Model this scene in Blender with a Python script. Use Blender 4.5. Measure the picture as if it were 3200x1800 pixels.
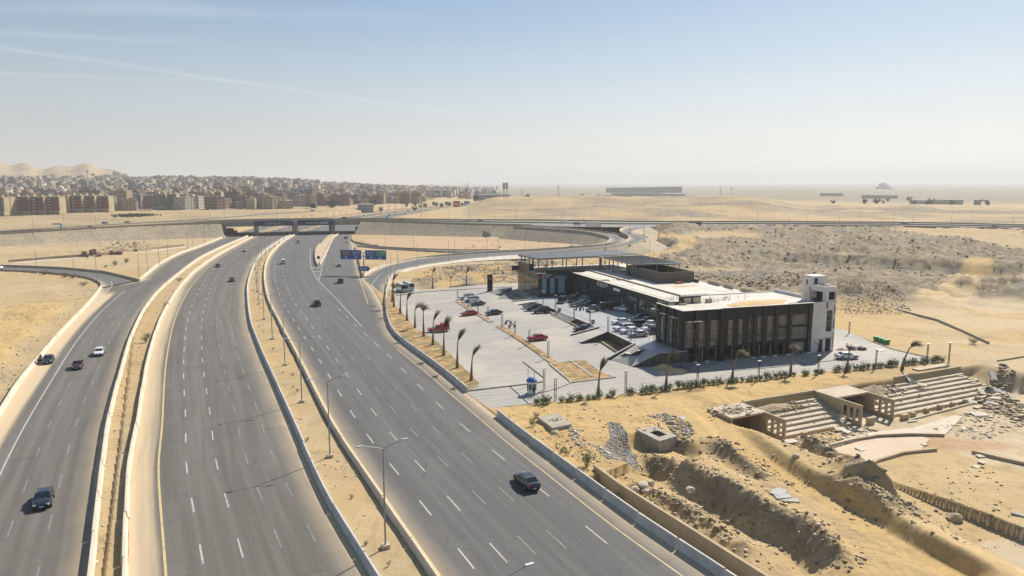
import bpy, bmesh, math, random
import numpy as np
from mathutils import Vector, Matrix
from mathutils.geometry import tessellate_polygon
R = math.radians
SC = bpy.context.scene
COL = SC.collection
for o in list(bpy.data.objects):
 bpy.data.objects.remove(o)
# camera
FPX, CAMH, HORIZON = 2273.0, 35.0, 573.0
PITCH = math.atan((900 - HORIZON) / FPX)
cam = bpy.data.cameras.new('camera')
cam.sensor_width = 36.0
cam.lens = FPX / 3200 * 36.0
cam.clip_start, cam.clip_end = 0.5, 60000
camo = bpy.data.objects.new('camera', cam)
camo.location = (0, 0, CAMH)
camo.rotation_euler = (math.pi / 2 - PITCH, 0, 0)
COL.objects.link(camo)
SC.camera = camo
# sky, sun, exposure
SUN_EL, SUN_AZ = R(42), R(36)
w = bpy.data.worlds.new('World')
SC.world = w
w.use_nodes = True
nt = w.node_tree
nt.nodes.clear()
N = nt.nodes.new
wo = N('ShaderNodeOutputWorld')
bg = N('ShaderNodeBackground')
sky = N('ShaderNodeTexSky')
sky.sky_type = 'NISHITA'
sky.sun_disc = False
sky.sun_elevation = SUN_EL
sky.sun_rotation = SUN_AZ
sky.air_density, sky.dust_density, sky.ozone_density = 1.0, 0.6, 1.5
sky.altitude = 100
bg.inputs['Strength'].default_value = 0.1
# thin cirrus streaks, placed by direction on the dome
tc = N('ShaderNodeTexCoord')
sx = N('ShaderNodeSeparateXYZ')
nt.links.new(tc.outputs['Generated'], sx.inputs[0])
def wmath(op, a, b=None, c=None):
 n = N('ShaderNodeMath'); n.operation = op
 for i, v in enumerate((a, b, c)):
  if v is None: continue
  if isinstance(v, (int, float)): n.inputs[i].default_value = v
  else: nt.links.new(v, n.inputs[i])
 return n.outputs[0]
px = wmath('DIVIDE', sx.outputs[0], wmath('MAXIMUM', sx.outputs[2], 0.03))
py = wmath('DIVIDE', sx.outputs[1], wmath('MAXIMUM', sx.outputs[2], 0.03))
cv = N('ShaderNodeCombineXYZ')
nt.links.new(px, cv.inputs[0]); nt.links.new(py, cv.inputs[1])
def streak(x0, y0, x1, y1, width, gain):
 # a long band on the cloud plane between two plane points, frayed by noise
 L = math.hypot(x1 - x0, y1 - y0); ux, uy = (x1 - x0) / L, (y1 - y0) / L
 dxn = wmath('SUBTRACT', px, x0); dyn = wmath('SUBTRACT', py, y0)
 along = wmath('ADD', wmath('MULTIPLY', dxn, ux), wmath('MULTIPLY', dyn, uy))
 acr = wmath('SUBTRACT', wmath('MULTIPLY', dyn, ux), wmath('MULTIPLY', dxn, uy))
 nz = N('ShaderNodeTexNoise'); nz.inputs['Scale'].default_value = 1.3; nz.inputs['Detail'].default_value = 6
 nt.links.new(cv.outputs[0], nz.inputs['Vector'])
 a2 = wmath('ADD', acr, wmath('MULTIPLY', wmath('SUBTRACT', nz.outputs[0], 0.5), width * 1.6))
 g = wmath('POWER', 2.718, wmath('MULTIPLY', wmath('MULTIPLY', a2, a2), -1.0 / (width * width)))
 f = N('ShaderNodeMapRange'); f.interpolation_type = 'SMOOTHSTEP'
 nt.links.new(along, f.inputs[0]); f.inputs[1].default_value = L; f.inputs[2].default_value = L * 0.55
 n2 = N('ShaderNodeTexNoise'); n2.inputs['Scale'].default_value = 0.9; n2.inputs['Detail'].default_value = 4
 nt.links.new(cv.outputs[0], n2.inputs['Vector'])
 return wmath('MULTIPLY', wmath('MULTIPLY', g, f.outputs[0]), wmath('MULTIPLY', n2.outputs[0], gain))
def dome(xp, yp):
 a, b = (xp - 1600) / FPX, (yp - 900) / FPX
 d = (a, math.cos(PITCH) - b * math.sin(PITCH), -math.sin(PITCH) - b * math.cos(PITCH))
 return d[0] / d[2], d[1] / d[2]
cl = None
for (a, b, c, d, wd, g) in ((-900, 20, 1750, 400, .11, .34), (-600, 70, 900, 150, .12, .26), (250, 30, 1500, 60, .16, .20), (-300, 220, 1000, 262, .16, .2), (-900, -160, 900, 60, .3, .3)):
 s = streak(*dome(a, b), *dome(c, d), wd, g)
 cl = s if cl is None else wmath('ADD', cl, s)
mixc = N('ShaderNodeMix'); mixc.data_type = 'RGBA'; mixc.clamp_factor = True
nt.links.new(cl, mixc.inputs[0])
hsv = N('ShaderNodeHueSaturation')
mr = N('ShaderNodeMapRange'); mr.interpolation_type = 'SMOOTHSTEP'
nt.links.new(sx.outputs[2], mr.inputs[0])
for i_, v_ in enumerate((0.0, 0.26, 0.42, 1.22)): mr.inputs[i_ + 1].default_value = v_
nt.links.new(mr.outputs[0], hsv.inputs['Saturation'])
gam = N('ShaderNodeGamma'); gam.inputs[1].default_value = 0.72
nt.links.new(sky.outputs[0], gam.inputs[0]); nt.links.new(gam.outputs[0], hsv.inputs['Color'])
nt.links.new(hsv.outputs[0], mixc.inputs[6])
mixc.inputs[7].default_value = (5.2, 5.4, 5.6, 1)
nt.links.new(mixc.outputs[2], bg.inputs[0])
nt.links.new(bg.outputs[0], wo.inputs[0])
sd_ = bpy.data.lights.new('sun', 'SUN')
sd_.energy = 4.0
sd_.angle = R(0.53)
sd_.color = (1.0, 0.93, 0.82)
suno = bpy.data.objects.new('sun', sd_)
sdir = Vector((math.sin(SUN_AZ) * math.cos(SUN_EL), math.cos(SUN_AZ) * math.cos(SUN_EL), math.sin(SUN_EL)))
suno.rotation_euler = sdir.to_track_quat('Z', 'Y').to_euler()
suno.location = (0, 0, 80)
COL.objects.link(suno)
vs = SC.view_settings
SC.display_settings.display_device = 'sRGB'
vs.view_transform, vs.look, vs.exposure, vs.gamma = 'Standard', 'None', 0.74, 1.0
vs.use_curve_mapping = False
cy = SC.cycles
cy.use_denoising = True
cy.max_bounces, cy.diffuse_bounces, cy.glossy_bounces, cy.transmission_bounces, cy.volume_bounces, cy.transparent_max_bounces = 5, 2, 2, 3, 1, 6
cy.volume_max_steps = 64
# helpers
HAZE = 0.00016
rng = random.Random(7)
NR = np.random.default_rng(11)
def at(x, y, z=0.0):
 """world point on the level z that the photo shows at pixel (x, y) of its 3200 x 1800"""
 a, b = (x - 1600) / FPX, (y - 900) / FPX
 dy = math.cos(PITCH) - b * math.sin(PITCH); dz = -math.sin(PITCH) - b * math.cos(PITCH)
 t = (z - CAMH) / dz
 return Vector((a * t, dy * t, z))
def pl(S, z=0.0):
 return np.array([at(q[0], q[1], q[2] if len(q) > 2 else z) for q in S])
def tag(o, label=None, cat=None, group=None, kind=None):
 if label: o['label'] = label
 if cat: o['category'] = cat
 if group: o['group'] = group
 if kind: o['kind'] = kind
 return o
def empty(name, loc=(0, 0, 0), rz=0.0, label=None, cat=None, group=None):
 o = bpy.data.objects.new(name, None)
 o.empty_display_size = 0.3
 o.location = loc; o.rotation_euler = (0, 0, rz)
 COL.objects.link(o)
 return tag(o, label, cat, group)
def link(name, me, parent=None):
 o = bpy.data.objects.new(name, me)
 COL.objects.link(o)
 if parent is not None: o.parent = parent
 return o
def kids(o): return KIDS.get(o.name, [])
def copy_tree(o, parent=None):
 c = o.copy(); COL.objects.link(c)
 if parent is not None: c.parent = parent
 for ch in list(o.children): copy_tree(ch, c)
 return c
class MB:
 """collects shapes and links them as one mesh object"""
 def __init__(s): s.v, s.f, s.m = [], [], []
 def add(s, vs, fs, mi=0):
  n = len(s.v); s.v.extend([tuple(p) for p in vs]); s.f.extend([tuple(i + n for i in f) for f in fs]); s.m.extend([mi] * len(fs)); return s
 def box(s, c, d, rz=0.0, mi=0, top=1.0):
  x, y, z = d[0] / 2, d[1] / 2, d[2] / 2
  P = [(-x, -y, -z), (x, -y, -z), (x, y, -z), (-x, y, -z), (-x * top, -y * top, z), (x * top, -y * top, z), (x * top, y * top, z), (-x * top, y * top, z)]
  ca, sa = math.cos(rz), math.sin(rz)
  P = [(c[0] + p[0] * ca - p[1] * sa, c[1] + p[0] * sa + p[1] * ca, c[2] + p[2]) for p in P]
  return s.add(P, [(3, 2, 1, 0), (4, 5, 6, 7), (0, 1, 5, 4), (1, 2, 6, 5), (2, 3, 7, 6), (3, 0, 4, 7)], mi)
 def box2(s, a, b, mi=0):
  return s.box([(a[i] + b[i]) / 2 for i in range(3)], [abs(b[i] - a[i]) for i in range(3)], 0, mi)
 def hexa(s, lo, hi, mi=0):
  """closed block: lower ring and upper ring of points"""
  n = len(lo)
  fs = [tuple(range(n - 1, -1, -1)), tuple(range(n, 2 * n))] + [(i, (i + 1) % n, n + (i + 1) % n, n + i) for i in range(n)]
  return s.add(list(lo) + list(hi), fs, mi)
 def tube(s, a, b, r0, r1=None, n=6, mi=0, cap=True):
  a, b = Vector(a), Vector(b); r1 = r0 if r1 is None else r1
  d = (b - a)
  if d.length < 1e-6: return s
  d.normalize(); u = d.orthogonal().normalized(); v = d.cross(u)
  P = []
  for c, r in ((a, r0), (b, r1)):
   for i in range(n):
    t = 2 * math.pi * i / n
    P.append(c + u * (r * math.cos(t)) + v * (r * math.sin(t)))
  fs = [(i, (i + 1) % n, n + (i + 1) % n, n + i) for i in range(n)]
  if cap: fs += [tuple(range(n - 1, -1, -1)), tuple(range(n, 2 * n))]
  return s.add(P, fs, mi)
 def poly(s, pts, n=6, mi=0):
  for (a, ra), (b, rb) in zip(pts[:-1], pts[1:]): s.tube(a, b, ra, rb, n, mi)
  return s
 def mesh(s, name, mats, smooth=False):
  me = bpy.data.meshes.new(name)
  me.from_pydata(s.v, [], s.f)
  for m in (mats if isinstance(mats, (list, tuple)) else [mats]): me.materials.append(m)
  if any(s.m): me.polygons.foreach_set('material_index', s.m)
  if smooth: me.polygons.foreach_set('use_smooth', [True] * len(s.f))
  me.update()
  return me
 def build(s, name, mats, parent=None, smooth=False):
  return link(name, s.mesh(name, mats, smooth), parent)
def np_mesh(name, verts, quads, mat, attrs=None, uv=None, smooth=True):
 me = bpy.data.meshes.new(name)
 nv, nf = len(verts), len(quads); k = quads.shape[1]
 me.vertices.add(nv); me.vertices.foreach_set('co', np.ascontiguousarray(verts, np.float32).ravel())
 me.loops.add(nf * k); me.loops.foreach_set('vertex_index', np.ascontiguousarray(quads, np.int32).ravel())
 me.polygons.add(nf); me.polygons.foreach_set('loop_start', np.arange(0, nf * k, k, dtype=np.int32))
 if smooth: me.polygons.foreach_set('use_smooth', np.ones(nf, bool))
 me.update(calc_edges=True)
 for nm, arr in (attrs or {}).items():
  if arr.ndim == 1:
   a = me.attributes.new(nm, 'FLOAT', 'POINT'); a.data.foreach_set('value', arr.astype(np.float32))
  else:
   a = me.attributes.new(nm, 'FLOAT_COLOR', 'POINT'); a.data.foreach_set('color', arr.astype(np.float32).ravel())
 me.materials.append(mat)
 return me
# numpy noise and curves
_perm = NR.permutation(4096); _val = NR.random(4096)
def vnoise(x, y, seed=0):
 xi = np.floor(x).astype(np.int64); yi = np.floor(y).astype(np.int64)
 fx = x - xi; fy = y - yi
 fx = fx * fx * fx * (fx * (fx * 6 - 15) + 10); fy = fy * fy * fy * (fy * (fy * 6 - 15) + 10)
 def h(a, b): return _val[_perm[(_perm[(a + seed * 57) & 4095] + b * 7 + seed * 13) & 4095]]
 a, b, c, d = h(xi, yi), h(xi + 1, yi), h(xi, yi + 1), h(xi + 1, yi + 1)
 return (a + (b - a) * fx) * (1 - fy) + (c + (d - c) * fx) * fy
def fbm(x, y, scale, octs=4, seed=0, gain=0.5, ridged=False):
 t = 0; amp = 1.0; s = 0.0; f = 1.0 / scale
 for i in range(octs):
  n = vnoise(x * f + i * 17.3, y * f - i * 9.1, seed + i) * 2 - 1
  if ridged: n = 1 - 2 * np.abs(n)
  t = t + n * amp; s += amp; amp *= gain; f *= 2.03
 return t / s
def sstep(a, b, x):
 t = np.clip((x - a) / (b - a), 0, 1); return t * t * (3 - 2 * t)
def smooth_curve(P, step=3.0):
 """Catmull-Rom through the points, resampled about every step metres"""
 P = np.asarray(P, float); out = []
 Q = np.vstack([2 * P[0] - P[1], P, 2 * P[-1] - P[-2]])
 for i in range(1, len(Q) - 2):
  p0, p1, p2, p3 = Q[i - 1], Q[i], Q[i + 1], Q[i + 2]
  n = max(2, int(np.linalg.norm(p2 - p1) / step))
  t = np.linspace(0, 1, n, endpoint=False)[:, None]
  out.append(0.5 * (2 * p1 + (p2 - p0) * t + (2 * p0 - 5 * p1 + 4 * p2 - p3) * t ** 2 + (3 * p1 - p0 - 3 * p2 + p3) * t ** 3))
 out.append(P[-1:])
 return np.vstack(out)
def relax(C, it=6):
 C = C.copy()
 for _ in range(it): C[1:-1] = 0.25 * C[:-2] + 0.5 * C[1:-1] + 0.25 * C[2:]
 return C
def extend_start(P, L):
 d = P[0] - P[1]; d = d / np.linalg.norm(d)
 return np.vstack([P[:1] + d * L, P])
def arclen(C):
 return np.concatenate([[0], np.cumsum(np.linalg.norm(np.diff(C[:, :2], axis=0), axis=1))])
def at_len(C, s):
 L = arclen(C); s = np.atleast_1d(s)
 return np.stack([np.interp(s, L, C[:, k]) for k in range(C.shape[1])], 1)
def normals(C):
 t = np.gradient(C[:, :2], axis=0); t /= np.linalg.norm(t, axis=1)[:, None] + 1e-9
 return np.stack([-t[:, 1], t[:, 0]], 1)
def offset(C, d):
 n = normals(C); D = C.copy(); D[:, :2] += n * (d[:, None] if isinstance(d, np.ndarray) else d); return D
def seg_dist(X, Y, C):
 """signed distance (left positive) and arc length of points to polyline"""
 best = np.full(X.shape, 1e9); sg = np.zeros(X.shape); S = np.zeros(X.shape); s0 = 0.0
 for a, b in zip(C[:-1, :2], C[1:, :2]):
  v = b - a; l = math.hypot(*v)
  if l < 1e-6: continue
  t = np.clip(((X - a[0]) * v[0] + (Y - a[1]) * v[1]) / (l * l), 0, 1)
  dx = X - a[0] - t * v[0]; dy = Y - a[1] - t * v[1]; d = dx * dx + dy * dy
  m = d < best
  best = np.where(m, d, best); sg = np.where(m, v[0] * (Y - a[1]) - v[1] * (X - a[0]), sg); S = np.where(m, s0 + t * l, S); s0 += l
 return np.sqrt(best) * np.where(sg >= 0, 1, -1), S
def inside(X, Y, poly):
 c = np.zeros(X.shape, bool); n = len(poly); j = n - 1
 for i in range(n):
  xi, yi, xj, yj = poly[i][0], poly[i][1], poly[j][0], poly[j][1]
  if abs(yj - yi) > 1e-9:
   c ^= ((yi > Y) != (yj > Y)) & (X < (xj - xi) * (Y - yi) / (yj - yi) + xi)
  j = i
 return c
# materials
MATS = {}
def mat(name, color, rough=0.8, metal=0.0, vary=0.0, scale=1.0, bump=0.0, bscale=None, spec=None, tint=None, coat=0.0, rvary=0.0):
 """principled material with noise-driven colour variation, so that no surface is flat"""
 if name in MATS: return MATS[name]
 m = bpy.data.materials.new(name); m.use_nodes = True
 t = m.node_tree; b = t.nodes['Principled BSDF']; n = t.nodes.new
 b.inputs['Base Color'].default_value = (*color, 1); b.inputs['Roughness'].default_value = rough; b.inputs['Metallic'].default_value = metal
 if spec is not None: b.inputs['Specular IOR Level'].default_value = spec
 if coat: b.inputs['Coat Weight'].default_value = coat; b.inputs['Coat Roughness'].default_value = 0.05
 tcn = n('ShaderNodeTexCoord')
 if vary or tint:
  nz = n('ShaderNodeTexNoise'); nz.inputs['Scale'].default_value = scale; nz.inputs['Detail'].default_value = 6; nz.inputs['Roughness'].default_value = 0.62
  t.links.new(tcn.outputs['Object'], nz.inputs['Vector'])
  rp = n('ShaderNodeValToRGB'); rp.color_ramp.elements[0].position = 0.33; rp.color_ramp.elements[1].position = 0.67
  c2 = tint or [min(1, c * (1 + vary)) for c in color]; c1 = color if tint else [c * (1 - vary) for c in color]
  rp.color_ramp.elements[0].color = (*c1, 1); rp.color_ramp.elements[1].color = (*c2, 1)
  t.links.new(nz.outputs[0], rp.inputs[0]); t.links.new(rp.outputs[0], b.inputs['Base Color'])
 if bump:
  nb = n('ShaderNodeTexNoise'); nb.inputs['Scale'].default_value = bscale or scale * 4; nb.inputs['Detail'].default_value = 5
  t.links.new(tcn.outputs['Object'], nb.inputs['Vector'])
  bp = n('ShaderNodeBump'); bp.inputs['Strength'].default_value = bump; bp.inputs['Distance'].default_value = 0.05
  t.links.new(nb.outputs[0], bp.inputs['Height']); t.links.new(bp.outputs[0], b.inputs['Normal'])
 MATS[name] = m
 return m
class NT:
 """short hand for building node trees"""
 def __init__(s, name):
  s.m = bpy.data.materials.new(name); s.m.use_nodes = True; s.t = s.m.node_tree; s.b = s.t.nodes['Principled BSDF']; MATS[name] = s.m
 def n(s, typ, **kw):
  q = s.t.nodes.new(typ)
  for k, v in kw.items(): setattr(q, k, v)
  return q
 def put(s, v, sock):
  if isinstance(v, (int, float)): sock.default_value = v
  elif isinstance(v, tuple): sock.default_value = (*v, 1) if len(v) == 3 and sock.type == 'RGBA' else v
  else: s.t.links.new(v, sock)
 def math(s, op, a, b=0.0, c=0.0, clamp=False):
  q = s.n('ShaderNodeMath', operation=op, use_clamp=clamp)
  for i, v in enumerate((a, b, c)): s.put(v, q.inputs[i])
  return q.outputs[0]
 def mix(s, f, a, b, mode='MIX'):
  q = s.n('ShaderNodeMix', data_type='RGBA', blend_type=mode, clamp_factor=True)
  s.put(f, q.inputs[0]); s.put(a, q.inputs[6]); s.put(b, q.inputs[7]); return q.outputs[2]
 def noise(s, vec, scale, detail=5, rough=0.55, dist=0.0):
  q = s.n('ShaderNodeTexNoise'); q.inputs['Scale'].default_value = scale; q.inputs['Detail'].default_value = detail; q.inputs['Roughness'].default_value = rough; q.inputs['Distortion'].default_value = dist
  s.t.links.new(vec, q.inputs['Vector']); return q.outputs[0]
 def ramp(s, f, a, b, lo=0.0, hi=1.0):
  q = s.n('ShaderNodeMapRange', interpolation_type='SMOOTHSTEP'); s.put(f, q.inputs[0])
  for i, v in enumerate((a, b, lo, hi)): q.inputs[i + 1].default_value = v
  return q.outputs[0]
 def attr(s, name, out='Fac'): return s.n('ShaderNodeAttribute', attribute_name=name).outputs[out]
 def mapping(s, vec, scale=(1, 1, 1), rot=(0, 0, 0)):
  q = s.n('ShaderNodeMapping'); q.inputs['Scale'].default_value = scale; q.inputs['Rotation'].default_value = rot; s.t.links.new(vec, q.inputs['Vector']); return q.outputs[0]
 def bump(s, h, strength=0.3, dist=0.1, normal=None):
  q = s.n('ShaderNodeBump'); q.inputs['Strength'].default_value = strength; q.inputs['Distance'].default_value = dist; s.t.links.new(h, q.inputs['Height'])
  if normal is not None: s.t.links.new(normal, q.inputs['Normal'])
  return q.outputs[0]
 def obj(s): return s.n('ShaderNodeTexCoord').outputs['Object']
# layout curves (travel away from the camera)
def curve(S, z=0.0, step=3.0, ext=0.0, it=4):
 P = pl(S, z)
 if ext: P = extend_start(P, ext)
 return relax(smooth_curve(P, step), it)
B1S = [(292,1800),(340,1350),(379,1179),(404,1086),(427,1024),(460,962),(507,905),(565,855),(627,808),(690,776),(750,750),(790,733),(836,716),(880,703),(950,689),(1070,673),(1260,654),(1405,646.5)]
B2S = [(400,1800),(408,1474),(432,1350),(463,1148),(497,1024),(530,953),(574,888),(621,841),(683,798),(745,764),(800,737),(845,720),(917,702),(1026,684),(1243,659),(1411,648.5)]
B3S = [(1157,1800),(1017,1567),(921,1350),(860,1210),(800,1071),(779,1009),(772,950),(770,904),(776,873),(793,826),(815,795),(855,764),(892,742),(924,730),(960,717),(1010,702),(1090,685),(1260,661.5),(1411,651)]
B4S = [(1339,1800),(1162,1536),(1039,1350),(985,1245),(930,1130),(888,1050),(855,985),(836,945),(824,888),(823,857),(830,820),(849,789),(880,758),(911,739),(940,726),(985,711),(1036,699),(1115,684),(1264,663),(1411,652)]
RES = [(2236,1800),(1982,1629),(1882,1555),(1799,1493),(1724,1436),(1658,1389),(1600,1342),(1549,1300),(1500,1261),(1455,1227),(1383,1166),(1296,1101),(1237,1057),(1215,1015),(1196,960),(1165,905),(1133,866),(1119,815),(1107,775),(1101,752),(1108,733),(1126,716),(1160,700),(1205,684),(1295,667),(1414,655)]
L1S = [(-220,1620),(0,1307),(31,1251),(74,1186),(124,1127),(186,1052),(244,990),(287,943),(320,898)]
L1BS = [(320,898),(317,889),(302,880),(279,872),(255,868.5),(229,863),(168,857.5),(119,854),(69,850),(0,848),(-250,846)]
L2S = [(436,880),(372,864),(324,853),(313,852.5),(257,847),(203,841.7),(145,839),(73,836),(0,834),(-250,832)]
L3S = [(437,878),(497,829),(559,795),(621,773),(683,748),(723,733),(775,716),(830,703),(900,690),(1000,679),(1240,653),(1400,645)]
cB1, cB2, cB3, cB4 = curve(B1S, ext=50), curve(B2S, ext=50), curve(B3S, ext=50), curve(B4S, ext=50)
cR = curve(RES, ext=50, it=2)
cL1, cL1b, cL2, cL3 = curve(L1S, ext=40), curve(L1BS), curve(L2S), curve(L3S)
# elevated cross road: near and far edge, with heights
NES = [(-450,756,4.8),(0,733,6.2),(404,709,7.8),(692,699,8.4),(910,693.5,8.5),(1128,692,8.4),(1500,702,7.4),(1700,706.6,7),(1850,709,7),(1942,710,7),(2054,709,7),(2180,707.5,7),(2400,706,7),(2617,706.5,7),(2866,709.6,7),(3200,716.5,7),(3900,735,7)]
FES = [(-450,747,4.8),(0,726,6.2),(186,719.6,6.9),(317,711.5,7.4),(480,704.5,8.0),(700,690,8.4),(1080,684.5,8.5),(1400,688,8),(1700,689.5,7),(1850,692,7),(2000,694,7),(2166,694.5,7),(2400,694.5,7),(2710,696,7),(2959,699,7),(3200,705,7),(3900,722,7)]
cN, cF = curve(NES, step=6), curve(FES, step=6)
OLS = [(1134,871,0),(1145,858,0),(1177,841,0),(1220,826,.1),(1266,817,.2),(1318,807.7,.4),(1369,802,.5),(1452,795.6,.9),(1560,789,1.5),(1700,782,2.5),(1793,775,3.2),(1886,768.5,4.0),(1942,759,4.8),(1966,750,5.2),(1969,743,5.6),(1958,735,6.1),(1945,730,6.5),(1938,724,6.8),(1945,716,7.0),(1975,709.5,7.03)]
ORS = [(1203,921,0),(1208,893,0),(1222,868,0),(1244,850,0),(1266,841,.1),(1303,832,.3),(1369,820.7,.5),(1452,809.6,.9),(1560,800,1.5),(1700,791,2.5),(1793,783,3.2),(1892,774.6,4.0),(1968,764,4.8),(2013,753,5.4),(2034,746,5.8),(2024,739.5,6.3),(1998,734.5,6.6),(1982,728,6.8),(1990,719,7.0),(2030,709.5,7.03)]
IRS = [(1640,706,7.03),(1700,710,7),(1793,716,6.7),(1855,724,6.2),(1920,731,5.4),(1946,738,5.0),(1957,744,4.6),(1950,752,4.2),(1923,760.6,3.8),(1886,768,3.4),(1793,778,2.6),(1700,785,1.8),(1560,787.5,1.0),(1452,789,.6),(1359,787,.3),(1266,781.6,.1),(1184,777,0),(1117,770,0)]
ILS = [(1600,709.5,7.03),(1700,716,7),(1812,724,6.5),(1867,733.6,5.8),(1895,740,5.2),(1907,746.6,4.7),(1909,751,4.4),(1895,757,4.0),(1849,764,3.4),(1784,772,2.7),(1700,777,1.9),(1560,781.5,1.0),(1452,782.5,.6),(1359,780.7,.3),(1266,777,.1),(1184,772,0),(1136,763,0),(1100,749,0)]
cOL, cOR, cIR, cIL = curve(OLS), curve(ORS), curve(IRS), curve(ILS)
# second, pale road beyond the embankment on the left
P2S = [(-450,748,3),(0,719,4),(186,708.5,4.2),(280,702.5,4.4),(480,692,4.4),(640,682,4.2),(820,668,4.0),(1040,655,4.0)]
cP2 = curve(P2S, step=8)
# building frame: u along the long street facade, v into the depth
BA = at(2137, 1137)
BU = Vector((0.95153, 0.30754, 0)); BV = Vector((-0.30754, 0.95153, 0))
def uv(u, v, z=0.0): return BA + BU * u + BV * v + Vector((0, 0, z))
BANG = math.atan2(BU.y, BU.x)
# stand frame (concrete terraces): s along, q towards the camera and down
SANG = BANG + R(7.3)
SO = uv(-5.5, -26.0)
SE = Vector((math.cos(SANG), math.sin(SANG), 0)); SQ = Vector((math.sin(SANG), -math.cos(SANG), 0))
def sq(s, q, z=0.0): return SO + SE * s + SQ * q + Vector((0, 0, z))
def poly2(S, z=0.0): return [(at(x, y, z).x, at(x, y, z).y) for x, y in S]
LOT = poly2([(1208,905),(1260,905),(1330,909),(1600,894),(1700,880)]) + [tuple(uv(*p)[:2]) for p in ((14,112),(14,60),(41,20),(40,3),(50,-12.6),(38,-12.2),(0,-12.0),(-38,-16.2))] + poly2([(1660,1263),(1556,1275),(1530,1275),(1455,1227),(1383,1166),(1296,1101),(1237,1057),(1218,1029),(1206,992),(1201,952)])
LOT = poly2([(1203,925),(1225,897),(1260,905),(1330,909),(1600,894),(1700,880)]) + [tuple(uv(*p)[:2]) for p in ((14,112),(14,60),(41,34))] + poly2([(2640,1037),(2790,1093),(2945,1128),(2890,1131),(2480,1172),(2290,1192),(2085,1214),(1880,1241),(1660,1263),(1556,1275),(1530,1275),(1455,1227),(1383,1166),(1296,1101),(1237,1057),(1218,1029),(1206,992)])
# ground
def sx_of(X, Y): return 1600 + FPX * X / np.maximum(Y, 1.0)
RF = {}
def ridge_pts(S, z=0.0): return smooth_curve(pl(S, z), 2.0)
TR_A = ridge_pts([(1985,1411),(2072,1427),(2128,1470),(2190,1514),(2268,1548),(2345,1594),(2400,1622),(2493,1660),(2560,1720),(2640,1800)], -.6)
TR_B = ridge_pts([(2215,1374),(2261,1402),(2299,1417),(2345,1448),(2400,1480),(2440,1510)], -.3)
TR_A2 = ridge_pts([(1985,1411),(2072,1427),(2128,1470),(2190,1514),(2268,1548),(2345,1594),(2400,1622),(2493,1660),(2560,1720),(2640,1800),(2800,1960),(3400,2700)], -.6)
MO_C = ridge_pts([(2490,1372),(2524,1387),(2574,1412),(2617,1443),(2664,1465),(2695,1505),(2712,1549)], -1.0)
MO_D = ridge_pts([(2680,1583),(2757,1620),(2850,1639)], -2.2)
MO_E = ridge_pts([(2000,1520),(2060,1545),(2130,1575),(2220,1625),(2300,1690)], -.6)
TRACK = smooth_curve(pl([(1700,1205),(1900,1225),(2120,1262),(2210,1300),(2330,1400),(2480,1500),(2640,1590),(2800,1690),(3000,1800)], -.8), 2.0)
ESC = ridge_pts([(2330,777),(2400,782),(2560,785),(2710,789),(2928,801),(3050,807),(3300,806)], 3.5)
ESC2 = ridge_pts([(2700,868),(2800,862),(2880,857),(2960,862),(3060,880),(3200,872)], 2.0)
ARC_LOW = smooth_curve(pl([(2640,1510),(2685,1478),(2730,1452),(2773,1434),(2840,1418),(2884,1412),(2925,1411),(3037,1418),(3120,1438),(3210,1458),(3400,1500)], -3.2), 2.0)
ARC_UP = smooth_curve(pl([(2590,1398),(2640,1385),(2690,1374),(2741,1366),(2810,1362),(2884,1361),(2950,1364)], -3.1), 2.0)
TRENCH = ridge_pts([(1415,885),(1435,888),(1455,884)], 0)
HAUL1 = smooth_curve(pl([(2040,748,2),(2090,757,1.5),(2140,768,1),(2150,782,.6),(2100,795,.4),(2040,808,.2),(1990,815,.1)]), 5.0); HAUL2 = smooth_curve(pl([(3060,800,3),(3040,840,2),(3000,880,2),(2960,915,1),(2930,950,.5)]), 5.0)
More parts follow.
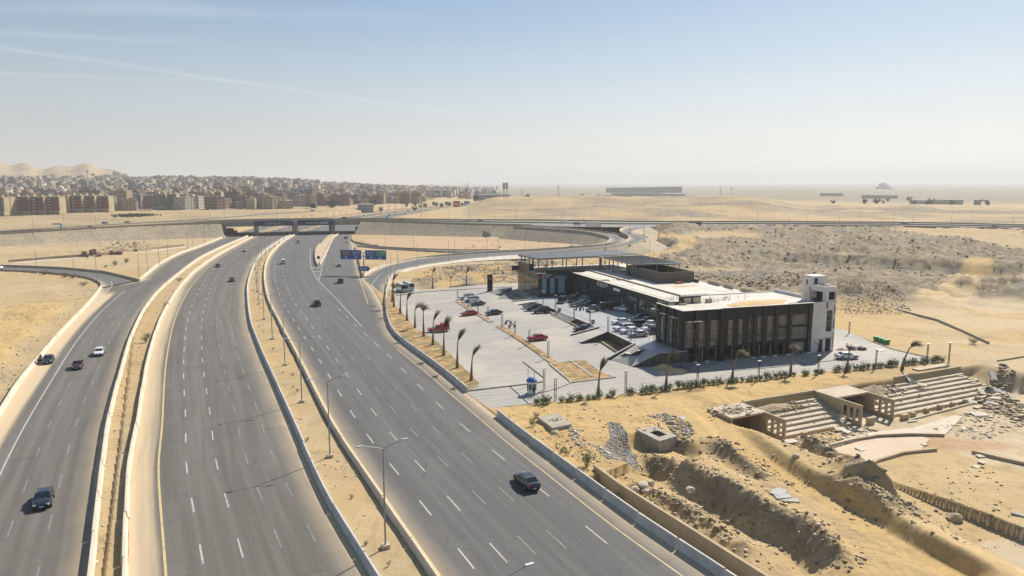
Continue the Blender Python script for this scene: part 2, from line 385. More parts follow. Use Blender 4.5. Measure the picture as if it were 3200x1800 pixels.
def ground_z(X, Y):
 """height of the terrain and the soil weights (rubble, gold, pale, red)"""
 r = np.hypot(X, Y); S = sx_of(X, Y)
 dN, _ = seg_dist(X, Y, cN[::2])
 south = -dN
 wx = fbm(X, Y, 9, 3, 3) * 2.2; wy = fbm(X, Y, 9, 3, 8) * 2.2
 big = fbm(X, Y, 60, 4, 21); mid = fbm(X, Y, 14, 4, 31); fine = fbm(X, Y, 2.6, 4, 41)
 rid = fbm(X + wx, Y + wy, 11, 5, 51, .55, True); rid2 = fbm(X + wx, Y + wy, 4.2, 4, 61, .6, True)
 z = 0.12 + 0.10 * mid + 0.05 * fine
# right-hand land climbs to the level of the cross road
 right = sstep(60, 105, X - 0.0 * Y)
 rise = 6.4 * sstep(170, 8, south) * right
 z = z + rise
# everything beyond the cross road
 bey = sstep(2, 40, dN)
 levelL = 3.6 + 0.0 * r; levelR = 6.3
 lv = np.where(S < 1000, levelL, np.where(S > 1500, levelR, levelL + (levelR - levelL) * (S - 1000) / 500))
 hw_d, _ = seg_dist(X, Y, cB3[::4])
 lv = lv * sstep(24, 60, np.abs(hw_d + 8)) * np.where(S < 1600, 1, 1)
 z = z + bey * (lv - np.where(right > 0, rise, 0) + 0.8 * big)
 # cityward slope on the left, sand hills far left
 cl = sstep(1500, 700, S)
 z = z + cl * (34 * sstep(1050, 2700, r) - 4 * sstep(2700, 3600, r))
 hs = sstep(520, 330, S) * sstep(2900, 3500, r) * sstep(5200, 4200, r)
 hshape = 0.55 + 0.3 * np.sin(S / 36.0) + 0.25 * np.sin(S / 15.0 + 1) + 0.15 * fbm(X, Y, 160, 3, 71)
 z = z + hs * (56 + 26 * np.clip(hshape, 0, 1.2))
 # crest of the desert plateau on the right, then the far plain
 rr = r + 60 * fbm(X, Y, 220, 3, 81)
 cr = sstep(1440, 1560, S) * sstep(2560, 2350, S)
 z = z + cr * (10.5 * sstep(640, 930, rr) + 3.2 * fbm(X, Y, 110, 4, 91, .5, True) * sstep(560, 700, rr)) * (1 - sstep(960, 1250, rr)) * bey
 cr2 = sstep(2500, 2620, S) * sstep(2960, 2830, S)
 z = z + cr2 * (3.0 * sstep(700, 900, rr) + 1.5 * fbm(X, Y, 90, 3, 95, .5, True)) * (1 - sstep(930, 1150, rr)) * bey * sstep(540, 700, rr)
 z = z - sstep(1050, 1500, r) * sstep(1350, 1600, S) * 7.5
 z = z + sstep(6000, 12500, r) * (22 * (0.5 + 0.5 * fbm(X, Y, 1500, 3, 15)))
 # rubble field on the right
 rub = sstep(1900, 2080, S + 90 * mid) * sstep(232, 262, r + 22 * big) * sstep(-18, 12, south)
 rub = rub * (1 - 0.8 * sstep(.05, .45, fbm(X, Y, 70, 3, 101) - 0.05 + 0.2 * sstep(2500, 3000, S)))
 tw = sstep(2600, 2660, S) * sstep(3050, 2900, S) * sstep(250, 190, r)
 z = z + rub * (2.3 * (rid + .2) * (.6 + .8 * np.clip(big + .4, 0, 1)) + 1.1 * rid2 + .55 * fbm(X, Y, 2.2, 3, 63, .6, True) + 0.4)
 bw = bey * sstep(1250, 900, r)
 z = z + bw * (0.9 * fbm(X, Y, 40, 4, 111, .5, True) * sstep(1300, 1700, S) + .35 * rid)
 # escarpments: lower ground on the near side
 for E_, hh, wd in ((ESC, 4.0, 7.0), (ESC2, 2.2, 6.0)):
  d, s_ = seg_dist(X + wx * 1.6, Y + wy * 1.6, E_[::3])
  L = arclen(E_)[-1]
  ends = sstep(0, 25, s_) * sstep(L, L - 25, s_)
  z = z - hh * ends * sstep(0.0, -wd, d) * sstep(-75, -22, d)
 # heap behind the stair tower, back of the yard
 hx, hy = at(2690, 905, 3).x, at(2690, 905, 3).y
 d2 = np.hypot((X - hx) / 26, (Y - hy) / 15)
 heap = np.exp(-d2 ** 2 * 1.3)
 z = z + heap * (4.2 + 1.2 * rid2 + rid * .6)
 hx, hy = at(2330, 860, 1).x, at(2330, 860, 1).y
 d2 = np.hypot((X - hx) / 45, (Y - hy) / 16)
 hp2 = np.exp(-d2 ** 2 * 1.3); z = z + hp2 * (1.2 + .9 * rid2)
 # mounds in front of the left embankment and of the loop
 for (a, b, h, w1, w2) in ((330,768,2.2,34,7),(250,790,1.2,30,6),(120,800,.9,26,5),(1420,800+10,.0,9,4),(2090,745,1.6,20,10)):
  p = at(a, b); d2 = np.hypot((X - p.x) / w1, (Y - p.y) / w2)
  g = np.exp(-d2 ** 2); z = z + g * (h + .6 * h * rid2)
 lf = sstep(420, 200, S + 60 * mid) * sstep(250, 235, r) * sstep(-170, -60, X) * 0
 dl, sl = seg_dist(X, Y, cL1[::2])
 leftdes = sstep(2, 9, dl) * sstep(262, 240, r) * (X < -60)
 z = z + leftdes * (.55 * (rid * .6 + mid) + .25 * rid2 + 0.25)
 # pit ground beyond the car park (rocks, excavation)
 pg = inside(X, Y, poly2([(1262,900),(1300,860),(1420,832),(1620,812),(1760,815),(1760,872),(1600,890),(1330,905)]))
 pgw = pg * np.clip(1.0, 0, 1)
 q = at(1560, 848); d2 = np.hypot((X - q.x) / 34, (Y - q.y) / 16)
 z = z + np.where(pg, np.exp(-d2 ** 2) * (2.0 + 1.0 * rid2) - .2, 0)
 q = at(1445, 895); d2 = np.hypot((X - q.x) / 4.6, (Y - q.y) / 4.2)
 z = z - np.where(pg, 3.2 * sstep(1.35, .8, d2), 0)
# right foreground
 fg = sstep(1540, 1640, S) * sstep(150, 138, r)
 clod = fbm(X + wx, Y + wy, .95, 3, 45, .6, True)
 z = z + fg * (.10 * rid + .13 * fine + .05 * clod)
 for T, dep, bm in ((TR_A, 1.15, .8), (TR_B, 1.1, .6)):
  d, s_ = seg_dist(X + wx * .35, Y + wy * .35, T)
  d = -d
  L = arclen(T)[-1]
  ends = sstep(0, 4, s_) * sstep(L + .1, L - 3, s_)
  z = z + ends * fg * (-dep * np.exp(-((d - 2.1) / 1.7) ** 2) + bm * (1 + .55 * rid2 + .25 * clod) * np.exp(-((d + .7) / 1.3) ** 2))
 d, s_ = seg_dist(X + wx * .5, Y + wy * .5, MO_C); L = arclen(MO_C)[-1]
 moc = np.exp(-(d / 2.6) ** 2) * sstep(0, 3, s_) * sstep(L + .1, L - 1.5, s_);
 d2, s2 = seg_dist(X + wx * .3, Y + wy * .3, MO_D); mod = np.exp(-(d2 / 1.7) ** 2) * .8
 d3, s3 = seg_dist(X + wx * .3, Y + wy * .3, MO_E); moe = np.exp(-(d3 / 1.3) ** 2) * .7
 # bowl of the stand
 s = (X - SO.x) * SE.x + (Y - SO.y) * SE.y; q = (X - SO.x) * SQ.x + (Y - SO.y) * SQ.y
 bowl = sstep(.3, 1.0, q) * sstep(-7.0, -6.4, s) * sstep(62, 56, s)
 bowl2 = sstep(8, 9.5, q) * sstep(-6 - .25 * (q - 12) + 1.5 * mid, 4 - .25 * (q - 12) + 1.5 * mid, s) * sstep(75, 60, s)
 tier = np.clip((q - 1) / 10, 0, 1)
 zb = -3.1 + .10 * mid + .06 * fine
 zb = zb + 1.4 * sstep(18, 40, q) * sstep(30, 8, s)
 zt = np.where(q < 8.8, -1.5 - 2.0 * np.clip((q - 1) / 7.2, 0, 1), zb)
 zt = np.where(s < 0.3, -3.1, zt); zt = np.where((s > 16.4) & (s < 23.4), -3.1, zt)
 wb = np.maximum(bowl, bowl2)
 far_s = sstep(54.8, 57, s) * sstep(66.5, 64, s); wb = wb * (1 - .0 * far_s * sstep(14, 9, q))
 z = z * (1 - wb) + zt * wb
 z = z + moc * (2.8 + .8 * rid2 + .5 * rid + .25 * clod) + mod * (1 + .6 * rid2 + .2 * clod) + moe * (1 + .7 * rid2 + .2 * clod)
 # pit round the concrete chamber
 pc = at(2052, 1418, -.6); d2 = np.hypot(X - pc.x, Y - pc.y) + .8 * mid
 z = z - 1.5 * sstep(6.8, 4.2, d2) * (d2 < 9)
 # the track stays smooth
 dt, st = seg_dist(X, Y, TRACK)
 dA2, sA2 = seg_dist(X, Y, TR_A2); fgR = sstep(-1.0, 5.0, -dA2) * fg * (1 - wb) * sstep(.2, 6, sA2) * sstep(26, 14, np.abs(dA2))
 z = z - 1.5 * sstep(24, 62, st) * fgR
 plate = sstep(1.8, 3.0, -dA2) * sstep(2.6, 4.2, dt) * fg * sstep(18, 26, st); tw_ = sstep(3.4, 1.4, np.abs(dt + .5 * mid)) * fg
 zs = -0.0 - 1.5 * sstep(24, 62, st)
 z = z * (1 - tw_ * (1 - 0)) + tw_ * (zs + .03 * fine + .04 * mid)
 for H_, hw_ in ((HAUL1, 4.5), (HAUL2, 5.0)):
  dh, sh_ = seg_dist(X + wx * .4, Y + wy * .4, H_); kh = sstep(hw_ * 1.6, hw_ * .7, np.abs(dh)); haul = np.maximum(haul, kh) if H_ is HAUL2 else kh
# soil
 z = z + plate * .05 * np.sin(7.0 * dt + 3 * mid)
 rubw = np.clip(rub * 1.0 + heap * 1.0 + hp2 + bw * sstep(1300, 1600, S) * (.40 + .5 * fbm(X, Y, 50, 3, 121) + .7 * sstep(.05, .45, fbm(X * .3, Y * 1.5, 60, 4, 123))), 0, 1)
 farp = sstep(1200, 1900, r) * sstep(1250, 1450, S); rubw = np.maximum(rubw, farp * (.75 + .3 * fbm(X, Y, 180, 3, 171)))
 rubw = np.maximum(rubw, bey * cl * .35 * (1 + fbm(X, Y, 40, 4, 173)))
 rubw = np.maximum(rubw, np.where(pg, .55 * sstep(-.1, .5, rid) + .2, 0))
 fgs = np.clip(.75 * moc + .5 * mod + .45 * moe, 0, 1)
 for T in (TR_A, TR_B):
  d, s_ = seg_dist(X, Y, T); L = arclen(T)[-1]
  fgs = np.maximum(fgs, .6 * np.exp(-((-d - .6) / 1.9) ** 2) * sstep(0, 3, s_) * sstep(L + .1, L - 2, s_))
 clodw = fg * np.clip(.15 + .55 * mid + .3 * rid, 0, 1) * .5
 rubw = np.maximum(rubw, np.maximum(fgs * .9, clodw))
 gold = leftdes * (.75 + .5 * mid) + fg * sstep(150, 118, r) * .45 + np.where(pg, .8, 0) + bey * cl * sstep(520, 420, r) * .9 * sstep(.0, .4, big + .25)
 gold = gold + fg * .5 * sstep(40, 15, np.abs(q + 4) + 18) + sstep(24, 4, np.abs(q + 12)) * fg * .7
 yard = sstep(2560, 2640, S) * sstep(170, 180, r) * sstep(262, 240, r)
 gold = gold + yard * .5 * (1 - heap) + right * sstep(.15, .5, fbm(X, Y, 45, 3, 131)) * .5
 pale = tw_ * .0 + bowl2 * sstep(.0, .35, mid + .15) * .8 + sstep(-.1, .3, fbm(X, Y, 30, 3, 141)) * right * sstep(2500, 2700, S) * .5
 fieldL = (south > 0) * sstep(330, 350, r) * (S < 700); fieldR = (south > 0) * inside(X, Y, poly2([(1130,748),(1500,740),(1700,745),(1850,760),(1700,778),(1500,783),(1280,779),(1150,768)]))
 pale = np.maximum(pale, np.clip(fieldL * .35 + fieldR * .6, 0, 1)); pale = np.maximum(pale, (1 - wb) * sstep(1.5, 6, -0 * d) * 0)
 red = fieldR * .55 * sstep(-.2, .3, fbm(X, Y, 60, 2, 151) + .1)
 for (a, b, w1, w2) in ((3000,1390,9,2.5),(2930,1375,5,2)):
  p = at(a, b, -3); red = np.maximum(red, np.exp(-np.hypot((X - p.x) / w1, (Y - p.y) / w2) ** 2))
 medw = sstep(3.4, 1.5, np.abs(seg_dist(X, Y, cMED[::3])[0])) * sstep(.1, .4, fbm(X, Y, 12, 3, 161) + .12)
 red = np.maximum(red, medw * .45)
 rubw = rubw * (1 - .85 * haul) * (1 - .8 * tw_) * (1 - .6 * plate); pale = pale + plate * .75; gold = gold * (1 - .6 * plate) + tw_ * .5; gold = gold + haul * .6
 soil = np.stack([np.clip(rubw, 0, 1), np.clip(gold, 0, 1), np.clip(pale, 0, 1), np.clip(red, 0, 1)], -1)
# flatten under roads, ramps, car park
 def flat(mask_d, zz, w_):
  nonlocal z
  k = sstep(w_, 0.0, mask_d); z = z * (1 - k) + np.minimum(z, zz) * k
 def flat_poly(poly, zz):
  nonlocal z
  m = inside(X, Y, poly); z = np.where(m, np.minimum(z, zz), z)
 for l, rr_ in ((cB2, cB3), (cB4, cR), (cL3, cB1), (cL1, cB1), (cL2, cL1b)):
  flat_poly(np.vstack([l[:, :2], rr_[::-1, :2]]), -.30)
 flat_poly(np.vstack([cL1[:, :2], cL2[:1, :2], cL3[:, :2], cB1[::-1, :2]]), -.30)
 for l, rr_ in ((cOL, cOR), (cIL, cIR)):
  d, s_ = seg_dist(X, Y, (l[::1] if len(l) < len(rr_) else l)[::2]); P_ = np.vstack([l[:, :2], rr_[::-1, :2]])
  m = inside(X, Y, P_) | (np.abs(d) < 3)
  L_ = arclen(l[::2]); zz = np.interp(s_, L_, l[::2, 2])
  z = np.where(m, np.minimum(z, zz - .5), z)
 m = inside(X, Y, np.vstack([cN[:, :2], cF[::-1, :2]])) | ((dN > -2) & (dN < 6))
 _, sN = seg_dist(X, Y, cN[::2]); zz = np.interp(sN, arclen(cN[::2]), cN[::2, 2])
 z = np.where(m, np.minimum(z, zz - .7), z)
 near_far = (dN > 0) & (dN < 90); z = np.where(near_far, np.minimum(z, zz - .4 + 1.2 * sstep(40, 90, dN)), z)
 loopout = inside(X, Y, np.vstack([offset(cOR, -13.0)[30:, :2], cOL[30:][::-1, :2]])); z = np.where(loopout, np.minimum(z, .3), z)
 # street corridor beneath the bridge stays open
 hwm = (np.abs(hw_d + 7) < 52) & (dN > -8) & (dN < 40); z = np.where(hwm, np.minimum(z, -.05), z)
 d, s_ = seg_dist(X, Y, cP2[::2]); zz = np.interp(s_, arclen(cP2[::2]), cP2[::2, 2]); k = sstep(14, 8, np.abs(d)) * (s_ > 1) * (s_ < arclen(cP2[::2])[-1] - 1)
 z = z * (1 - k) + k * (zz - .35)
 z = np.where(inside(X, Y, LOT), np.minimum(z, -.25), z)
 # under the building and behind the ramp wall
 bu = (X - BA.x) * BU.x + (Y - BA.y) * BU.y; bv = (X - BA.x) * BV.x + (Y - BA.y) * BV.y
 z = np.where((bu > -4) & (bu < 42) & (bv > -1) & (bv < 112), np.minimum(z, .0), z)
 return z, soil
cMED = (at_len(cB3, np.linspace(0, arclen(cB3)[-1], 200)) + at_len(cB4, np.linspace(0, arclen(cB4)[-1], 200))) / 2
def gz(x, y): return float(ground_z(np.array([x], float), np.array([y], float))[0][0])
g = NT('ground_soil')
oc = g.obj()
sep = g.n('ShaderNodeSeparateColor'); g.t.links.new(g.attr('soil', 'Color'), sep.inputs[0])
redw = g.attr('soil', 'Alpha')
n_big = g.noise(oc, .018, 6, .6); n_mid = g.noise(oc, .11, 7, .65, .4); n_fine = g.noise(oc, 1.1, 6, .7); n_grit = g.noise(oc, 5.0, 4, .7)
base = g.mix(g.ramp(n_mid, .35, .68), (.40, .305, .175), (.50, .39, .235))
base = g.mix(g.ramp(n_big, .38, .62), base, (.45, .32, .16))
goldc = g.mix(g.ramp(n_fine, .3, .7), (.46, .305, .12), (.57, .395, .175))
def soft(w, a=.18): return g.ramp(g.math('ADD', w, g.math('MULTIPLY', g.math('SUBTRACT', n_fine, .5), .55)), a, .75)
col = g.mix(g.math('MULTIPLY', soft(sep.outputs[1]), .8), base, goldc)
palec = g.mix(g.ramp(n_fine, .35, .7), (.50, .40, .265), (.58, .475, .33))
col = g.mix(g.math('MULTIPLY', soft(sep.outputs[2]), .85), col, palec)
rubn = g.noise(oc, .55, 8, .72, .6)
rubc = g.mix(g.ramp(rubn, .36, .66), (.15, .116, .074), (.33, .262, .172))
vr = g.n('ShaderNodeTexVoronoi'); vr.inputs['Scale'].default_value = .42; g.t.links.new(oc, vr.inputs['Vector']); vs3 = g.n('ShaderNodeSeparateColor'); g.t.links.new(vr.outputs['Color'], vs3.inputs[0])
rubc = g.mix(g.math('MULTIPLY', g.ramp(vs3.outputs[0], .55, .95), .55), rubc, (.47, .38, .255))
rubc = g.mix(g.math('MULTIPLY', g.ramp(vs3.outputs[1], .6, .95), .6), rubc, (.135, .11, .075))
rubc = g.mix(g.ramp(n_grit, .62, .8), rubc, (.43, .375, .29))
rubc = g.mix(g.ramp(g.noise(oc, .07, 4, .6), .5, .68), rubc, (.235, .215, .18))
col = g.mix(soft(sep.outputs[0], .12), col, rubc)
redc = g.mix(g.ramp(n_fine, .3, .7), (.40, .235, .13), (.48, .31, .185))
col = g.mix(g.math('MULTIPLY', soft(redw), .75), col, redc)
st1 = g.noise(g.mapping(oc, (.9, .16, .5), (0, 0, R(-38))), 1.2, 6, .7, .3)
col = g.mix(g.math('MULTIPLY', g.ramp(st1, .52, .70), .45), col, (.25, .19, .115))
col = g.mix(g.math('MULTIPLY', g.ramp(n_grit, .66, .78), .45), col, (.19, .145, .09))
n_patch = g.noise(g.mapping(oc, (1, 2.2, 1), (0, 0, R(20))), .035, 8, .72, 1.2)
col = g.mix(g.math('MULTIPLY', g.ramp(n_patch, .50, .66), .42), col, (.225, .175, .11))
n_dk = g.noise(oc, .26, 7, .75, .8)
col = g.mix(g.math('MULTIPLY', g.ramp(n_dk, .56, .70), .36), col, (.21, .16, .10))
g.put(col, g.b.inputs['Base Color']); g.b.inputs['Roughness'].default_value = .95; g.b.inputs['Specular IOR Level'].default_value = .15
hsum = g.math('ADD', g.math('MULTIPLY', n_fine, .6), g.math('MULTIPLY', n_grit, .22))
g.put(g.bump(hsum, .75, .22), g.b.inputs['Normal'])
def build_ground():
 rr = [22.0]
 while rr[-1] < 14500:
  r = rr[-1]; rr.append(r + min(max(r * r / (CAMH * FPX) * 2.3, .16 if r > 55 else .5), r * .022))
 rr = np.array(rr); th = np.linspace(R(-48), R(48), 900)
 T, Rr = np.meshgrid(th, rr)
 X = np.sin(T) * Rr; Y = np.cos(T) * Rr
 Z, soil = ground_z(X.ravel(), Y.ravel())
 n, k = X.shape
 i = np.arange(n * k).reshape(n, k)
 quads = np.stack([i[:-1, :-1].ravel(), i[:-1, 1:].ravel(), i[1:, 1:].ravel(), i[1:, :-1].ravel()], 1)
 me = np_mesh('ground', np.stack([X.ravel(), Y.ravel(), Z], 1), quads, MATS['ground_soil'], {'soil': soil})
 o = link('ground', me); tag(o, kind='structure')
 return o, X, Y, Z.reshape(n, k)
ground, GX, GY, GZ = build_ground()
# roads
def asphalt(name, c1, c2, dust=(.52, .41, .27), dustw=1.0):
 a = NT(name); q = a.n('ShaderNodeSeparateColor'); a.t.links.new(a.attr('road', 'Color'), q.inputs[0])
 s, d, e = q.outputs; oc = a.obj()
 cvn = a.n('ShaderNodeCombineXYZ'); a.put(a.math('MULTIPLY', s, .03), cvn.inputs[0]); a.put(a.math('MULTIPLY', d, .9), cvn.inputs[1])
 streak = a.noise(cvn.outputs[0], 1.0, 6, .62, .2)
 cw = a.n('ShaderNodeCombineXYZ'); a.put(a.math('MULTIPLY', s, .004), cw.inputs[0]); a.put(a.math('MULTIPLY', d, .28), cw.inputs[1])
 wide = a.noise(cw.outputs[0], 1.0, 3, .5)
 fine = a.noise(oc, 3.0, 5, .7); blot = a.noise(oc, .14, 5, .6)
 col = a.mix(a.ramp(streak, .36, .66), c1, c2)
 wheel = a.math('COSINE', a.math('MULTIPLY', d, 2 * math.pi / 1.7))
 col = a.mix(a.math('MULTIPLY', a.ramp(wheel, -.2, 1.0), .16), col, tuple(x * .74 for x in c1))
 col = a.mix(a.math('MULTIPLY', a.ramp(wide, .5, .68), .35), col, tuple(x * .80 for x in c1))
 ptch = a.n('ShaderNodeTexBrick'); ptch.inputs['Scale'].default_value = 1; ptch.inputs['Brick Width'].default_value = 1.9; ptch.inputs['Row Height'].default_value = 3.4; ptch.inputs['Mortar Size'].default_value = .012; ptch.inputs['Color1'].default_value = (.86, .86, .86, 1); ptch.inputs['Color2'].default_value = (1.06, 1.06, 1.06, 1); ptch.inputs['Mortar'].default_value = (.8, .8, .8, 1)
 cp2 = a.n('ShaderNodeCombineXYZ'); a.put(a.math('MULTIPLY', s, .022), cp2.inputs[0]); a.put(a.math('ADD', d, .8), cp2.inputs[1]); a.t.links.new(cp2.outputs[0], ptch.inputs['Vector'])
 col = a.mix(.8, col, ptch.outputs[0], 'MULTIPLY')
 stn = a.noise(cvn.outputs[0], .45, 8, .75, 1.5); col = a.mix(a.math('MULTIPLY', a.ramp(stn, .56, .70), .4), col, tuple(x * .62 for x in c1))
 col = a.mix(a.math('MULTIPLY', a.ramp(blot, .52, .72), .25), col, tuple(x * 1.18 for x in c2))
 col = a.mix(a.math('MULTIPLY', a.ramp(fine, .45, .75), .16), col, (.24, .22, .19))
 crk = a.n('ShaderNodeTexVoronoi', feature='DISTANCE_TO_EDGE'); crk.inputs['Scale'].default_value = .16
 a.t.links.new(a.mapping(oc, (1, 1, 1)), crk.inputs['Vector'])
 col = a.mix(a.math('MULTIPLY', a.ramp(crk.outputs[0], .012, .002), a.math('MULTIPLY', a.ramp(blot, .42, .6), .5)), col, tuple(x * .62 for x in c1))
 dd = a.math('ADD', e, a.math('MULTIPLY', a.math('SUBTRACT', blot, .5), 1.6))
 col = a.mix(a.math('MULTIPLY', a.ramp(dd, 3.4, .2), .50 * dustw), col, dust)
 col = a.mix(a.math('MULTIPLY', a.ramp(dd, 1.1, .35), .75 * dustw), col, dust)
 sh = a.attr('sandy'); col = a.mix(a.ramp(a.math('ADD', sh, a.math('MULTIPLY', a.math('SUBTRACT', streak, .5), .5)), .25, .85), col, (.56, .44, .285))
 a.put(col, a.b.inputs['Base Color']); a.b.inputs['Roughness'].default_value = .82; a.b.inputs['Specular IOR Level'].default_value = .25
 a.put(a.bump(fine, .12, .03), a.b.inputs['Normal'])
 return a.m
asp_w = asphalt('asphalt_warm', (.128, .119, .104), (.168, .156, .138))
asp_c = asphalt('asphalt_cool', (.110, .108, .106), (.142, .138, .133))
asp_r = asphalt('asphalt_ramp', (.12, .12, .122), (.155, .154, .152))
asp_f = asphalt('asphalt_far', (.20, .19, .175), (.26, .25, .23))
def road(name, Lc, Rc, ncross, ref, zoff, material, sandy=None, n=None, extra_edge=None):
 n = n or int(max(arclen(Lc)[-1], arclen(Rc)[-1]) / 3.0)
 A = at_len(Lc, np.linspace(0, arclen(Lc)[-1], n)); B = at_len(Rc, np.linspace(0, arclen(Rc)[-1], n))
 t = np.linspace(0, 1, ncross)
 P = A[:, None, :] * (1 - t)[None, :, None] + B[:, None, :] * t[None, :, None]
 P[..., 2] += zoff
 X, Y = P[..., 0].ravel(), P[..., 1].ravel()
 d, s = seg_dist(X, Y, ref)
 e = np.minimum(np.abs(seg_dist(X, Y, Lc)[0]), np.abs(seg_dist(X, Y, Rc)[0]))
 sa = sandy(X, Y, s, -d) if sandy else np.zeros(len(X))
 i = np.arange(n * ncross).reshape(n, ncross)
 q = np.stack([i[:-1, :-1].ravel(), i[:-1, 1:].ravel(), i[1:, 1:].ravel(), i[1:, :-1].ravel()], 1)
 me = np_mesh(name, P.reshape(-1, 3), q, material, {'road': np.stack([s, -d, e, e * 0], 1), 'sandy': sa}, smooth=False)
 o = link(name, me); tag(o, kind='structure'); return o
def cat(*a): return np.vstack(a)
Lsv = smooth_curve(cat(cL1, at_len(cL3, np.arange(0, arclen(cL3)[-1], 12))), 3.0)
road_left = road('carriageway', cB2, cB3, 26, cB2, 0.0, asp_w, lambda X, Y, s, d: sstep(3.4, 2.0, d) * .62 * sstep(330, 200, s))
road_right = road('carriageway', cB4, cR, 30, cB4, 0.0, asp_c)
road_serv = road('service_road', Lsv, cB1, 22, cB1, 0.0, asp_w, lambda X, Y, s, d: np.maximum(sstep(-11.6, -14.2, d) * 1.0 * sstep(262, 225, s), sstep(-1.3, -.5, d) * .95 * sstep(260, 190, s) * sstep(60, 75, s)))
road_side = road('side_road', cat(cL2[::-1], cL3[:2]), cat(cL1b[::-1], cL1[-2:]), 10, cL2, .004, asp_r)
road_ramp = road('ramp_road', cOL, cOR, 12, cOL, .004, asp_r)
road_loop = road('loop_road', cIR, cIL, 10, cIR, .004, asp_r)
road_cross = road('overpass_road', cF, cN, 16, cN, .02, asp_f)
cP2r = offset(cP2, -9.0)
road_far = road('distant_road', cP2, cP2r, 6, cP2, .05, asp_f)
paint_w = NT('road_paint_white'); f_ = paint_w.noise(paint_w.obj(), 2.2, 6, .7)
paint_w.put(paint_w.mix(paint_w.ramp(f_, .50, .70), (.46, .445, .41), (.19, .182, .168)), paint_w.b.inputs['Base Color'])
paint_d = NT('road_paint_worn'); f_ = paint_d.noise(paint_d.obj(), 2.6, 6, .7)
paint_d.put(paint_d.mix(paint_d.ramp(f_, .38, .62), (.29, .28, .262), (.15, .145, .135)), paint_d.b.inputs['Base Color'])
paint_y = NT('road_paint_yellow'); f_ = paint_y.noise(paint_y.obj(), 1.2, 6, .7)
paint_y.put(paint_y.mix(paint_y.ramp(f_, .45, .72), (.60, .45, .20), (.34, .28, .19)), paint_y.b.inputs['Base Color'])
paint_w, paint_d, paint_y = paint_w.m, paint_d.m, paint_y.m
def marking(parent, ref, d, s0, s1, m, width=.16, dash=None, phase=0.0, z=.006):
 C = offset(ref, -d); L = arclen(ref)
 mb = MB(); n_ = normals(C)
 def piece(a, b):
  k = max(2, int((b - a) / 4) + 1); S = np.linspace(a, b, k); Q = np.stack([np.interp(S, L, C[:, j]) for j in range(3)], 1)
  t = np.gradient(Q[:, :2], axis=0); t /= np.linalg.norm(t, axis=1)[:, None] + 1e-9
  nn = np.stack([-t[:, 1], t[:, 0]], 1) * width / 2
  vs_ = [(q[0] + w_[0], q[1] + w_[1], q[2] + z) for q, w_ in zip(Q, nn)] + [(q[0] - w_[0], q[1] - w_[1], q[2] + z) for q, w_ in zip(Q, nn)]
  mb.add(vs_, [(i + k, i + k + 1, i + 1, i) for i in range(k - 1)])
 if dash:
  s = s0 + phase
  while s + dash[0] < s1: piece(s, s + dash[0]); s += dash[0] + dash[1]
 else: piece(s0, s1)
 o = mb.build('lane_marking', m, parent);
 if dash: o['kind'] = 'stuff'
 return o
D_ = (4.1, 7.9)
for d, ph, m_, w_ in ((6.2, 1.2, paint_w, .18), (9.65, .8, paint_w, .15), (13.2, 1.0, paint_d, .15), (16.4, .6, paint_d, .14)): marking(road_left, cB2, d, 0, 700, m_, w_, D_, ph)
marking(road_left, cB2, 3.05, 0, 640, paint_y, .24); marking(road_left, cB3, -.45, 0, 500, paint_y, .14)
marking(road_right, cB4, .95, 0, 520, paint_y, .22)
for d, ph, m_, w_, e_ in ((4.2, 1.4, paint_w, .17, 760), (7.4, 1.1, paint_w, .14, 760), (10.5, 1.3, paint_d, .14, 760), (13.7, 1.0, paint_d, .12, 330), (17.8, .2, paint_w, .14, 200)): marking(road_right, cB4, d, 0, e_, m_, w_, D_, ph)
marking(road_right, cR, 2.65 * -1, 18, 150, paint_y, .15)
for d, ph in ((-4.5, 2.0), (-8.0, 2.3)): marking(road_serv, cB1, d, 0, 210, paint_d, .17, D_, ph)
marking(road_serv, cB1, -11.2, 20, 245, paint_w, .20)
lcv = curve([(287, 960), (312, 930), (340, 905), (351, 893), (352, 886), (345, 880)]); marking(road_side, lcv, 0, 0, arclen(lcv)[-1], paint_w, .3, z=.009)
# gore stripes at the island nose and along the ramp
mb = MB()
for a, b in (((971, 836), (1001, 838)), ((976, 848), (1000, 849)), ((979, 856), (999, 857)), ((983, 864), (997, 865)), ((986, 871), (995, 872))):
 p, q = at(*a), at(*b); n_ = (q - p).normalized().cross(Vector((0, 0, 1))) * .5
 mb.add([p + n_ + Vector((0, 0, .006)), q + n_ + Vector((0, 0, .006)), q - n_ + Vector((0, 0, .006)), p - n_ + Vector((0, 0, .006))], [(3, 2, 1, 0)])
o = mb.build('gore_marking', paint_w, road_right); o['kind'] = 'stuff'
for S_, m_ in (([(971, 775), (969, 800), (973, 836), (988, 868), (997, 880), (1030, 912), (1075, 960), (1130, 1020)], paint_w), ([(1022, 795), (1007, 828), (1003, 850), (996, 880)], paint_w), ([(1104, 805), (1120, 860), (1128, 885), (1150, 950)], paint_y), ([(1163, 918), (1160, 900), (1172, 875), (1195, 852), (1215, 838)], paint_w)):
 c_ = curve(S_); marking(road_right, c_, 0, 0, arclen(c_)[-1], m_, .22)
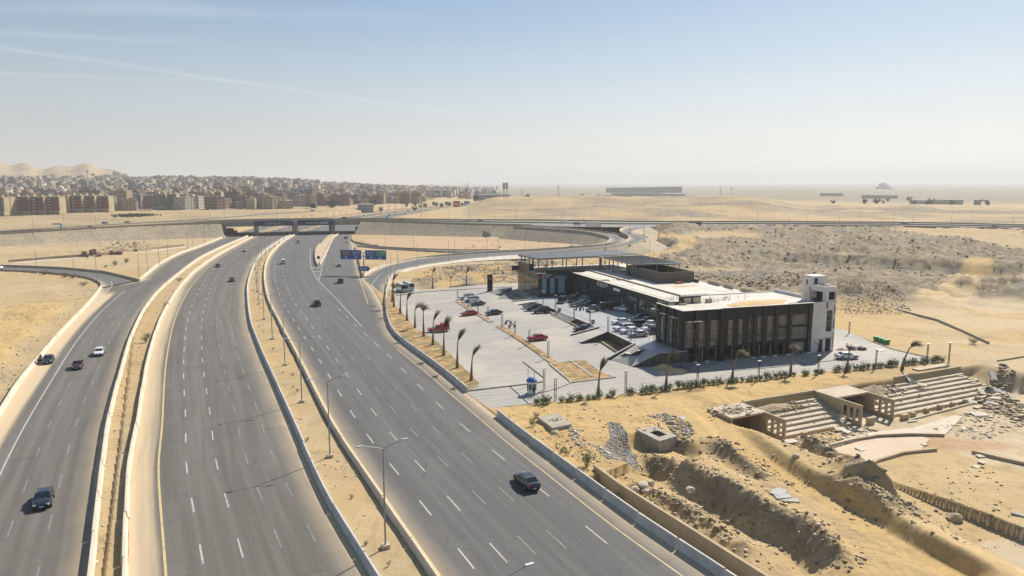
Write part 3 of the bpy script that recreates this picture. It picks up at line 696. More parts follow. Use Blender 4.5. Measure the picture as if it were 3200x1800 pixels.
# raised island between the main carriageway and the collector
ISL = [(1035,730),(1017,745),(1001,764),(989,780),(986,800),(987,811),(992,829),(995.5,832),(1003,817),(1020,786),(1038,748),(1057,731)]
def patch(name, poly, z, m, kind='structure', skirt=.3, parent=None):
 P = [Vector((p[0], p[1], z)) for p in poly]; n = len(P)
 tri = tessellate_polygon([P]); mb = MB(); up = []
 for t in tri:
  a, b, c = (P[i] for i in t); up.append(t if (b - a).cross(c - a).z > 0 else (t[0], t[2], t[1]))
 mb.add(P, up)
 if skirt:
  area = sum(P[i].x * P[(i + 1) % n].y - P[(i + 1) % n].x * P[i].y for i in range(n))
  lo = [p - Vector((0, 0, skirt)) for p in P]; r_ = range(n)
  mb.add(P + lo, [(i, n + i, n + (i + 1) % n, (i + 1) % n) if area > 0 else (i, (i + 1) % n, n + (i + 1) % n, n + i) for i in r_])
 o = mb.build(name, m, parent)
 if kind: o['kind'] = kind
 return o
soil_m = mat('median_soil', (.36, .27, .17), .95, vary=.35, scale=.35, bump=.6, bscale=2.0, tint=(.56, .44, .29))
patch('traffic_island', [tuple(p[:2]) for p in relax(smooth_curve(pl(ISL), 3.0), 1)], .22, soil_m)
# concrete barriers, one object per cast segment
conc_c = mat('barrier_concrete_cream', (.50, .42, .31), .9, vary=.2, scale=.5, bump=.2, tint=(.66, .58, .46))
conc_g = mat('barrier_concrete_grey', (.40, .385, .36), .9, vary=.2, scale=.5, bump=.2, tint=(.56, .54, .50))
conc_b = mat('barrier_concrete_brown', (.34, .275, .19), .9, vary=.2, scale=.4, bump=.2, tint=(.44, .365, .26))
PROF = [(-.30, -.25), (-.30, .08), (-.16, .32), (-.10, .92), (.10, .92), (.16, .32), (.30, .08), (.30, -.25)]
NBAR = [0]; FARB = {}
def barriers(C, off, seg, s0, s1, label, group, m, gap=.16, hs=1.0, skip=()):
 L = arclen(C); C = offset(C, off); s = s0; k = 0
 while s < s1 - seg * .4:
  e = min(s + seg - gap, s1)
  if k not in skip:
   n = max(2, int((e - s) / 3.5) + 1); S = np.linspace(s, e, n)
   Q = np.stack([np.interp(S, L, C[:, j]) for j in range(3)], 1); c0 = Q[0].copy()
   t = np.gradient(Q[:, :2], axis=0); t /= np.linalg.norm(t, axis=1)[:, None] + 1e-9
   jit = rng.uniform(-.05, .05); mb = MB(); vs_ = []
   for q, tt in zip(Q, t):
    nx, ny = -tt[1], tt[0]
    vs_ += [(q[0] - c0[0] + nx * (p[0] + jit), q[1] - c0[1] + ny * (p[0] + jit), q[2] - c0[2] + p[1] * (hs if p[1] > 0 else 1)) for p in PROF]
   m_ = len(PROF); fs = [(i * m_ + j, i * m_ + j + 1, (i + 1) * m_ + j + 1, (i + 1) * m_ + j) for i in range(n - 1) for j in range(m_ - 1)]
   fs += [tuple(range(m_)), tuple(range((n - 1) * m_ + m_ - 1, (n - 1) * m_ - 1, -1))]
   mb.add(vs_, fs);
   if math.hypot(c0[0], c0[1]) > 262 and NBAR[0] > 0:
    FARB.setdefault(m, MB()).add([(a_ + c0[0], b_ + c0[1], z_ + c0[2]) for a_, b_, z_ in mb.v], mb.f); s += seg; k += 1; continue
   o = mb.build('concrete_barrier', m); o.location = c0
   tag(o, label, 'barrier', group); NBAR[0] += 1
  s += seg; k += 1
def Ls(c): return arclen(c)[-1]
def s_at(c, xp, yp): p = at(xp, yp); return float(seg_dist(np.array([p.x]), np.array([p.y]), c)[1][0])
barriers(cB1, .3, 10.5, 15.9, s_at(cB1, 775, 738), 'cream concrete barrier between the left service road and the sandy verge strip', 'barriers on the left side of the verge strip', conc_c)
barriers(cB2, .3, 10.5, 10.2, s_at(cB2, 788, 741), 'cream concrete barrier with a sandy shoulder along the oncoming carriageway', 'barriers on the right side of the verge strip', conc_c)
barriers(cB3, -.3, 10.5, 12.0, s_at(cB3, 912, 736), 'grey barrier on the left edge of the lamp post median', 'barriers on the left edge of the median', conc_g)
barriers(cB4, -.3, 10.5, 14.0, s_at(cB4, 930, 731), 'cream barrier beside the yellow line on the right edge of the median', 'barriers on the right edge of the median', conc_c)
barriers(cL1, .3, 10.5, 34, Ls(cL1), 'cream barrier between the sand drifts and the golden desert', 'outer barriers of the left service road', conc_c)
barriers(cL1b, .2, 10.5, 0, 175, 'brown concrete barrier on the near side of the side road', 'near barriers of the side road', conc_b)
barriers(cL2, .25, 10.5, 0, 175, 'brown concrete barrier on the far side of the side road', 'far barriers of the side road', conc_b, hs=1.1)
barriers(cL3, .3, 12, .5, s_at(cL3, 715, 736), 'cream barrier from the side road nose up to the overpass', 'barriers beyond the side road nose', conc_c)
sR8a, sR8b = s_at(cR, 2236, 1800) - 40, s_at(cR, 1549, 1300)
barriers(cR, -.3, 6.35, sR8b - 6.35 * 14, sR8b + .1, 'grey precast barrier between the highway and the building rubble', 'precast barriers along the near right edge', conc_g, gap=.22, hs=1.15)
c7 = curve([(1455,1227),(1383,1166),(1296,1101),(1237,1057),(1218,1029),(1206,992),(1201,952),(1203,921),(1209,893),(1222,868),(1244,850)])
barriers(c7, -.3, 6.3, 0, Ls(c7), 'grey barrier between the highway and the palm planted strip', 'barriers along the car park planting', conc_g, gap=.18, hs=1.1)
cgo = curve([(1131,869),(1122,830),(1108,775)])
barriers(cgo, -.3, 9.5, 0, Ls(cgo), 'weathered barrier on the gore beside the ramp exit signs', 'barriers on the gore beside the ramp', conc_b)
barriers(cOL, .3, 10.5, 2, 330, 'pale barrier on the inner edge of the rising ramp', 'inner barriers of the rising ramp', conc_c)
ch = curve([(1001,764),(989,780),(986,800),(987,811),(992,829),(995,832)]); barriers(ch, -.3, 9, 0, Ls(ch), 'shaded barrier on the left side of the traffic island', 'barriers round the traffic island', conc_b)  # shade of this side is put into the colour by the darker concrete
ch = curve([(1057,731),(1038,748),(1020,786),(1003,817),(996,831)]); barriers(ch, .3, 10, 0, Ls(ch), 'sunlit barrier on the right side of the traffic island', 'barriers round the traffic island', conc_c)  # sunlight of this side is put into the colour by the paler concrete
ch = curve([(1104,735),(1098,749),(1104,757),(1136,765),(1184,774),(1266,779),(1360,782.5),(1450,784.5),(1560,784)])
barriers(ch, .3, 12, 0, Ls(ch), 'dark weathered barrier on the field side of the loop exit', 'field side barriers of the loop exit', conc_b)
ch = curve([(1108,775),(1117,771.5),(1184,778.5),(1266,783),(1359,788.5),(1452,790.5),(1545,789)])
barriers(ch, -.3, 12, 0, Ls(ch), 'dark weathered barrier on the near side of the loop exit', 'near side barriers of the loop exit', conc_b)
for m_, b_ in FARB.items(): b_.build('distant_barrier', m_)['kind'] = 'stuff'
# parapet walls of the overpass road, the loop and the retaining walls: long cast walls, one object per run
def wall_run(name, C, off, h, th, m, label, cat_, group=None, base=-.4, s0=0, s1=None):
 L = arclen(C); s1 = s1 or L[-1]; S = np.linspace(s0, s1, max(2, int((s1 - s0) / 5) + 1)); D = offset(C, off)
 Q = np.stack([np.interp(S, L, D[:, j]) for j in range(3)], 1); t = np.gradient(Q[:, :2], axis=0); t /= np.linalg.norm(t, axis=1)[:, None] + 1e-9
 mb = MB(); vs_ = []
 for q, tt in zip(Q, t):
  nx, ny = -tt[1] * th / 2, tt[0] * th / 2
  vs_ += [(q[0] + nx, q[1] + ny, q[2] + base), (q[0] + nx, q[1] + ny, q[2] + h), (q[0] - nx, q[1] - ny, q[2] + h), (q[0] - nx, q[1] - ny, q[2] + base)]
 n = len(Q); fs = [(i * 4 + j, i * 4 + (j + 1) % 4, i * 4 + 4 + (j + 1) % 4, i * 4 + 4 + j) for i in range(n - 1) for j in range(4)]
 mb.add(vs_, fs + [(0, 1, 2, 3), (n * 4 - 1, n * 4 - 2, n * 4 - 3, n * 4 - 4)])
 return tag(mb.build(name, m), label, cat_, group)
sbL, sbR = s_at(cN, 0, 0), 0
def s3(c, p): return float(seg_dist(np.array([p.x]), np.array([p.y]), c)[1][0])
S_L, S_R = s3(cN, at(692, 699, 8.4)), s3(cN, at(1128, 692, 8.4))
S_LOOP = s3(cN, at(1660, 705.5, 7.05)); S_X = s3(cN, at(2055, 709, 7))
wall_run('parapet_wall', cN, .3, .95, .3, conc_b, 'long brown parapet wall on top of the left stone embankment', 'parapet', s0=0, s1=S_L - 1)
wall_run('parapet_wall', cN, .3, .95, .3, conc_b, 'brown parapet wall on top of the embankment right of the overpass', 'parapet', s0=S_R + 1, s1=S_LOOP)
wall_run('parapet_wall', cN, .3, .9, .3, conc_b, 'low parapet wall along the near edge of the desert road on the right', 'parapet', s0=S_X, s1=Ls(cN))
wall_run('parapet_wall', cF, -.3, .95, .3, conc_b, 'long parapet wall along the far edge of the overpass road', 'parapet')
cMid = (at_len(cN, np.linspace(0, Ls(cN), 300)) + at_len(cF, np.linspace(0, Ls(cF), 300))) / 2
wall_run('median_wall', cMid, 0, .85, .4, conc_b, 'central concrete divider running the length of the overpass road', 'divider')
kO = s3(cOR, at(1560, 800, 1.5))
wall_run('parapet_wall', cOR, -.25, .35, .4, conc_c, 'low pale kerb wall round the outer edge of the loop ramp', 'parapet', s0=20, s1=Ls(cOR) - 25)
kA = s3(cOL, at(1560, 789, 1.5))
wall_run('parapet_wall', cOL, .4, .85, .35, conc_b, 'brown divider wall between the two loop ramps', 'divider', s0=kA, s1=Ls(cOL) - 30)
wall_run('parapet_wall', cIR, .35, .85, .35, conc_b, 'brown wall on the outer bend of the descending loop', 'parapet', s0=2, s1=s3(cIR, at(1961, 745, 4.6)) + 6)
wall_run('parapet_wall', cIL, -.35, .85, .35, conc_b, 'brown wall on the inner bend of the descending loop', 'parapet', s0=2, s1=s3(cIL, at(1907, 746.6, 4.7)))
cw_ = curve([(27, 821), (200, 807), (300, 800), (400, 790), (480, 780), (575, 770)])
wall_run('retaining_wall', cw_, 0, 1.3, .35, conc_b, 'low brown concrete wall crossing the sand left of the service road', 'wall')
cw2 = offset(cw_, -7.5); walk = road('gravel_path', offset(cw_, -2.0), cw2, 4, cw_, .16, mat('pale_gravel', (.50, .43, .32), .95, vary=.2, scale=.3, tint=(.62, .55, .43)))
# street lamps
steel = mat('lamp_steel', (.33, .335, .34), .45, .6, vary=.2, scale=.3)
steel_w = mat('lamp_head_grey', (.55, .55, .54), .5, .2)
foot_c = mat('lamp_foot_concrete', (.48, .40, .30), .9, vary=.2, scale=2)
def lamp_mesh(h, double, name_k):
 p = MB(); p.tube((0, 0, .35), (0, 0, h), .105, .06, 8)
 p = p.mesh('pole', steel); a_ = MB(); a_.poly([((0, 0, h), .05), ((.5, 0, h + .22), .045), ((1.9, 0, h + .62), .04)], 6); a_ = a_.mesh('arm', steel)
 hd = MB(); hd.box((2.2, 0, h + .66), (.75, .26, .10), 0, 0, .8); hd = hd.mesh('lamp_head', steel_w)
 b_ = MB(); b_.box((0, 0, .1), (.75, .75, .7)); b_ = b_.mesh('base_block', foot_c)
 return p, a_, hd, b_
LM = lamp_mesh(10.0, True, ''); LS = lamp_mesh(9.5, False, '')
def lamp(loc, rz, double, label, group):
 M_ = LM if double else LS
 t = empty('street_lamp', loc, rz, label, 'street lamp', group)
 link('pole', M_[0], t); link('base_block', M_[3], t)
 for k in range(2 if double else 1):
  a_ = link('arm', M_[1], t); h_ = link('lamp_head', M_[2], a_)
  a_.rotation_euler = (0, 0, math.pi * k)
 return t
q0 = at(968 / .805, 1380 / .805); sB = s3(cB4, q0); L4 = arclen(cB4); c4o = cB4
k = -1
while True:
 s = sB - k * 0 + (k) * 25.9
 if s > Ls(cB4) - 30: break
 p = at_len(cB4, s)[0]; dn = seg_dist(np.array([p[0]]), np.array([p[1]]), cB3)
 q = at_len(cB3, dn[1])[0]; v_ = p - q
 f_ = .56; c = q + v_ * f_
 if k == -1: c = np.array([-1.4, 43.6, 0]) if False else c
 if not (495 < c[1] < 545):
  lab = ['double armed street lamp on the median nearest the camera, cut off by the frame', 'double armed street lamp on the median with its whole pole and foot in front'][k + 1] if k < 1 else ('double armed street lamp in the median row between the carriageways' if c[1] < 500 else 'distant double armed lamp on the highway beyond the overpass')
  lamp((c[0], c[1], .05 if c[1] < 500 else 0), math.atan2(v_[1], v_[0]), True, lab, 'lamps along the highway median')
 k += 1
def single(xp, yp, z, rz, label, group): p = at(xp, yp, z); lamp((p.x, p.y, z), rz, False, label, group)
for xp, yp, z, rz in ((1204.5,776,0,R(-70)),(1293,780.7,.2,R(-80)),(1420,783.5,.5,R(-85)),(1557,784,1,R(-90)),(1787,773,2.6,R(-95)),(1862,762,3.4,R(-80)),(1753,722,6.9,R(-90)),(1824,726,6.4,R(-90)),(1878,737,5.6,R(-60))):
 single(xp, yp, z, rz, 'single armed street lamp beside the descending loop road', 'lamps along the descending loop')
for xp, yp, z in ((1243,852,0),(1304.5,833,.3),(1402,817,.6),(1522,804.5,1.1),(1640,797,2),(1894,775.5,4),(1969,765,4.8),(2014,754,5.4),(2011,735,6.4),(1966,728,6.9)):
 single(xp, yp, z, R(110), 'single armed street lamp on the outer edge of the rising ramp', 'lamps along the rising ramp')
for xp, yp in ((1209,905),(1221,874),(1203,960),(1207,1000)): single(xp, yp, 0, R(170), 'slim street lamp behind the barrier where the ramp leaves the highway', 'lamps at the ramp start')
for xp, yp in ((116,856),(233,869),(304,883)): single(xp, yp, 0, R(80), 'slim street lamp behind the near barrier of the side road', 'lamps along the side road')
for xp, yp in ((436,876),(461.7,850),(498,828),(525,806),(587,776),(602,768),(640,757)): single(xp, yp, 0, R(-30), 'slim street lamp behind the barrier beyond the side road nose', 'lamps beyond the side road nose')
for j, s in enumerate(np.arange(12, Ls(cN), 33)):
 for C, off, rz0 in ((cN, -.9, 90), (cF, .9, -90)):
  if C is cN and S_L - 4 < s < S_R + 4: continue
  if C is cN and S_LOOP < s < S_X: continue
  ss = s * (1 if C is cN else Ls(cF) / Ls(cN)) + (0 if C is cN else 14)
  if ss > Ls(C): continue
  c = offset(C, off); p = at_len(c, ss)[0]
  lamp((p[0], p[1], p[2] - .2), R(rz0), False, 'thin lamp on the %s edge of the overpass road, %s' % (('near', 'left of the bridge' if s < S_L else 'right of the bridge') if C is cN else ('far', 'left of the bridge' if s < S_L else 'beside or right of the bridge')), 'lamps along the overpass road')
# stone pitched embankments
st = NT('stone_pitching'); oc = st.obj()
vo = st.n('ShaderNodeTexVoronoi'); vo.inputs['Scale'].default_value = 1.35; st.t.links.new(oc, vo.inputs['Vector'])
ve = st.n('ShaderNodeTexVoronoi', feature='DISTANCE_TO_EDGE'); ve.inputs['Scale'].default_value = 1.35; st.t.links.new(oc, ve.inputs['Vector'])
sc_ = st.n('ShaderNodeSeparateColor'); st.t.links.new(vo.outputs['Color'], sc_.inputs[0])
cst = st.mix(sc_.outputs[0], (.30, .245, .165), (.50, .415, .295))
cst = st.mix(st.ramp(ve.outputs[0], .09, .02), cst, (.22, .18, .125))
cst = st.mix(st.math('MULTIPLY', st.ramp(st.noise(oc, .06, 5, .6), .45, .65), .5), cst, (.50, .40, .255))
st.put(cst, st.b.inputs['Base Color']); st.b.inputs['Roughness'].default_value = .95
st.put(st.bump(ve.outputs[0], .7, .25), st.b.inputs['Normal'])
def slope(name, C, side, run, z1, s0, s1, label, berm=True, m=None, taper=(0, 0), parent=None):
 """graded side of an embankment: top edge along C, foot run*height away, with a narrow berm at half height"""
 L = arclen(C); S = np.linspace(s0, s1, max(3, int((s1 - s0) / 4) + 1)); Q = np.stack([np.interp(S, L, C[:, j]) for j in range(3)], 1)
 t = np.gradient(Q[:, :2], axis=0); t /= np.linalg.norm(t, axis=1)[:, None] + 1e-9
 nx, ny = -t[:, 1] * side, t[:, 0] * side
 mb = MB(); fr = [(0, 0), (.03, 0), (.46, .5), (.52, .5), (1.0, 1.0)] if berm else [(0, 0), (.06, 0), (1, 1)]
 vs_ = []; k = len(fr)
 for i in range(len(Q)):
  h = max(Q[i, 2] - z1, .05); wd = h * run + .8
  for a, b in fr: vs_.append((Q[i, 0] + nx[i] * (wd * a + .15), Q[i, 1] + ny[i] * (wd * a + .15), Q[i, 2] + .02 - h * b))
 fs = [(i * k + j, i * k + j + 1, (i + 1) * k + j + 1, (i + 1) * k + j) for i in range(len(Q) - 1) for j in range(k - 1)]
 if side > 0: fs = [f[::-1] for f in fs]
 mb.add(vs_, fs); o = mb.build(name, m or st.m, parent); o['kind'] = 'structure'
 if berm:
  pm = MB(); pv = []
  for i in range(len(Q)):
   h = max(Q[i, 2] - z1, .05); wd = h * run + .8
   for a in (.455, .525): pv.append((Q[i, 0] + nx[i] * (wd * a + .15), Q[i, 1] + ny[i] * (wd * a + .15), Q[i, 2] + .06 - h * .5))
  f2 = [(i * 2, i * 2 + 1, i * 2 + 3, i * 2 + 2) for i in range(len(Q) - 1)]
  if side > 0: f2 = [f[::-1] for f in f2]
  pm.add(pv, f2); pm.build('berm_path', mat('berm_gravel', (.50, .42, .30), .95, vary=.15, scale=.4), o)
 return o
slope('embankment', cN, -1, 1.75, -.3, 0, S_L, '')
slope('embankment', cN, -1, 1.75, -.3, S_R, s3(cN, at(1640, 705, 7.1)), '')
slope('embankment', cIL, 1 * -1, 1.6, -.2, 0, s3(cIL, at(1905, 755, 4.2)), '', berm=False)
slope('embankment', cIL, -1, 1.4, -.2, s3(cIL, at(1905, 755, 4.2)), s3(cIL, at(1560, 781.5, 1)), '', berm=False)
slope('embankment', cOR, -1, 1.9, -.2, s3(cOR, at(1500, 805, 1.2)), Ls(cOR) - 2, '', berm=False)
# pale concrete apron on the ramp side (slope lining panels)
apr = mat('apron_concrete', (.52, .46, .37), .9, vary=.2, scale=.12, tint=(.66, .60, .50))
aprc = offset(cOR, -.6); sA, sBq = s3(cOR, at(1246, 850, 0)), s3(cOR, at(1660, 794, 2.2))
pan = empty('slope_lining', (0, 0, 0)); pan['kind'] = 'structure'
S_ = np.arange(sA, sBq, 4.2)
for a, b in zip(S_[:-1], S_[1:]):
 mb = MB(); q = [at_len(cOR, x)[0] for x in (a + .05, b - .05)]; nn = [normals(np.array(at_len(cOR, [x - 1, x, x + 1])))[1] for x in (a, b)]
 wv = 2.6 + 2.2 * (a - sA) / (sBq - sA) * 2
 P_ = []
 for p_, n_ in zip(q, nn):
  P_ += [Vector((p_[0] - n_[0] * .7, p_[1] - n_[1] * .7, p_[2] + .12)), Vector((p_[0] - n_[0] * (wv + .7), p_[1] - n_[1] * (wv + .7), max(-.05, p_[2] * .35) + .10))]
 lo = [v_ - Vector((0, 0, .35)) for v_ in P_]
 mb.hexa([lo[0], lo[1], lo[3], lo[2]], [P_[0], P_[1], P_[3], P_[2]])
 mb.build('panel', apr, pan)
# concrete chutes on the loop slope and on the right embankment
def chute(a, b, wd, label, nstrip=1):
 d = (b - a); n_ = Vector((-d.y, d.x, 0)).normalized() * wd / 2; up = Vector((0, 0, .22))
 mb = MB(); mb.hexa([a - n_ - up, a + n_ - up, b + n_ - up, b - n_ - up], [a - n_ + up, a + n_ + up, b + n_ + up, b - n_ + up])
 for sgn in (-1, 1):
  e = n_ * sgn; k_ = n_.normalized() * .2 * sgn
  mb.hexa([a + e - k_, a + e, b + e, b + e - k_], [a + e - k_ + up * 2, a + e + up * 2, b + e + up * 2, b + e - k_ + up * 2])
 return tag(mb.build('drain_chute', apr), label, 'chute', 'drain chutes on the embankments')
chute(at(1510, 722, 3.6), at(1520, 738, .1), 16, 'wide pale concrete chute on the embankment below the overpass road')
for i, (x0, y0, z0, x1, y1) in enumerate(((1745,719,5.6,1734,737),(1762,721,5.5,1754,738),(1812,727,5.0,1804,743),(1826,729,4.8,1820,745),(1842,732,4.6,1838,748),(1858,735,4.3,1856,751),(1872,738,4.0,1872,754))):
 chute(at(x0, y0, z0), at(x1, y1, .2), 3.2, 'slanting concrete drain chute on the inner slope of the loop')
# overpass bridge
con = mat('bridge_concrete', (.25, .225, .185), .85, vary=.18, scale=.25, bump=.15, tint=(.33, .295, .245))
con_d = mat('pier_concrete', (.30, .275, .235), .85, vary=.2, scale=.3, bump=.15, tint=(.38, .35, .30))
navy = mat('banner_navy', (.018, .032, .085), .6, vary=.15, scale=.3)
white_s = mat('letter_white', (.72, .72, .70), .6)
grey_s = mat('letter_grey', (.30, .32, .36), .6)
brA, brB = at(690, 699, 8.4), at(1130, 692, 8.4); brA.z = brB.z = 0
bd = (brB - brA); BL = bd.length; bd.normalize(); bn = Vector((bd.y, -bd.x, 0)); BW = 24.0
bridge = empty('overpass_bridge', brA, 0, 'low concrete overpass bridge with two navy advertising banners', 'bridge')
def bp(s, q, z): return bd * s - bn * q + Vector((0, 0, z))
def bbox(mb, s0, s1, q0, q1, z0, z1): return mb.hexa([bp(s0, q0, z0), bp(s1, q0, z0), bp(s1, q1, z0), bp(s0, q1, z0)], [bp(s0, q0, z1), bp(s1, q0, z1), bp(s1, q1, z1), bp(s0, q1, z1)])
bbox(MB(), -2, BL + 2, .35, BW, 6.2, 8.25).build('deck', con, bridge)
pb = bbox(MB(), -2, BL + 2, 0.05, .35, 6.5, 9.35).build('parapet', con, bridge)
bbox(MB(), -2, BL + 2, -.12, .5, 9.35, 9.5).build('coping', con, pb)
bbox(MB(), -2, BL + 2, BW, BW + .3, 6.5, 9.3).build('parapet', con, bridge)
def pier_s(xp, yp):
 p = at(xp, yp); return (p - brA).dot(bd)
for i, (x0, x1) in enumerate(((699, 703), (797, 806), (917, 929), (1041, 1050))):
 s0, s1 = pier_s(x0, 735), pier_s(x1, 735)
 s0, s1 = min(s0, s1), max(s0, s1)
 pr = bbox(MB(), s0, s1 + .2, 1.0, BW - 1, -.3, 5.5).build('pier_wall', con_d, bridge)
 bbox(MB(), s0 - .5, s1 + .7, .25, BW - .2, 5.5, 6.2).build('pier_cap', con, pr)
 c_ = MB().hexa([bp(s0, .9, -.3), bp(s1 + .2, .9, -.3), bp(s1 + .2, -.2, -.3), bp(s0, -.2, -.3)], [bp(s0 - .5, .25, 6.2), bp(s1 + .7, .25, 6.2), bp(s1 + .7, -1.1, 6.2), bp(s0 - .5, -1.1, 6.2)])
 c_.build('pier_head', con, bridge)
# abutments with battered wing walls
for nm, s, sg in (('left', -.6, -1), ('right', BL + .4, 1)):
 w_ = bbox(MB(), min(s, s + sg * 1.4), max(s, s + sg * 1.4), -.2, BW, -.3, 8.2).build('abutment', con_d, bridge)
 a = [bp(s, -.1, -.3), bp(s + sg * 1.2, -.1, -.3), bp(s + sg * 4.5, -13.5, -.3), bp(s + sg * 3.5, -13.8, -.3)]
 b = [bp(s, -.1, 8.2), bp(s + sg * 1.2, -.1, 8.2), bp(s + sg * 4.5, -13.5, .9), bp(s + sg * 3.5, -13.8, .9)]
 MB().hexa(a, b).build('wing_wall', con_d, bridge)
FACE = Matrix(((bd.x, 0, bn.x, 0), (bd.y, 0, bn.y, 0), (0, 1, 0, 0), (0, 0, 0, 1)))
def text_mesh(body, size, m, name='lettering', parent=None, matrix=None, ext=.02, align='LEFT', spacing=1.0, squash=1.0):
 cu = bpy.data.curves.new(name, 'FONT'); cu.body = body; cu.size = size; cu.extrude = ext; cu.align_x = align; cu.space_character = spacing; cu.resolution_u = 2
 o = bpy.data.objects.new(name, cu); COL.objects.link(o); bpy.context.view_layer.update()
 me = bpy.data.meshes.new_from_object(o.evaluated_get(bpy.context.evaluated_depsgraph_get())); bpy.data.objects.remove(o)
 me.name = name; me.materials.clear(); me.materials.append(m)
 if squash != 1.0: me.transform(Matrix.Diagonal((squash, 1, 1, 1)))
 if matrix is not None: me.transform(matrix)
 return link(name, me, parent)
for a, b, txt in ((797, 914, 'DISTRICT 5'), (929, 1043, 'MARAKEZ')):
 s0, s1 = [(at(x, 695, 7.9) - brA).dot(bd) for x in (a, b)]
 b_ = bbox(MB(), s0, s1, -.35, -.13, 6.35, 9.75).build('banner', navy, bridge)
 fr_ = MB()
 for z_ in (6.3, 9.75): bbox(fr_, s0, s1, -.37, -.12, z_, z_ + .12)
 fr_.build('frame', mat('banner_frame', (.12, .13, .16), .5), b_)
 fx, ln = ((.27, .5), (.22, .36))[txt == 'MARAKEZ']
 M_ = Matrix.Translation(bp(s0 + (s1 - s0) * fx, -.36, 7.35)) @ FACE
 text_mesh(txt[:-1] if txt[-1] == '5' else txt, 2.1 if txt[0] == 'D' else 1.75, white_s, 'lettering', b_, M_, .03, 'LEFT', 1.15 if txt[0] == 'D' else 1.5)
 if txt[0] == 'D':
  text_mesh('5', 2.1, grey_s, 'numeral', b_, Matrix.Translation(bp(s0 + (s1 - s0) * .70, -.36, 7.35)) @ FACE, .03)
 else:
  lg = MB()
  for i, (x, h0, h1, w_) in enumerate(((0, 0, 1.5, .3), (.7, .1, 1.9, .45), (1.3, 0, 1.3, .3), (2.0, 0, 2.2, .55), (2.7, .1, 1.6, .35), (3.3, 0, 1.9, .5))):
   c0 = s0 + (s1 - s0) * .635 + x * 1.25
   lg.hexa([bp(c0, -.36, 7.0 + h0), bp(c0 + .3, -.36, 7.0 + h0), bp(c0 + .3 + w_, -.36, 7.2 + h1), bp(c0 + w_, -.36, 7.2 + h1)],
     [bp(c0, -.42, 7.0 + h0), bp(c0 + .3, -.42, 7.0 + h0), bp(c0 + .3 + w_, -.42, 7.2 + h1), bp(c0 + w_, -.42, 7.2 + h1)])
  lg.build('emblem', white_s, b_)
# signs by the gore
blue = mat('sign_blue', (.012, .10, .30), .4, vary=.1, scale=1); green = mat('sign_green', (.01, .22, .10), .4); brown_s = mat('sign_brown', (.10, .045, .06), .4)
gp = at(1136, 874); gp = at(1138, 858)
vx = Vector((1, -.12, 0)).normalized(); vy = Vector((.12, 1, 0)).normalized()
gan = empty('gantry_sign', gp, 0, 'tall T shaped road gantry with two blue and green direction boards', 'road sign')
GH = 7.3
MB().tube((0, 0, -.2), (0, 0, GH + .9), .26, .2, 10).build('post', steel, gan)
MB().tube(-vx * 9.4 + Vector((0, 0, GH - .2)), vx * 9.0 + Vector((0, 0, GH - .2)), .14, .14, 6).tube(-vx * 9.4 + Vector((0, 0, GH + 1.2)), vx * 9.0 + Vector((0, 0, GH + 1.2)), .12, .12, 6).build('beam', steel, gan)
MB().box((0, 0, .1), (1.6, 1.6, .9)).build('base_block', foot_c, gan)
def fquad(mb, x0, x1, z0, z1, y=-.32, t=.05): return mb.hexa([vx * x0 + vy * y + Vector((0, 0, z0)), vx * x1 + vy * y + Vector((0, 0, z0)), vx * x1 + vy * (y + t) + Vector((0, 0, z0)), vx * x0 + vy * (y + t) + Vector((0, 0, z0))],
 [vx * x0 + vy * y + Vector((0, 0, z1)), vx * x1 + vy * y + Vector((0, 0, z1)), vx * x1 + vy * (y + t) + Vector((0, 0, z1)), vx * x0 + vy * (y + t) + Vector((0, 0, z1))])
def script(mb, x, z, wd, h, y, n=7):
 """joined-up script strokes: a base line with risers and dots, right to left"""
 fquad(mb, x, x + wd, z, z + h * .22, y, .02); xx = x
 for i in range(n):
  k = wd / n; hh = h * (.35, .95, .5, .8, .3, 1.0, .55)[i % 7]; fquad(mb, xx + k * .25, xx + k * .5, z + h * .22, z + hh, y, .02)
  if i % 3 == 1: fquad(mb, xx + k * .1, xx + k * .35, z - h * .3, z - h * .12, y, .02)
  xx += k
for x0, parts in ((-9.2, ((0, 4.3, brown_s), (4.3, 8.4, blue))), (.7, ((0, 4.0, blue), (4.0, 8.4, green)))):
 bd_ = fquad(MB(), x0, x0 + 8.4, GH - 1.4, GH + 2.2, -.30, .08).build('board', blue, gan)
 for a, b, m_ in parts:
  fquad(MB(), x0 + a + .08, x0 + b - .08, GH - .1, GH + 2.1, -.35, .04).build('legend_panel', m_, bd_)
  t_ = MB(); script(t_, x0 + a + .5, GH + 1.2, b - a - 1.0, .6, -.38); script(t_, x0 + a + .8, GH + .35, b - a - 1.6, .38, -.38, 9)
  t_.build('lettering', white_s, bd_)
 ar = MB()
 for ax in ((2.2, 6.3) if x0 < 0 else (2.4, 5.6)):
  d_ = 0 if x0 < 0 else .5
  fquad(ar, x0 + ax - .1, x0 + ax + .1, GH - 1.25, GH - .6, -.38, .02)
  ar.hexa([vx * (x0 + ax - .45) + vy * -.38 + Vector((0, 0, GH - .7)), vx * (x0 + ax + .45) + vy * -.38 + Vector((0, 0, GH - .7)), vx * (x0 + ax + d_) + vy * -.38 + Vector((0, 0, GH - .2))],
    [vx * (x0 + ax - .45) + vy * -.36 + Vector((0, 0, GH - .7)), vx * (x0 + ax + .45) + vy * -.36 + Vector((0, 0, GH - .7)), vx * (x0 + ax + d_) + vy * -.36 + Vector((0, 0, GH - .2))])
 ar.build('arrow', white_s, bd_)
sp = at(1139, 866); sg = empty('exit_sign', sp, 0, 'small blue arrow shaped exit sign under the big gantry', 'road sign')
MB().tube((-.8, 0, -.2), (-.8, 0, 3.6), .06).tube((.9, 0, -.2), (.9, 0, 3.6), .06).build('post', steel, sg)
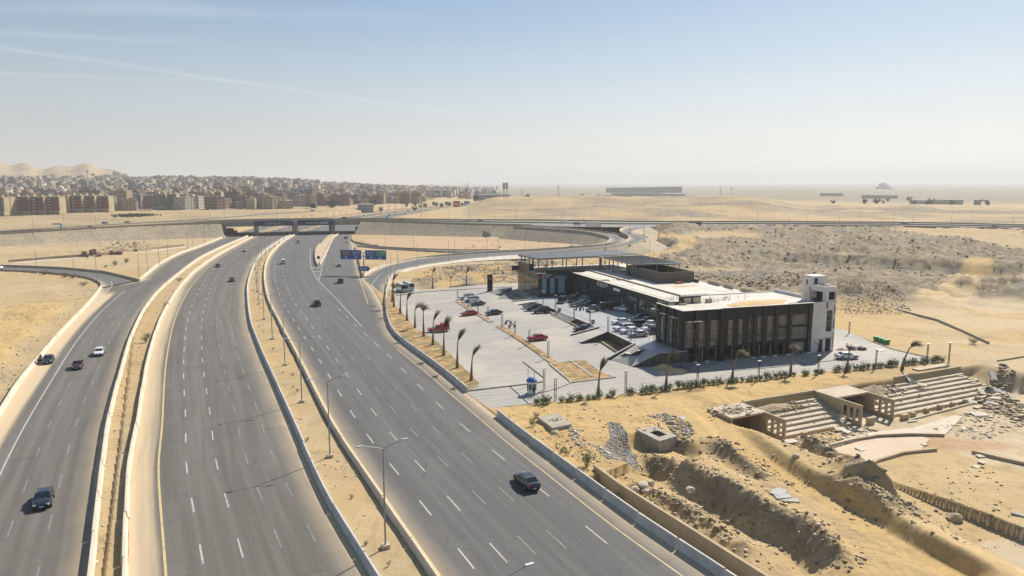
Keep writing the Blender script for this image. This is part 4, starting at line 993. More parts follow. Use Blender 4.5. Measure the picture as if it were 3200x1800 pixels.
p_ = [(-2.1, 2.3), (1.5, 2.3), (2.3, 3.2), (1.5, 4.1), (-2.1, 4.1)]
b_ = MB().hexa([(x, -.12, z) for x, z in p_], [(x, -.06, z) for x, z in p_]).build('board', blue, sg)
t_ = MB()
for z_ in (3.3, 2.7):
 for i in range(5): t_.box((-1.5 + i * .55, -.14, z_), (.38, .02, .22 + .1 * (i % 2)))
t_.build('lettering', white_s, b_)
isl = empty('keep_sign', at(996, 823, .2), 0, 'round blue keep sign at the tip of the traffic island', 'road sign')
MB().tube((0, 0, 0), (0, 0, 2.4), .05).build('post', steel, isl)
MB().tube((0, -.06, 2.6), (0, -.02, 2.6), .75, .75, 14).build('disc', blue, isl)
# clutter at the foot of the gore: two reflective posts and slim flag poles
for i, (x_, y_) in enumerate(((1116, 838), (1119, 845), (1122, 852), (1125, 858))):
 t = empty('flag_pole', at(x_, y_), 0, 'slim bare flag pole in the row behind the gore barrier', 'flag pole', 'flag poles behind the gore barrier')
 MB().tube((0, 0, -.1), (0, 0, 9.2), .06, .04).build('pole', steel, t); MB().box((0, 0, .1), (.5, .5, .4)).build('base_block', foot_c, t)
# hoardings along the distant highway
def hoarding(xp, yp, zb, wd, h, lift, m, label, group=None, cat_='billboard', legs=2):
 p = at(xp, yp, zb); t = empty('billboard', p, 0, label, cat_, group)
 for k in range(legs):
  x = (-.5 + k) * wd * .6 if legs > 1 else 0
  MB().tube((x, 0, -.6), (x, 0, lift + h * .5), .22, .2).build('post', steel, t)
 b_ = MB().box((0, -.3, lift + h / 2), (wd, .4, h)).build('board', m, t)
 MB().box((0, -.52, lift + h * .5), (wd * .5, .03, h * .16)).build('lettering', white_s, b_)
 return t
red_b = mat('hoarding_red', (.42, .035, .06), .6, vary=.1, scale=.2); cyan_b = mat('hoarding_blue', (.07, .28, .48), .6, vary=.3, scale=.15); dark_b = mat('hoarding_dark', (.06, .065, .08), .6, vary=.3, scale=.3)
hoarding(1427, 651, 0, 9.5, 9.5, .8, red_b, 'large square red billboard beside the distant highway')
hoarding(1459, 650, 0, 8, 9, .8, cyan_b, 'large blue billboard just right of the red one')
hoarding(1444, 652, 1, 4, 7, .6, dark_b, 'dark narrow billboard between the red and the blue ones')
for x_, y_, w_, h_ in ((1271, 652, 4, 7), (1297, 650, 4, 7), (1329, 655, 5, 7), (1355, 648, 4, 7), (1363, 651, 5, 7), (1380, 655, 5, 7), (1396, 648, 5, 7), (1406, 650, 4, 7)):
 hoarding(x_, y_, 0, w_, h_ * .72, 3.2, dark_b, 'small dark portrait hoarding on a post along the distant highway', 'hoardings along the distant highway', legs=1)
hoarding(1446, 622, 4, 13, 12, 3, mat('hoarding_pink', (.40, .12, .14), .6, vary=.3, scale=.1), 'faded red billboard in the haze behind the big red one'); hoarding(1458, 620, 4, 5, 17, 2, dark_b, 'tall dark sign board in the haze right of the faded red billboard')
# portal gantry over the pale road at far left
tealm = mat('gantry_teal', (.10, .26, .38), .5); t = empty('road_gantry', at(184, 716, 4.6), R(12), 'light blue half portal gantry over the road left of the embankment', 'gantry')
MB().box((1.6, 0, 1.4), (.9, .9, 3.8)).build('leg', tealm, t); MB().box((-.9, 0, 3.5), (5.6, .9, .75)).build('beam', tealm, t)
# showroom building (local axes: x along the street facade, y into the depth)
clad = NT('dark_cladding'); oc = clad.obj()
q_ = clad.noise(oc, .5, 4, .6); q2 = clad.noise(clad.mapping(oc, (3, 3, .25)), 1.0, 4, .6)
clad.put(clad.mix(clad.ramp(q2, .35, .7), clad.mix(q_, (.016, .0145, .0135), (.024, .0215, .020)), (.030, .027, .025)), clad.b.inputs['Base Color']); clad.b.inputs['Roughness'].default_value = .5; clad.b.inputs['Specular IOR Level'].default_value = .25
clad = clad.m
clad_k = mat('black_cladding', (.014, .014, .016), .3, vary=.3, scale=.6)
brown_p = mat('bronze_cladding', (.115, .085, .055), .5, vary=.2, scale=.5)
glass = mat('showroom_glass', (.035, .042, .045), .06, 0, vary=.4, scale=.35, spec=.8)
glass_b = mat('blue_film_glass', (.20, .33, .38), .25, 0, vary=.12, scale=.3, spec=.6)
glass_w = mat('amber_glass', (.16, .13, .085), .10, 0, vary=.4, scale=.4, spec=.8)
pane_m = mat('window_glass', (.11, .108, .098), .10, 0, vary=.45, scale=.5, spec=.8)
alu = mat('aluminium_frame', (.40, .40, .38), .45, .4)
white_r = mat('white_render', (.66, .62, .58), .85, vary=.07, scale=.5, bump=.1)
roof_c = mat('roof_screed', (.50, .46, .39), .92, vary=.22, scale=.22, bump=.3, bscale=1.5, tint=(.66, .62, .545))
beige = mat('beige_panel', (.52, .42, .29), .8, vary=.12, scale=.6)
block = NT('block_wall'); oc = block.obj()
bt = block.n('ShaderNodeTexBrick'); bt.inputs['Scale'].default_value = 1; bt.inputs['Brick Width'].default_value = .5; bt.inputs['Row Height'].default_value = .25; bt.inputs['Mortar Size'].default_value = .02
bt.inputs['Color1'].default_value = (.10, .082, .062, 1); bt.inputs['Color2'].default_value = (.135, .11, .085, 1); bt.inputs['Mortar'].default_value = (.16, .14, .11, 1)
sp_ = block.n('ShaderNodeSeparateXYZ'); block.t.links.new(oc, sp_.inputs[0]); cm_ = block.n('ShaderNodeCombineXYZ'); block.put(block.math('ADD', sp_.outputs[0], sp_.outputs[1]), cm_.inputs[0]); block.put(sp_.outputs[2], cm_.inputs[1])
block.t.links.new(cm_.outputs[0], bt.inputs['Vector']); block.put(bt.outputs[0], block.b.inputs['Base Color']); block.b.inputs['Roughness'].default_value = .9; block = block.m
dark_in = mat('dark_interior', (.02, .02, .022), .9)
rust = mat('rusty_steel', (.16, .07, .045), .9, vary=.4, scale=2)
B = empty('showroom_building', BA, BANG, 'long black car showroom building with a flat pale roof and white end wall', 'building')
def lb(u0, u1, v0, v1, z0, z1, mb=None): return (mb or MB()).box2((u0, v0, z0), (u1, v1, z1))
def part(nm, m, *args, parent=None): return lb(*args).build(nm, m, parent or B)
RZ = 10.45
# right wing body: floors, back, roof
part('floor_slab', con, 0, 35.4, .6, 10.3, 2.62, 3.0)
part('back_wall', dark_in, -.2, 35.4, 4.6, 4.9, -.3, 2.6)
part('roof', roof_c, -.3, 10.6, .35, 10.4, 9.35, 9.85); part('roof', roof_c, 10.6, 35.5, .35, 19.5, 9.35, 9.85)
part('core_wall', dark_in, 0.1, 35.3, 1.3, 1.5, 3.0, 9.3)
def wall_strip(nm, m, plane, a0, a1, z0, z1, o0=0.0, o1=.35, parent=None):
 """wall block on the street side (plane S) or on the car park side (plane W)"""
 if plane == 'S': return part(nm, m, a0, a1, o0, o1, z0, z1, parent=parent)
 return part(nm, m, -.6 + o0, -.6 + o1, a0, a1, z0, z1, parent=parent)
def window(plane, a0, a1, z0, z1, nu=1, nz=1, pm=None, fm=None, dep=.25, base=None, parent=None, name='window'):
 f = MB(); t = .09; bw = base if base is not None else (-.6 if plane == 'W' else 0.0)
 def bx(x0, x1, y0, y1, o0, o1, mb):
  if plane == 'S': mb.box2((x0, bw + o0, y0), (x1, bw + o1, y1))
  else: mb.box2((bw + o0, x0, y0), (bw + o1, x1, y1))
 bx(a0, a1, z0, z0 + t, dep - .06, dep + .05, f); bx(a0, a1, z1 - t, z1, dep - .06, dep + .05, f); bx(a0, a0 + t, z0 + t, z1 - t, dep - .06, dep + .05, f); bx(a1 - t, a1, z0 + t, z1 - t, dep - .06, dep + .05, f)
 for i in range(1, nu): x = a0 + (a1 - a0) * i / nu; bx(x - .03, x + .03, z0 + t, z1 - t, dep - .05, dep + .04, f)
 for i in range(1, nz): y = z0 + (z1 - z0) * i / nz; bx(a0 + t, a1 - t, y - .03, y + .03, dep - .045, dep + .035, f)
 w_ = f.build(name, fm or alu, parent or B)
 for i in range(nu):
  for k in range(nz):
   g_ = MB(); bx(a0 + (a1 - a0) * i / nu + .04, a0 + (a1 - a0) * (i + 1) / nu - .04, z0 + (z1 - z0) * k / nz + .04, z0 + (z1 - z0) * (k + 1) / nz - .04, dep - .01, dep + .012, g_)
   g_.build('pane', pm or pane_m, w_)
 return w_
WIN = [(0.25, 1.95, 3.2, 8.25, 1, 3), (3.1, 4.75, 3.2, 8.25, 1, 3), (5.75, 7.7, 3.2, 8.25, 1, 3), (9.8, 11.0, 3.0, 8.1, 1, 4), (12.2, 13.3, 3.0, 8.1, 1, 4), (14.6, 15.7, 3.4, 8.3, 1, 3), (16.6, 18.0, 3.4, 8.35, 1, 3), (18.95, 20.8, 3.4, 8.35, 1, 3)]
edges = [-.6] + [x for w_ in WIN for x in w_[:2]] + [21.7]
for i in range(0, len(edges), 2): wall_strip('wall_panel', clad, 'S', edges[i], edges[i + 1], 3.0, 8.4)
for a0, a1, z0, z1, nu, nz in WIN:
 window('S', a0, a1, z0, z1, nu, nz)
 if z0 > 3.0: wall_strip('sill_panel', clad, 'S', a0, a1, 3.0, z0, .02, .33)
 if z1 < 8.4: wall_strip('head_panel', clad, 'S', a0, a1, z1, 8.4, .02, .33)
# two storeys of wide windows at the right
for a0, a1, n in ((21.7, 24.0, 2), (25.0, 28.9, 3)):
 for z0, z1 in ((3.35, 5.65), (6.3, 8.5)): window('S', a0, a1, z0, z1, n, 1)
 wall_strip('sill_panel', clad, 'S', a0, a1, 3.0, 3.35); wall_strip('floor_band', clad, 'S', a0, a1, 5.65, 6.3)
 wall_strip('head_panel', clad, 'S', a0, a1, 8.5, 8.6, .02, .33)
wall_strip('wall_panel', clad, 'S', 24.0, 25.0, 3.0, 8.6); wall_strip('wall_panel', clad, 'S', 28.9, 30.0, 3.0, 8.6)
for a0, a1 in ((-.6, 2.3), (2.3, 4.95), (4.95, 8.6)): wall_strip('fascia_panel', clad, 'S', a0 + .02, a1 - .02, 8.4, RZ)
for a0, a1 in ((8.6, 15.7), (15.7, 18.1), (18.1, 20.9), (20.9, 24.3), (24.3, 29.2), (29.2, 30.0)): wall_strip('fascia_panel', clad, 'S', a0 + .02, a1 - .02, 8.4, RZ + .12, -.12, .35)
wall_strip('parapet_cap', roof_c, 'S', -.65, 8.6, RZ, RZ + .08, -.04, .5); wall_strip('parapet_cap', roof_c, 'S', 8.6, 35.8, RZ + .12, RZ + .2, -.16, .5)
for u in (2.35, 4.95, 15.75, 18.1, 20.95, 24.3, 29.15):
 wall_strip('pilaster', clad_k, 'S', u - .22, u + .22, .35, RZ + .1, -.35, 0)
 wall_strip('plinth_block', white_r, 'S', u - .38, u + .38, -.3, .35, -.5, .1)
for i in range(6): wall_strip('stepped_rib', clad_k, 'S', 7.75 + i * .17, 7.86 + i * .17, -.2, RZ + .1, -.45 + .02 * i, 0)
for a0, a1, fl in ((.1, 2.1, 0), (3.5, 4.7, 0), (5.8, 7.6, 0), (9.4, 11.2, 0), (12.0, 14.2, 0), (14.6, 15.4, 0), (16.7, 17.9, 0), (18.9, 20.7, 0), (22.0, 23.9, 0)): pass
OP = [(.1, 2.05), (2.7, 4.6), (5.4, 7.6), (9.4, 11.4), (12.0, 14.0), (14.5, 15.45), (16.5, 17.85), (18.7, 20.6), (21.8, 23.9), (25.4, 28.6)]
ed = [-.6] + [x for o_ in OP for x in o_] + [30.0]
for i in range(0, len(ed), 2): wall_strip('ground_pier', clad, 'S', ed[i], ed[i + 1], -.3, 2.6, .03, .5)
wall_strip('lintel', clad, 'S', -.6, 30.0, 2.55, 3.0, .01, .6)
for a0, a1 in OP[1:-1]: wall_strip('column', beige, 'S', a1 - .16, a1, -.2, 2.55, .55, .75)
part('infill_panel', mat('bare_blockwork', (.26, .235, .20), .9, vary=.25, scale=.6), 25.4, 28.6, .3, .45, -.2, 2.55)
# street side of the white stair block
wall_strip('white_wall', white_r, 'S', 30.0, 33.55, 2.95, RZ + .1); wall_strip('white_wall', white_r, 'S', 35.1, 35.8, -.3, RZ + .1)
wall_strip('white_wall', white_r, 'S', 33.55, 35.1, 8.85, RZ + .1, .0, .35); wall_strip('white_wall', white_r, 'S', 33.55, 35.1, 2.95, 4.25, .0, .35)
window('S', 33.55, 35.1, 4.25, 8.85, 1, 4, glass)
wall_strip('white_wall', white_r, 'S', 30.0, 32.0, -.3, 2.95); wall_strip('white_wall', white_r, 'S', 33.0, 33.6, -.3, 2.95); wall_strip('white_wall', white_r, 'S', 35.0, 35.1, -.3, 2.95, .02, .33)
wall_strip('door_lintel', white_r, 'S', 32.0, 33.0, 2.55, 2.95, .02, .33); wall_strip('door_lintel', white_r, 'S', 33.6, 35.0, 2.75, 2.95, .02, .33)
for a0, a1, z1 in ((32.0, 33.0, 2.55), (33.6, 35.0, 2.75)):
 d_ = wall_strip('door', dark_in, 'S', a0, a1, -.1, z1, .2, .3); part('render_patch', mat('raw_render', (.34, .29, .25), .95, vary=.2, scale=2), a0 - .25, a1 + .2, -.012, 0, z1, z1 + .35, parent=d_)
for z0, z1 in ((8.0, 9.75), (5.0, 6.9)): part('slit_window', glass, 35.35, 35.62, -.015, .1, z0, z1)
for i in range(5): part('notch', dark_in, 35.42, 35.62, -.012, .08, 1.0 + i * .62, 1.35 + i * .62)
part('side_wall', white_r, 35.45, 35.8, .35, 19.5, -.3, RZ + .1); part('rear_wall', white_r, 10.6, 35.8, 19.5, 19.8, -.3, RZ - .4); part('end_wall', clad, 10.25, 10.6, 10.72, 19.8, -.3, 9.9)
part('stain', mat('rust_stain', (.16, .085, .06), .95, vary=.3, scale=3), 33.35, 33.8, -.014, 0, 9.2, 10.5)
# car park side of the right wing
for v0, v1 in ((.35, 1.35), (2.1, 4.1), (5.2, 7.3), (8.7, 10.4)): wall_strip('wall_panel', clad, 'W', v0, v1, 2.6, 8.15)
for v0, v1 in ((1.35, 2.1), (4.1, 5.2), (7.3, 8.7)):
 window('W', v0, v1, 3.2, 8.1, 1, 5, glass_b); wall_strip('sill_panel', clad, 'W', v0, v1, 2.6, 3.2, .02, .33)
for v0, v1 in ((.0, 3.3), (3.3, 6.4), (6.4, 10.4)): wall_strip('fascia_panel', clad, 'W', v0 + .02, v1 - .02, 8.15, RZ)
for v in (3.3, 6.4, 9.4): wall_strip('pilaster', clad_k, 'W', v - .2, v + .2, 2.4, RZ + .05, -.3, 0)
wall_strip('base_wall', clad, 'W', 0.0, 10.4, -.3, 2.6, .0, .35); wall_strip('parapet_cap', roof_c, 'W', .3, 10.5, RZ, RZ + .08, -.04, .4)
# broken parapet with beige inner panels at the back of the right wing roof
for u0, u1, v, z1 in ((-.2, 1.4, 10.1, 10.35), (1.9, 3.6, 10.1, 10.4), (4.2, 6.0, 9.4, 10.4), (6.3, 8.0, 11.0, 11.2), (8.5, 10.3, 11.0, 11.2), (11.2, 12.9, 10.6, 10.9)):
 w_ = part('parapet_panel', beige, u0, u1, v, v + .2, 9.85, z1 - .15)
for u0, u1, v, z1 in ((-.5, 6.1, 10.32, 10.5), (6.1, 10.5, 11.22, 11.35)): part('parapet', clad_k, u0, u1, v, v + .3, 9.85, z1)
for u0, v in ((1.45, 10.0), (3.65, 10.0), (8.05, 10.9)): part('parapet_stub', clad_k, u0, u0 + .45, v, v + .3, 9.85, 10.45)
part('roof', roof_c, 10.6, 36.5, 19.8, 84, 7.75, 8.1); part('roof', roof_c, 10.6, 36.5, 84, 101, 7.7, 8.05)
part('roof', roof_c, -.3, 10.6, 82.4, 101.2, 7.7, 8.06)
part('fascia', clad, 10.35, 10.7, 10.4, 82, 6.45, 8.08); part('parapet_cap', roof_c, 10.3, 10.9, 19.6, 82, 8.1, 8.17)
part('roof_edge_strip', mat('roof_edge_concrete', (.44, .40, .33), .9, vary=.3, scale=.5), 10.9, 12.3, 19.9, 82, 8.1, 8.14)
part('roof_kerb', mat('rough_concrete', (.20, .165, .13), .95, vary=.4, scale=1.2, bump=.5), 16.8, 17.3, 19.9, 84, 8.1, 8.38)
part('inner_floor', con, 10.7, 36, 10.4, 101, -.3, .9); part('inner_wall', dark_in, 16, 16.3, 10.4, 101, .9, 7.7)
part('rear_wall', white_r, 36.2, 36.5, 19.8, 101, -.3, 8.0)
v = 82.0; i = 0
while v > 11.5:
 wd = 1.9 if (i % 6) else .9
 v0 = v - wd; zt = 1.05 + .027 * (80 - (v + v0) / 2)
 if i % 6 == 0: part('pier', clad_k, 10.45, 10.75, v0, v, zt - .4, 6.45)
 else:
  window('W', v0 + .03, v - .03, zt - .3, 6.43, 1, 2, glass, clad_k, .1, 10.6, name='glazing')
 v = v0; i += 1
part('return_wall', clad, -.3, 10.6, 10.42, 10.7, -.3, 8.4)
# corner showroom at the far end
part('fascia', clad_k, -.6, 9.0, 82.0, 82.4, 6.75, 8.1); part('parapet', clad_k, 2.2, 9.0, 82.6, 83.0, 8.1, 9.15); part('parapet', clad_k, 9.0, 14.7, 82.2, 82.6, 7.9, 9.35); part('wall_panel', clad_k, 9.0, 10.6, 82.0, 82.4, 1.0, 7.9)
part('parapet', brown_p, -.55, 2.2, 84.0, 84.3, 8.1, 9.1); part('parapet', brown_p, -.6, -.25, 90.5, 101.5, 6.2, 10.1); part('parapet_return', clad_k, -.6, .6, 90.2, 90.5, 7.9, 10.2); part('fascia', brown_p, -.6, -.25, 82.4, 90.2, 6.3, 8.1); part('parapet_cap', alu, -.7, .1, 82.0, 90.2, 8.1, 8.22); part('parapet_cap', alu, -.7, -.2, 90.2, 101.6, 10.1, 10.2)
part('cornice', alu, -.85, 9.0, 81.85, 82.0, 6.62, 6.75); part('cornice', alu, -.85, -.6, 82.0, 101.5, 6.15, 6.3)
for a0, a1 in ((.55, 2.15), (3.1, 4.8), (5.8, 8.1)): window('S', a0, a1, 1.85, 6.6, 1, 3, glass_b, clad_k, .05, 82.0, name='display_window')
for a0, a1 in ((-.05, .55), (2.15, 3.1), (4.8, 5.8), (8.1, 9.0)): part('pier', clad_k, a0, a1, 81.95, 82.35, .9, 6.62)
part('plinth', clad_k, -.5, 9.0, 81.9, 82.3, .6, 1.85)
v = 101.4
for i in range(9):
 v0 = v - 2.1; window('W', max(v0 + .05, 82.4), v - .05, 1.0, 6.15, 1, 2, glass_w, clad_k, .1, -.6, name='glazing'); v = v0
part('corner_glazing', glass, -.55, -.08, 82.03, 82.3, 1.0, 6.6)
part('sign_box', mat('sign_box_dark', (.05, .03, .035), .5), -2.6, -.6, 101.4, 101.7, 7.0, 8.6)
MB().poly([((-.64, 97.2, 6.8), .12), ((-.64, 96.6, 8.3), .1)], 5).build('streak', mat('logo_red', (.5, .02, .03), .4), B)
# lettering on the fascias
FS = Matrix(((1, 0, 0, 0), (0, 0, -1, 0), (0, 1, 0, 0), (0, 0, 0, 1)))
FW = Matrix(((0, 0, -1, 0), (-1, 0, 0, 0), (0, 1, 0, 0), (0, 0, 0, 1)))
red_l = mat('logo_red', (.5, .02, .03), .4)
lg = MB()
for (dx, dz) in ((0, .62), (-.42, 0), (.42, 0)):
 x, z = -.12 + dx * .9, 7.25 + dz * .8
 w_ = .42 if dz else .42
 pts = [(x, z + .42), (x + .24, z), (x, z - .42), (x - .24, z)] if dz else ([(x + .4, z - .02), (x + .1, z - .4), (x - .42, z - .42), (x - .1, z)] if dx < 0 else [(x - .4, z - .02), (x - .1, z - .4), (x + .42, z - .42), (x + .1, z)])
 lg.hexa([(a, 81.93, b) for a, b in pts], [(a, 81.985, b) for a, b in pts])
lg.build('emblem', red_l, B)
def sign(txt, size, x, y, z, face, m=white_s, sp=1.05, sq=1.0): return text_mesh(txt, size, m, 'lettering', B, Matrix.Translation((x, y, z)) @ face, .03, 'LEFT', sp, sq)
sign('MITSUBISHI', .62, .55, 81.95, 7.42, FS); sign('MOTORS', .56, .55, 81.95, 6.9, FS); sign('MITSUBISHI MOTORS', .44, 4.6, 81.95, 6.95, FS, sq=.82)
sign('K', 2.1, 10.3, 63.6, 6.55, FW, sp=1); sign('KASAS AUTO', 1.15, 10.3, 62.0, 7.0, FW, sq=.78); sign('SHOWROOM', .55, 10.3, 61.9, 6.5, FW)
lb(10.2, 10.34, 49.2, 53.0, 6.75, 7.45).build('light_sign', mat('lit_sign_white', (.72, .74, .86), .5), B)
sign('FAISAL', 1.35, 10.3, 29.2, 7.15, FW, mat('letter_gold', (.62, .55, .40), .5)); sign('AUTOMOTIVE', .5, 10.3, 28.2, 6.6, FW, mat('letter_gold', (.62, .55, .40), .5))
for v_, z_ in ((30, 4.5),): lb(10.25, 10.4, v_ + 6, v_ + 6.6, z_, z_ + .25).build('wall_light', white_s, B)
# lived-in roof: stair tower, blockwork room
tw = empty('stair_tower', uv(0, 0, 0), BANG, 'cream rendered stair tower on the roof above the white end wall', 'tower')
def tpart(nm, m, *a): return lb(*a).build(nm, m, tw)
tpart('tower_wall', white_r, 33.4, 33.75, 4.6, 7.8, 9.85, 15.2); tpart('tower_wall', white_r, 33.75, 37.2, 4.6, 4.95, 13.4, 15.3); tpart('tower_wall', white_r, 36.9, 37.25, 4.95, 7.8, 9.85, 15.2); tpart('tower_wall', white_r, 33.75, 36.9, 7.5, 7.8, 9.85, 15.2); tpart('tower_roof', white_r, 33.5, 37.15, 4.7, 7.75, 15.2, 15.4)
tpart('window', glass, 33.37, 33.41, 6.0, 6.5, 13.4, 14.5); tpart('door', dark_in, 33.9, 34.7, 4.57, 4.62, 13.0, 15.0); tpart('door', alu, 33.37, 33.41, 5.9, 6.9, 9.9, 11.9)
tpart('block_wall', white_r, 33.1, 33.4, 0.02, 1.0, 10.6, 13.75); tpart('block_wall', white_r, 33.1, 33.4, 4.2, 4.6, 10.6, 13.75); tpart('block_wall', white_r, 33.1, 33.4, 1.0, 4.2, 12.55, 13.75)
tpart('block_wall', white_r, 33.4, 33.85, 0.02, .32, 10.6, 13.75); tpart('block_wall', white_r, 35.6, 35.85, .02, 4.6, 10.6, 13.75); tpart('block_wall', white_r, 33.85, 35.6, .02, .3, 12.7, 13.75); tpart('block_wall', white_r, 33.85, 35.6, .02, .3, 10.6, 11.0)
tpart('deck', roof_c, 33.4, 35.6, .32, 4.6, 12.6, 12.85); tpart('room', dark_in, 34.6, 35.5, .4, 4.5, 9.9, 12.55)
t_ = MB().tube((32.9, 4.4, 10), (33.0, 5.0, 13.2), .05).tube((32.9, 4.0, 10), (33.0, 4.6, 13.2), .05)
for i in range(9): t_.tube((32.91, 4.05 + i * .06, 10.3 + i * .32), (32.91, 4.42 + i * .06, 10.3 + i * .32), .03)
tag(t_.build('ladder', mat('dark_steel', (.05, .05, .05), .5, .3)), 'thin dark ladder leaning on the stair tower', 'ladder').matrix_world = tw.matrix_basis
rm = empty('blockwork_room', uv(0, 0, 0), BANG, 'roofless brown blockwork room standing on the flat roof', 'room')
for a in ((23.4, 23.7, 52, 71, 8.05, 11.1), (23.7, 34.2, 52, 52.3, 8.05, 11.0), (33.9, 34.2, 52.3, 71, 8.05, 11.0), (23.7, 33.9, 70.7, 71, 8.05, 11.1)): lb(*a).build('wall', block, rm)
lb(23.37, 23.41, 69.2, 70.3, 8.1, 10.1).build('door_opening', dark_in, rm); lb(34.2, 34.5, 50, 52, 8.05, 8.9).build('low_wall', block, rm)
# steel canopy over the far end of the roof
cs = mat('canopy_steel', (.20, .19, .175), .6, .3, vary=.2, scale=.5); csk = NT('canopy_sheet'); oc = csk.obj()
wv_ = csk.n('ShaderNodeTexWave'); wv_.inputs['Scale'].default_value = 1.1; csk.t.links.new(csk.mapping(oc, (1, .02, 1)), wv_.inputs['Vector'])
csk.put(csk.mix(wv_.outputs[0], (.065, .07, .078), (.105, .11, .12)), csk.b.inputs['Base Color']); csk.b.inputs['Roughness'].default_value = .45; csk.b.inputs['Metallic'].default_value = .2; csk.put(csk.bump(wv_.outputs[0], .5, .08), csk.b.inputs['Normal']); csk = csk.m
cp = empty('steel_canopy', uv(0, 0, 0), BANG, 'dark sheet metal canopy on bare steel columns over the far roof end', 'canopy')
def roofsheet(P, z):
 lo = [(a, b, z - .12 + s_) for a, b, s_ in P]; hi = [(a, b, z + .06 + s_) for a, b, s_ in P]
 MB().hexa(lo, hi).build('roof_sheet', csk, cp)
roofsheet([(-1.2, 99.5, 0), (.8, 86, 0), (21.3, 86, .25), (36, 88, .25), (36, 101.5, .25), (17, 101, .5)], 12.2)
roofsheet([(22.3, 86.2, .0), (22.6, 64, -.05), (36.3, 62.3, -.05), (36.6, 86.4, .0)], 12.05)
for i in range(12): lb(22.5, 36.4, 64.6 + i * 1.85, 64.72 + i * 1.85, 12.13, 12.3).build('purlin', cs, cp)
eb = MB(); eb.tube((-1.1, 99.3, 11.95), (.9, 86.1, 11.95), .14).tube((.9, 86.1, 11.95), (21.3, 86.1, 12.1), .14).tube((22.4, 86.0, 11.9), (22.7, 64.2, 11.85), .16).tube((22.7, 64.2, 11.85), (36.2, 62.5, 11.85), .12); eb.build('edge_beam', cs, cp)
def col(u, v, r=.14): lb(u - r, u + r, v - r, v + r, 8.05, 12.0).build('column', cs, cp)
for u, v in ((-.2, 99), (.1, 96.5), (.4, 93), (.7, 90), (1.0, 86.3), (5.5, 86.3), (10.2, 86.3), (15.6, 86.3), (4.0, 100), (9.0, 100), (14.5, 100), (19.5, 100)): col(u, v)
col(21.6, 85.9, .32)
for u, v in ((24.5, 85.6), (27.5, 85.6), (22.7, 79), (22.8, 66), (22.6, 64.2), (36.1, 63.2), (32.5, 63.4), (29, 63.6), (35.8, 86), (36, 100), (30, 100.5)): col(u, v, .12)
br = MB()
for (u0, v0, u1, v1) in ((-.2, 99, .4, 93), (.4, 93, 1.0, 86.3), (1.0, 86.3, 5.5, 86.3), (10.2, 86.3, 15.6, 86.3), (15.6, 86.3, 21.6, 86), (21.6, 85.9, 24.5, 85.6), (22.8, 66, 22.7, 70), (4, 100, 9, 100), (14.5, 100, 19.5, 100)):
 br.tube((u0, v0, 8.3), (u1, v1, 11.8), .05).tube((u0, v0, 11.8), (u1, v1, 8.3), .05).tube((u0, v0, 10), (u1, v1, 10), .035)
br.build('bracing', cs, cp)
for v0 in (66.0, 70.2): lb(22.65, 22.95, v0 - .15, v0 + .15, 8.05, 11.9).build('column', cs, cp)
wt = empty('water_tank_room', uv(47.2, 103, 0), BANG, 'small cream plant room with a white tank behind the canopy', 'hut')
MB().box((0, 0, 4.5), (4.6, 3.2, 9.6)).box((-1.6, -1.65, 9.0), (.8, .06, 1.5), 0, 1).build('wall', [white_r, dark_in], wt); MB().tube((0, .3, 9.3), (0, .3, 10.3), .75, .7, 12).build('tank', white_s, wt); MB().tube((1.2, .4, 9.3), (1.2, .4, 16), .05).build('mast', steel, wt)
def on_roof(name, mb, m, u, v, z, label, cat_, group=None, rz=0):
 o = mb.build(name, m); o.location = uv(u, v, z); o.rotation_euler = (0, 0, BANG + rz); return tag(o, label, cat_, group)
sand_m = mat('loose_sand', (.56, .40, .20), .95, vary=.15, scale=.8, bump=.5, bscale=3)
def heap_mesh(w_, d_, h_, m, seed, n=22, rough=.25, tag_=None):
 xs = np.linspace(-1, 1, n); Xh, Yh = np.meshgrid(xs, xs); r_ = np.hypot(Xh, Yh)
 nz = fbm(Xh * 3 + seed * 5.1, Yh * 3, 1.0, 4, seed); e = np.clip(1 - r_ + .25 * nz, 0, 1)
 Z = h_ * (e ** .8) * (1 + rough * fbm(Xh * 6, Yh * 6 + seed, 1.0, 3, seed + 3)) - .06
 i = np.arange(n * n).reshape(n, n); q = np.stack([i[:-1, :-1].ravel(), i[:-1, 1:].ravel(), i[1:, 1:].ravel(), i[1:, :-1].ravel()], 1)
 return np_mesh('heap', np.stack([Xh.ravel() * w_, Yh.ravel() * d_, Z.ravel()], 1), q, m)
def heap(loc, rz, w_, d_, h_, m, seed, label, cat_='heap', name='sand_heap', kind='thing'):
 o = link(name, heap_mesh(w_, d_, h_, m, seed)); o.location = loc; o.rotation_euler = (0, 0, rz); o['kind'] = 'stuff' if kind == 'stuff' else 'thing'; return tag(o, label, cat_)
heap(uv(21.5, 7, 9.82), BANG + .15, 9.0, 3.4, .65, sand_m, 3, 'long drift of golden sand spread over the roof near the stair tower')
heap(uv(14.5, 3.6, 9.84), BANG, 3.0, 1.6, .25, mat('brick_rubble', (.28, .17, .13), .95, vary=.4, scale=4, bump=.8), 4, 'flat patch of reddish rubble on the near roof corner', name='rubble_heap')
heap(uv(29.5, 3.4, 9.84), BANG, 3.2, 1.8, .5, mat('grey_rubble', (.20, .18, .165), .95, vary=.5, scale=3, bump=1), 5, 'heap of dark grey rubble at the foot of the stair tower', name='rubble_heap')
heap(uv(27, 45, 8.06), BANG, 5, 2.0, .3, sand_m, 6, 'thin patch of sand on the roof beside the blockwork room')
mbp = MB()
for i in range(7): mbp.box((0, i * .22 - .7, .1 + .06 * (i % 2)), (6.5, .18, .12), .02 * i)
on_roof('steel_sections', mbp, mat('galvanised', (.22, .235, .24), .5, .4), 21.5, 30.5, 8.06, 'stack of long grey steel sections lying on the open roof', 'steel stack', rz=-.12)
